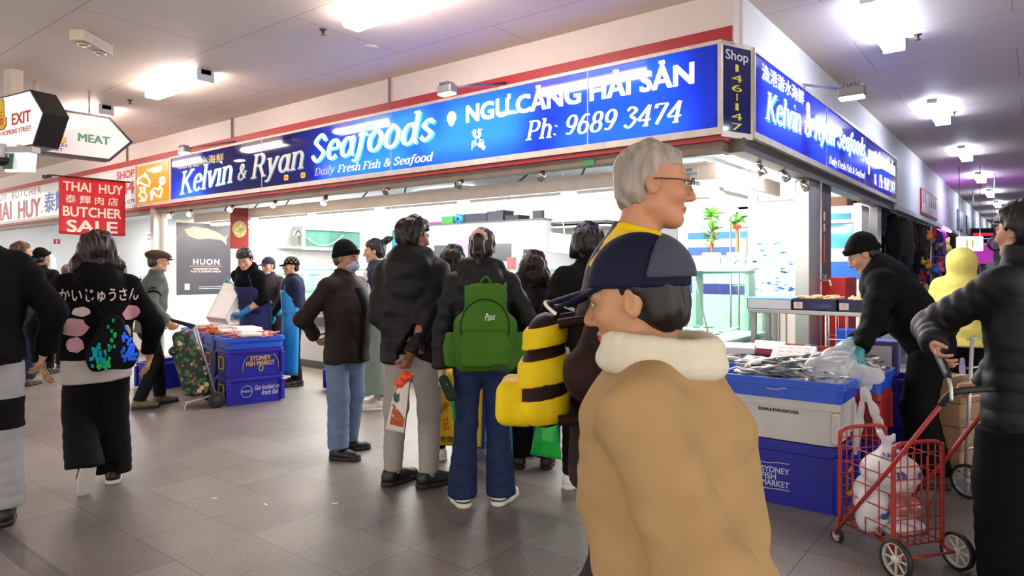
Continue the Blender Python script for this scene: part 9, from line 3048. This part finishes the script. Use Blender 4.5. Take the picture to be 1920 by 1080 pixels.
MB().prism([(-0.35, 0), (0.35, 0), (0.35, 0.3), (-0.1, 0.3)], lambda a, b, t: Vector((t, a, b)), -1.2, 1.2).build('hood', M_steel, hd_)
F = Field(); F.cap((0, 0, 0), (0, 0, 0.55), 0.14, 0.12, 0.03, flat=((0, 1, 0), 0.6)); F.cap((-0.14, 0, 0.5), (-0.22, 0, 0.1), 0.06, 0.06, 0.04); F.cap((0.14, 0, 0.5), (0.22, 0, 0.1), 0.06, 0.06, 0.04)
Pv, Fc = F.mesh(0.012); Pv = Pv + normals(Pv, Fc) * (wobble(Pv, 24, 3) * 0.01)[:, None]
p = hy(96, 505, 1.4)
o = np_mesh('hanging_coat', Pv, Fc, cloth('white_coat', '#eeeeee')); o.location = (p.x, p.y, 1.15)
tag(o, 'white butcher coat hanging in the butcher shop', 'coat')
MB().tube([Vector((0, 0, 0.62)), Vector((0, 0, 1.61))], 0.008, 6).build('hook_rod', M_steel, o)
e = empty('small_sign', 'small red and white fire sign inside the butcher shop', 'sign', hy(108, 453, 1.0), CAMDEG and R(40))
boxo('plate', (-0.09, -0.005, -0.06), (0.06, 0.005, 0.06), M_red, e); boxo('pictogram', (-0.03, -0.008, -0.04), (0.0, -0.005, 0.04), M_paper, e)
MB().tube([(0, 0, 0.06), (0, 0, 2.76 - e.location.z)], 0.006, 6).build('hanger', M_steel, e)

# ================================================================== stalls along the side aisle
M_pel = mat('white_pelmet', '#cfcfd4', 0.5)
structure(boxo('trim_11', (-0.04, 7.02, 2.36), (0.05, 38, 2.44), M_pel))
g = random.Random(12)
def hang(kind, y, x, ztop, L, w_, m, label, group):
 e = empty(kind, label, kind.replace('hanging_', ''), (x, y, ztop), g.uniform(-0.6, 0.6), group)
 MB().tube(bez([(0, 0, 0.0), (0.012, 0, 0.02), (0, 0, 0.04)], 4), 0.004, 5).build('hook', M_steel, e)
 F = Field()
 F.cap((0, 0, -0.06), (0, 0, -L * 0.6), w_ * 0.35, w_ * 0.5, 0.03, flat=((0, 1, 0), 0.45)); F.cap((0, 0, -L * 0.6), (0, 0, -L + w_ * 0.3), w_ * 0.5, w_ * 0.42, 0.03, flat=((0, 1, 0), 0.45))
 Pv, Fc = F.mesh(0.014); Pv = Pv + normals(Pv, Fc) * (wobble(Pv, 20, int(y * 7)) * 0.008)[:, None]
 np_mesh('body', Pv, Fc, m, e)
 return e
darks = [cloth('stall_black', '#17161a'), cloth('stall_brown', '#3a2e28'), cloth('stall_green', '#38443a'), cloth('stall_grey', '#4a484c'), cloth('stall_maroon', '#4a2028')]
rod_ = empty('hanging_rail', 'long steel rail along the stall front carrying the hanging bags', 'rail', (-0.05, 12.0, 2.34))
MB().tube([(0, -4.9, 0), (0, 9, 0)], 0.014, 8).build('rail', M_steel, rod_)
for k in range(9): MB().tube([(0, -4.8 + 1.7 * k, 0), (0, -4.8 + 1.7 * k, 0.05)], 0.008, 6).build('bracket', M_steel, rod_)
for k in range(22):
 y = 7.3 + 0.55 * k
 hang('hanging_bag', y, -0.05, 2.32 - 0.03, g.uniform(0.5, 1.0), g.uniform(0.14, 0.26), darks[k % 5], 'dark bag hanging in the stall row past the blue side sign', 'dark bags hanging along the stall row')
for k in range(16):
 y = 6.6 + 0.12 * k
 e = hang('hanging_belt', y, -0.25, 2.0, 0.75, 0.06, [darks[0], darks[1], cloth('tan_leather', '#8a6a44'), cloth('pale_strap', '#a8a098')][k % 4], 'narrow strap hanging behind the steel post of the stall', 'narrow straps at the stall entrance')
rr = empty('hanging_rail', 'short rail holding the narrow straps behind the stall post', 'rail', (-0.25, 7.5, 2.05)); MB().tube([(0, -1.3, 0), (0, 1.0, 0)], 0.01, 6).build('rail', M_steel, rr); MB().tube([(0, 0.9, 0), (0, 0.9, 0.37)], 0.01, 6).build('bracket', M_steel, rr); MB().tube([(0, -1.2, 0), (0, -1.2, 0.37)], 0.01, 6).build('bracket', M_steel, rr)
cols = ['#2a3fb0', '#c02a3a', '#d8c832', '#2a8a5a', '#8a2a9a', '#e0e0e4', '#1f7ac0', '#d86a9a', '#3a2a6a', '#e08a3a']
tree_ = empty('display_stand', 'upright stand covered in coloured soft toys in the stall row', 'stand', (0.05, 11.3, 0))
MB().tube([(0, 0, 0), (0, 0, 2.3)], 0.02, 8).build('pole', M_steel, tree_); MB().lathe([(0.25, 0), (0.25, 0.02), (0.03, 0.05)], seg=20).build('foot', M_steel, tree_)
def toy(m):
 F = Field(); F.ell((0, 0, 0), (0.075, 0.07, 0.07), None, 0.02); F.ell((0, 0, 0.09), (0.055, 0.052, 0.052), None, 0.02)
 for sx in (-1, 1): F.ell((0.04 * sx, 0, 0.14), (0.02, 0.015, 0.022), None, 0.01); F.ell((0.07 * sx, 0, -0.03), (0.03, 0.025, 0.03), None, 0.015)
 Pv, Fc = F.mesh(0.012)
 return np_mesh('soft_toy', Pv, Fc, m)
protos = [toy(mat('plush_' + c[1:], c, 0.9)) for c in cols]
for k in range(42):
 o = protos[k] if k < len(protos) else copy_tree(protos[k % len(protos)])
 a = g.uniform(0, 6.28); z = 0.9 + 1.25 * (k / 42)
 o.location = (0.05 + 0.16 * math.cos(a * 1.0 + k), 11.3 + 0.2 * math.sin(a + k), z); o.rotation_euler = (0, 0, g.uniform(0, 6.28))
 tag(o, 'coloured soft toy on the upright stand of the stall row', 'toy', 'soft toys on the stall stand')
o = toy(mat('lime_plush', '#a8c832', 0.9)); o.scale = (1.9, 1.9, 1.9); o.location = (0.0, 14.6, 1.9); tag(o, 'large lime green soft toy left of the lit white sign', 'toy')
MB().tube([(0, 0, 0.1), (0, 0, 0.3)], 0.006, 6).build('cord', M_steel, o)
o = MB().box((-0.45, 6.6, 0), (0.05, 9.6, 1.15), bev=0.01).build('stall_counter', mat('grey_counter', '#84848a', 0.5)); tag(o, 'grey stall counter past the side doorway', 'counter')
o = boxo('wall_panel', (-2.08, 6.5, 1.6), (-2.06, 9.5, 2.3), mat('pink_panel', '#d8a0a4', 0.6)); tag(o, 'pink panel high at the back of the first stall', 'panel')
# red-lettered fascia sign
ya, yb3 = hx(1727, 380, 0.02).y, hx(1757, 380, 0.02).y
fs = empty('shop_sign', 'small white sign with red lettering and red frame past the blue side sign', 'sign', (0, (ya + yb3) / 2, 2.5))
z1_ = hx(1727, 352, 0.02).z; z0_ = hx(1727, 400, 0.02).z
boxo('frame', (0.0, -(yb3 - ya) / 2, z0_ - 2.5), (0.03, (yb3 - ya) / 2, z1_ - 2.5), M_red, fs)
boxo('panel', (0.03, -(yb3 - ya) / 2 + 0.04, z0_ - 2.46), (0.034, (yb3 - ya) / 2 - 0.04, z1_ - 2.54), mat('sign_pale', '#e6dcdc', 0.4), fs)
mb = MB()
for k in range(7):
 if k == 2: continue
 y = -(yb3 - ya) / 2 + 0.12 + 0.29 * k * (yb3 - ya) / 2.3
 mb.box((0.034, y, z0_ - 2.5 + 0.22), (0.037, y + 0.17, z0_ - 2.5 + 0.5))
mb.build('red_characters', M_bred, fs)
# lit sign, LED panel, added purple tint light, clock
p = at(1818, 457, 14.0)
ls = empty('hanging_sign', 'glaring white lit sign with yellow strokes hanging over the side aisle', 'sign', p, CAMDEG and R(30))
MB().box((-0.24, -0.05, -0.15), (0.24, 0.05, 0.15), bev=0.02).build('box', mat('lit_white_box', '#ffffff', 0.4, emit=4), ls)
for x in (-0.09, 0.02): boxo('yellow_stroke', (x, -0.054, -0.08), (x + 0.03, -0.05, 0.08), mat('yellow_stroke', '#d8c832', 0.4, emit=0.4), ls)
for x in (-0.2, 0.2): MB().tube([(x, 0, 0.15), (x, 0, CEIL - p.z)], 0.008, 6).build('hanger', M_steel, ls)
p = at(1842, 442, 18.0)
ld = empty('led_sign', 'dark LED sign with a red line behind the glaring white sign', 'sign', p, R(20))
boxo('box', (-0.27, -0.05, -0.2), (0.27, 0.05, 0.2), M_black, ld); boxo('red_line', (-0.23, -0.055, 0.0), (0.23, -0.05, 0.07), mat('led_red', '#e01838', 0.4, emit=1.5), ld); boxo('blue_line', (-0.23, -0.055, -0.09), (0.23, -0.05, -0.07), mat('led_blue', '#7a9af0', 0.4, emit=1.5), ld)
for x in (-0.22, 0.22): MB().tube([(x, 0, 0.2), (x, 0, CEIL - p.z)], 0.01, 6).build('hanger', M_steel, ld)
p = at(1838, 474, 18.5)
o = MB().box((-0.3, -0.04, -0.3), (0.3, 0.04, 0.22), bev=0.01).build('light_panel', mat('magenta_panel', '#b03aa8', 0.4, emit=0.8)); o.location = p; o.rotation_euler = (0, 0, R(20)); tag(o, 'magenta lit panel under the dark LED sign', 'sign')
MB().tube([(0.0, 0.03, -0.3), (0.0, 0.03, -p.z)], 0.02, 6).build('post', M_steel, o)
ne = empty('tint_light', 'purple tube added to tint the ceiling, on the stall fascia near the white sign', 'light', (0.06, 14.2, 2.36))  # tube added to cast a purple tint on the aisle ceiling
MB().tube([(0, -0.7, 0), (0, 0.9, 0)], 0.03, 8).build('tube', mat('purple_tint_glow', '#c050ff', 0.4, emit=60), ne); boxo('mount', (-0.02, -0.7, -0.02), (0.0, 0.9, 0.02), M_fit, ne)
p = at(1865, 457, 15.0)
ck = empty('clock', 'round grey wall clock hanging over the side aisle', 'clock', p, R(40))
Mk = Matrix.Rotation(PI / 2, 4, 'X')
MB().lathe([(0.13, -0.03), (0.155, -0.03), (0.155, 0.03), (0.13, 0.035), (0.13, -0.03)], seg=32, M=Mk).build('rim', M_dsteel, ck)
MB().lathe([(0.13, -0.02), (0.13, 0.022), (0.002, 0.022)], seg=32, M=Mk).build('face', mat('clock_face', '#c8c8cc', 0.4), ck)
for L_, a in ((0.07, 40), (0.1, 200)): MB().tube([(0, -0.026, 0), (L_ * math.sin(R(a)), -0.026, L_ * math.cos(R(a)))], 0.005, 6).build('hand', M_black, ck)
MB().tube([(0, 0, 0.155), (0, 0, CEIL - p.z)], 0.012, 6).build('hanger', M_steel, ck)
for k, (y, lab) in enumerate(((17.5, 'nearer grey projecting shop sign far along the fascia'), (20.5, 'farther grey projecting shop sign along the fascia'))):
 o = boxo('projecting_sign', (0.0, y, 2.55), (0.04, y + 1.6, 3.1), mat('grey_sign', '#6f7488', 0.3, var=0.3, vscale=4)); tag(o, lab, 'sign')
for k, (y, x) in enumerate(((24.0, 0.7), (27.5, 1.2), (30.0, 0.5))):
 o = boxo('stall_block', (x - 0.6, y, 0), (x + 0.1, y + 0.8, 1.3), mat('stall_block_grey', '#8c7f80', 0.6)); tag(o, ('nearest', 'middle', 'farthest')[k] + ' distant display block down the side aisle', 'display')
# blue bins in front of the counter, behind the crowd
for k, (px, py, lab) in enumerate(((925, 850, 'dark blue fish bin on the floor behind the jeans'),)):
 p = G(px, py)
 b0 = make_bin('fish_bin', lab + ', bottom', (p.x, p.y + 0.25, 0), 0.1, 0.62, 0.42, 0.3, M_bin, 'dark blue fish bins behind the crowd')
 b1 = make_bin('fish_bin', lab + ', top', (p.x, p.y + 0.25, 0.302), 0.1, 0.62, 0.42, 0.3, M_bin, 'dark blue fish bins behind the crowd')
# litter on the floor
for k, (px, py, lab) in enumerate(((498, 946, 'small white scrap of paper on the tiles, the larger one'), (402, 934, 'tiny pale scrap on the tiles left of the larger scrap'), (628, 944, 'tiny white crumb on the tiles near the black trainers'))):
 p = G(px, py)
 o = MB().box((-0.018, -0.006, 0), (0.018, 0.006, 0.002)).build('paper_scrap', M_paper); o.location = (p.x, p.y, 0.0); o.rotation_euler = (0, 0, 0.5 * k); tag(o, lab, 'litter')
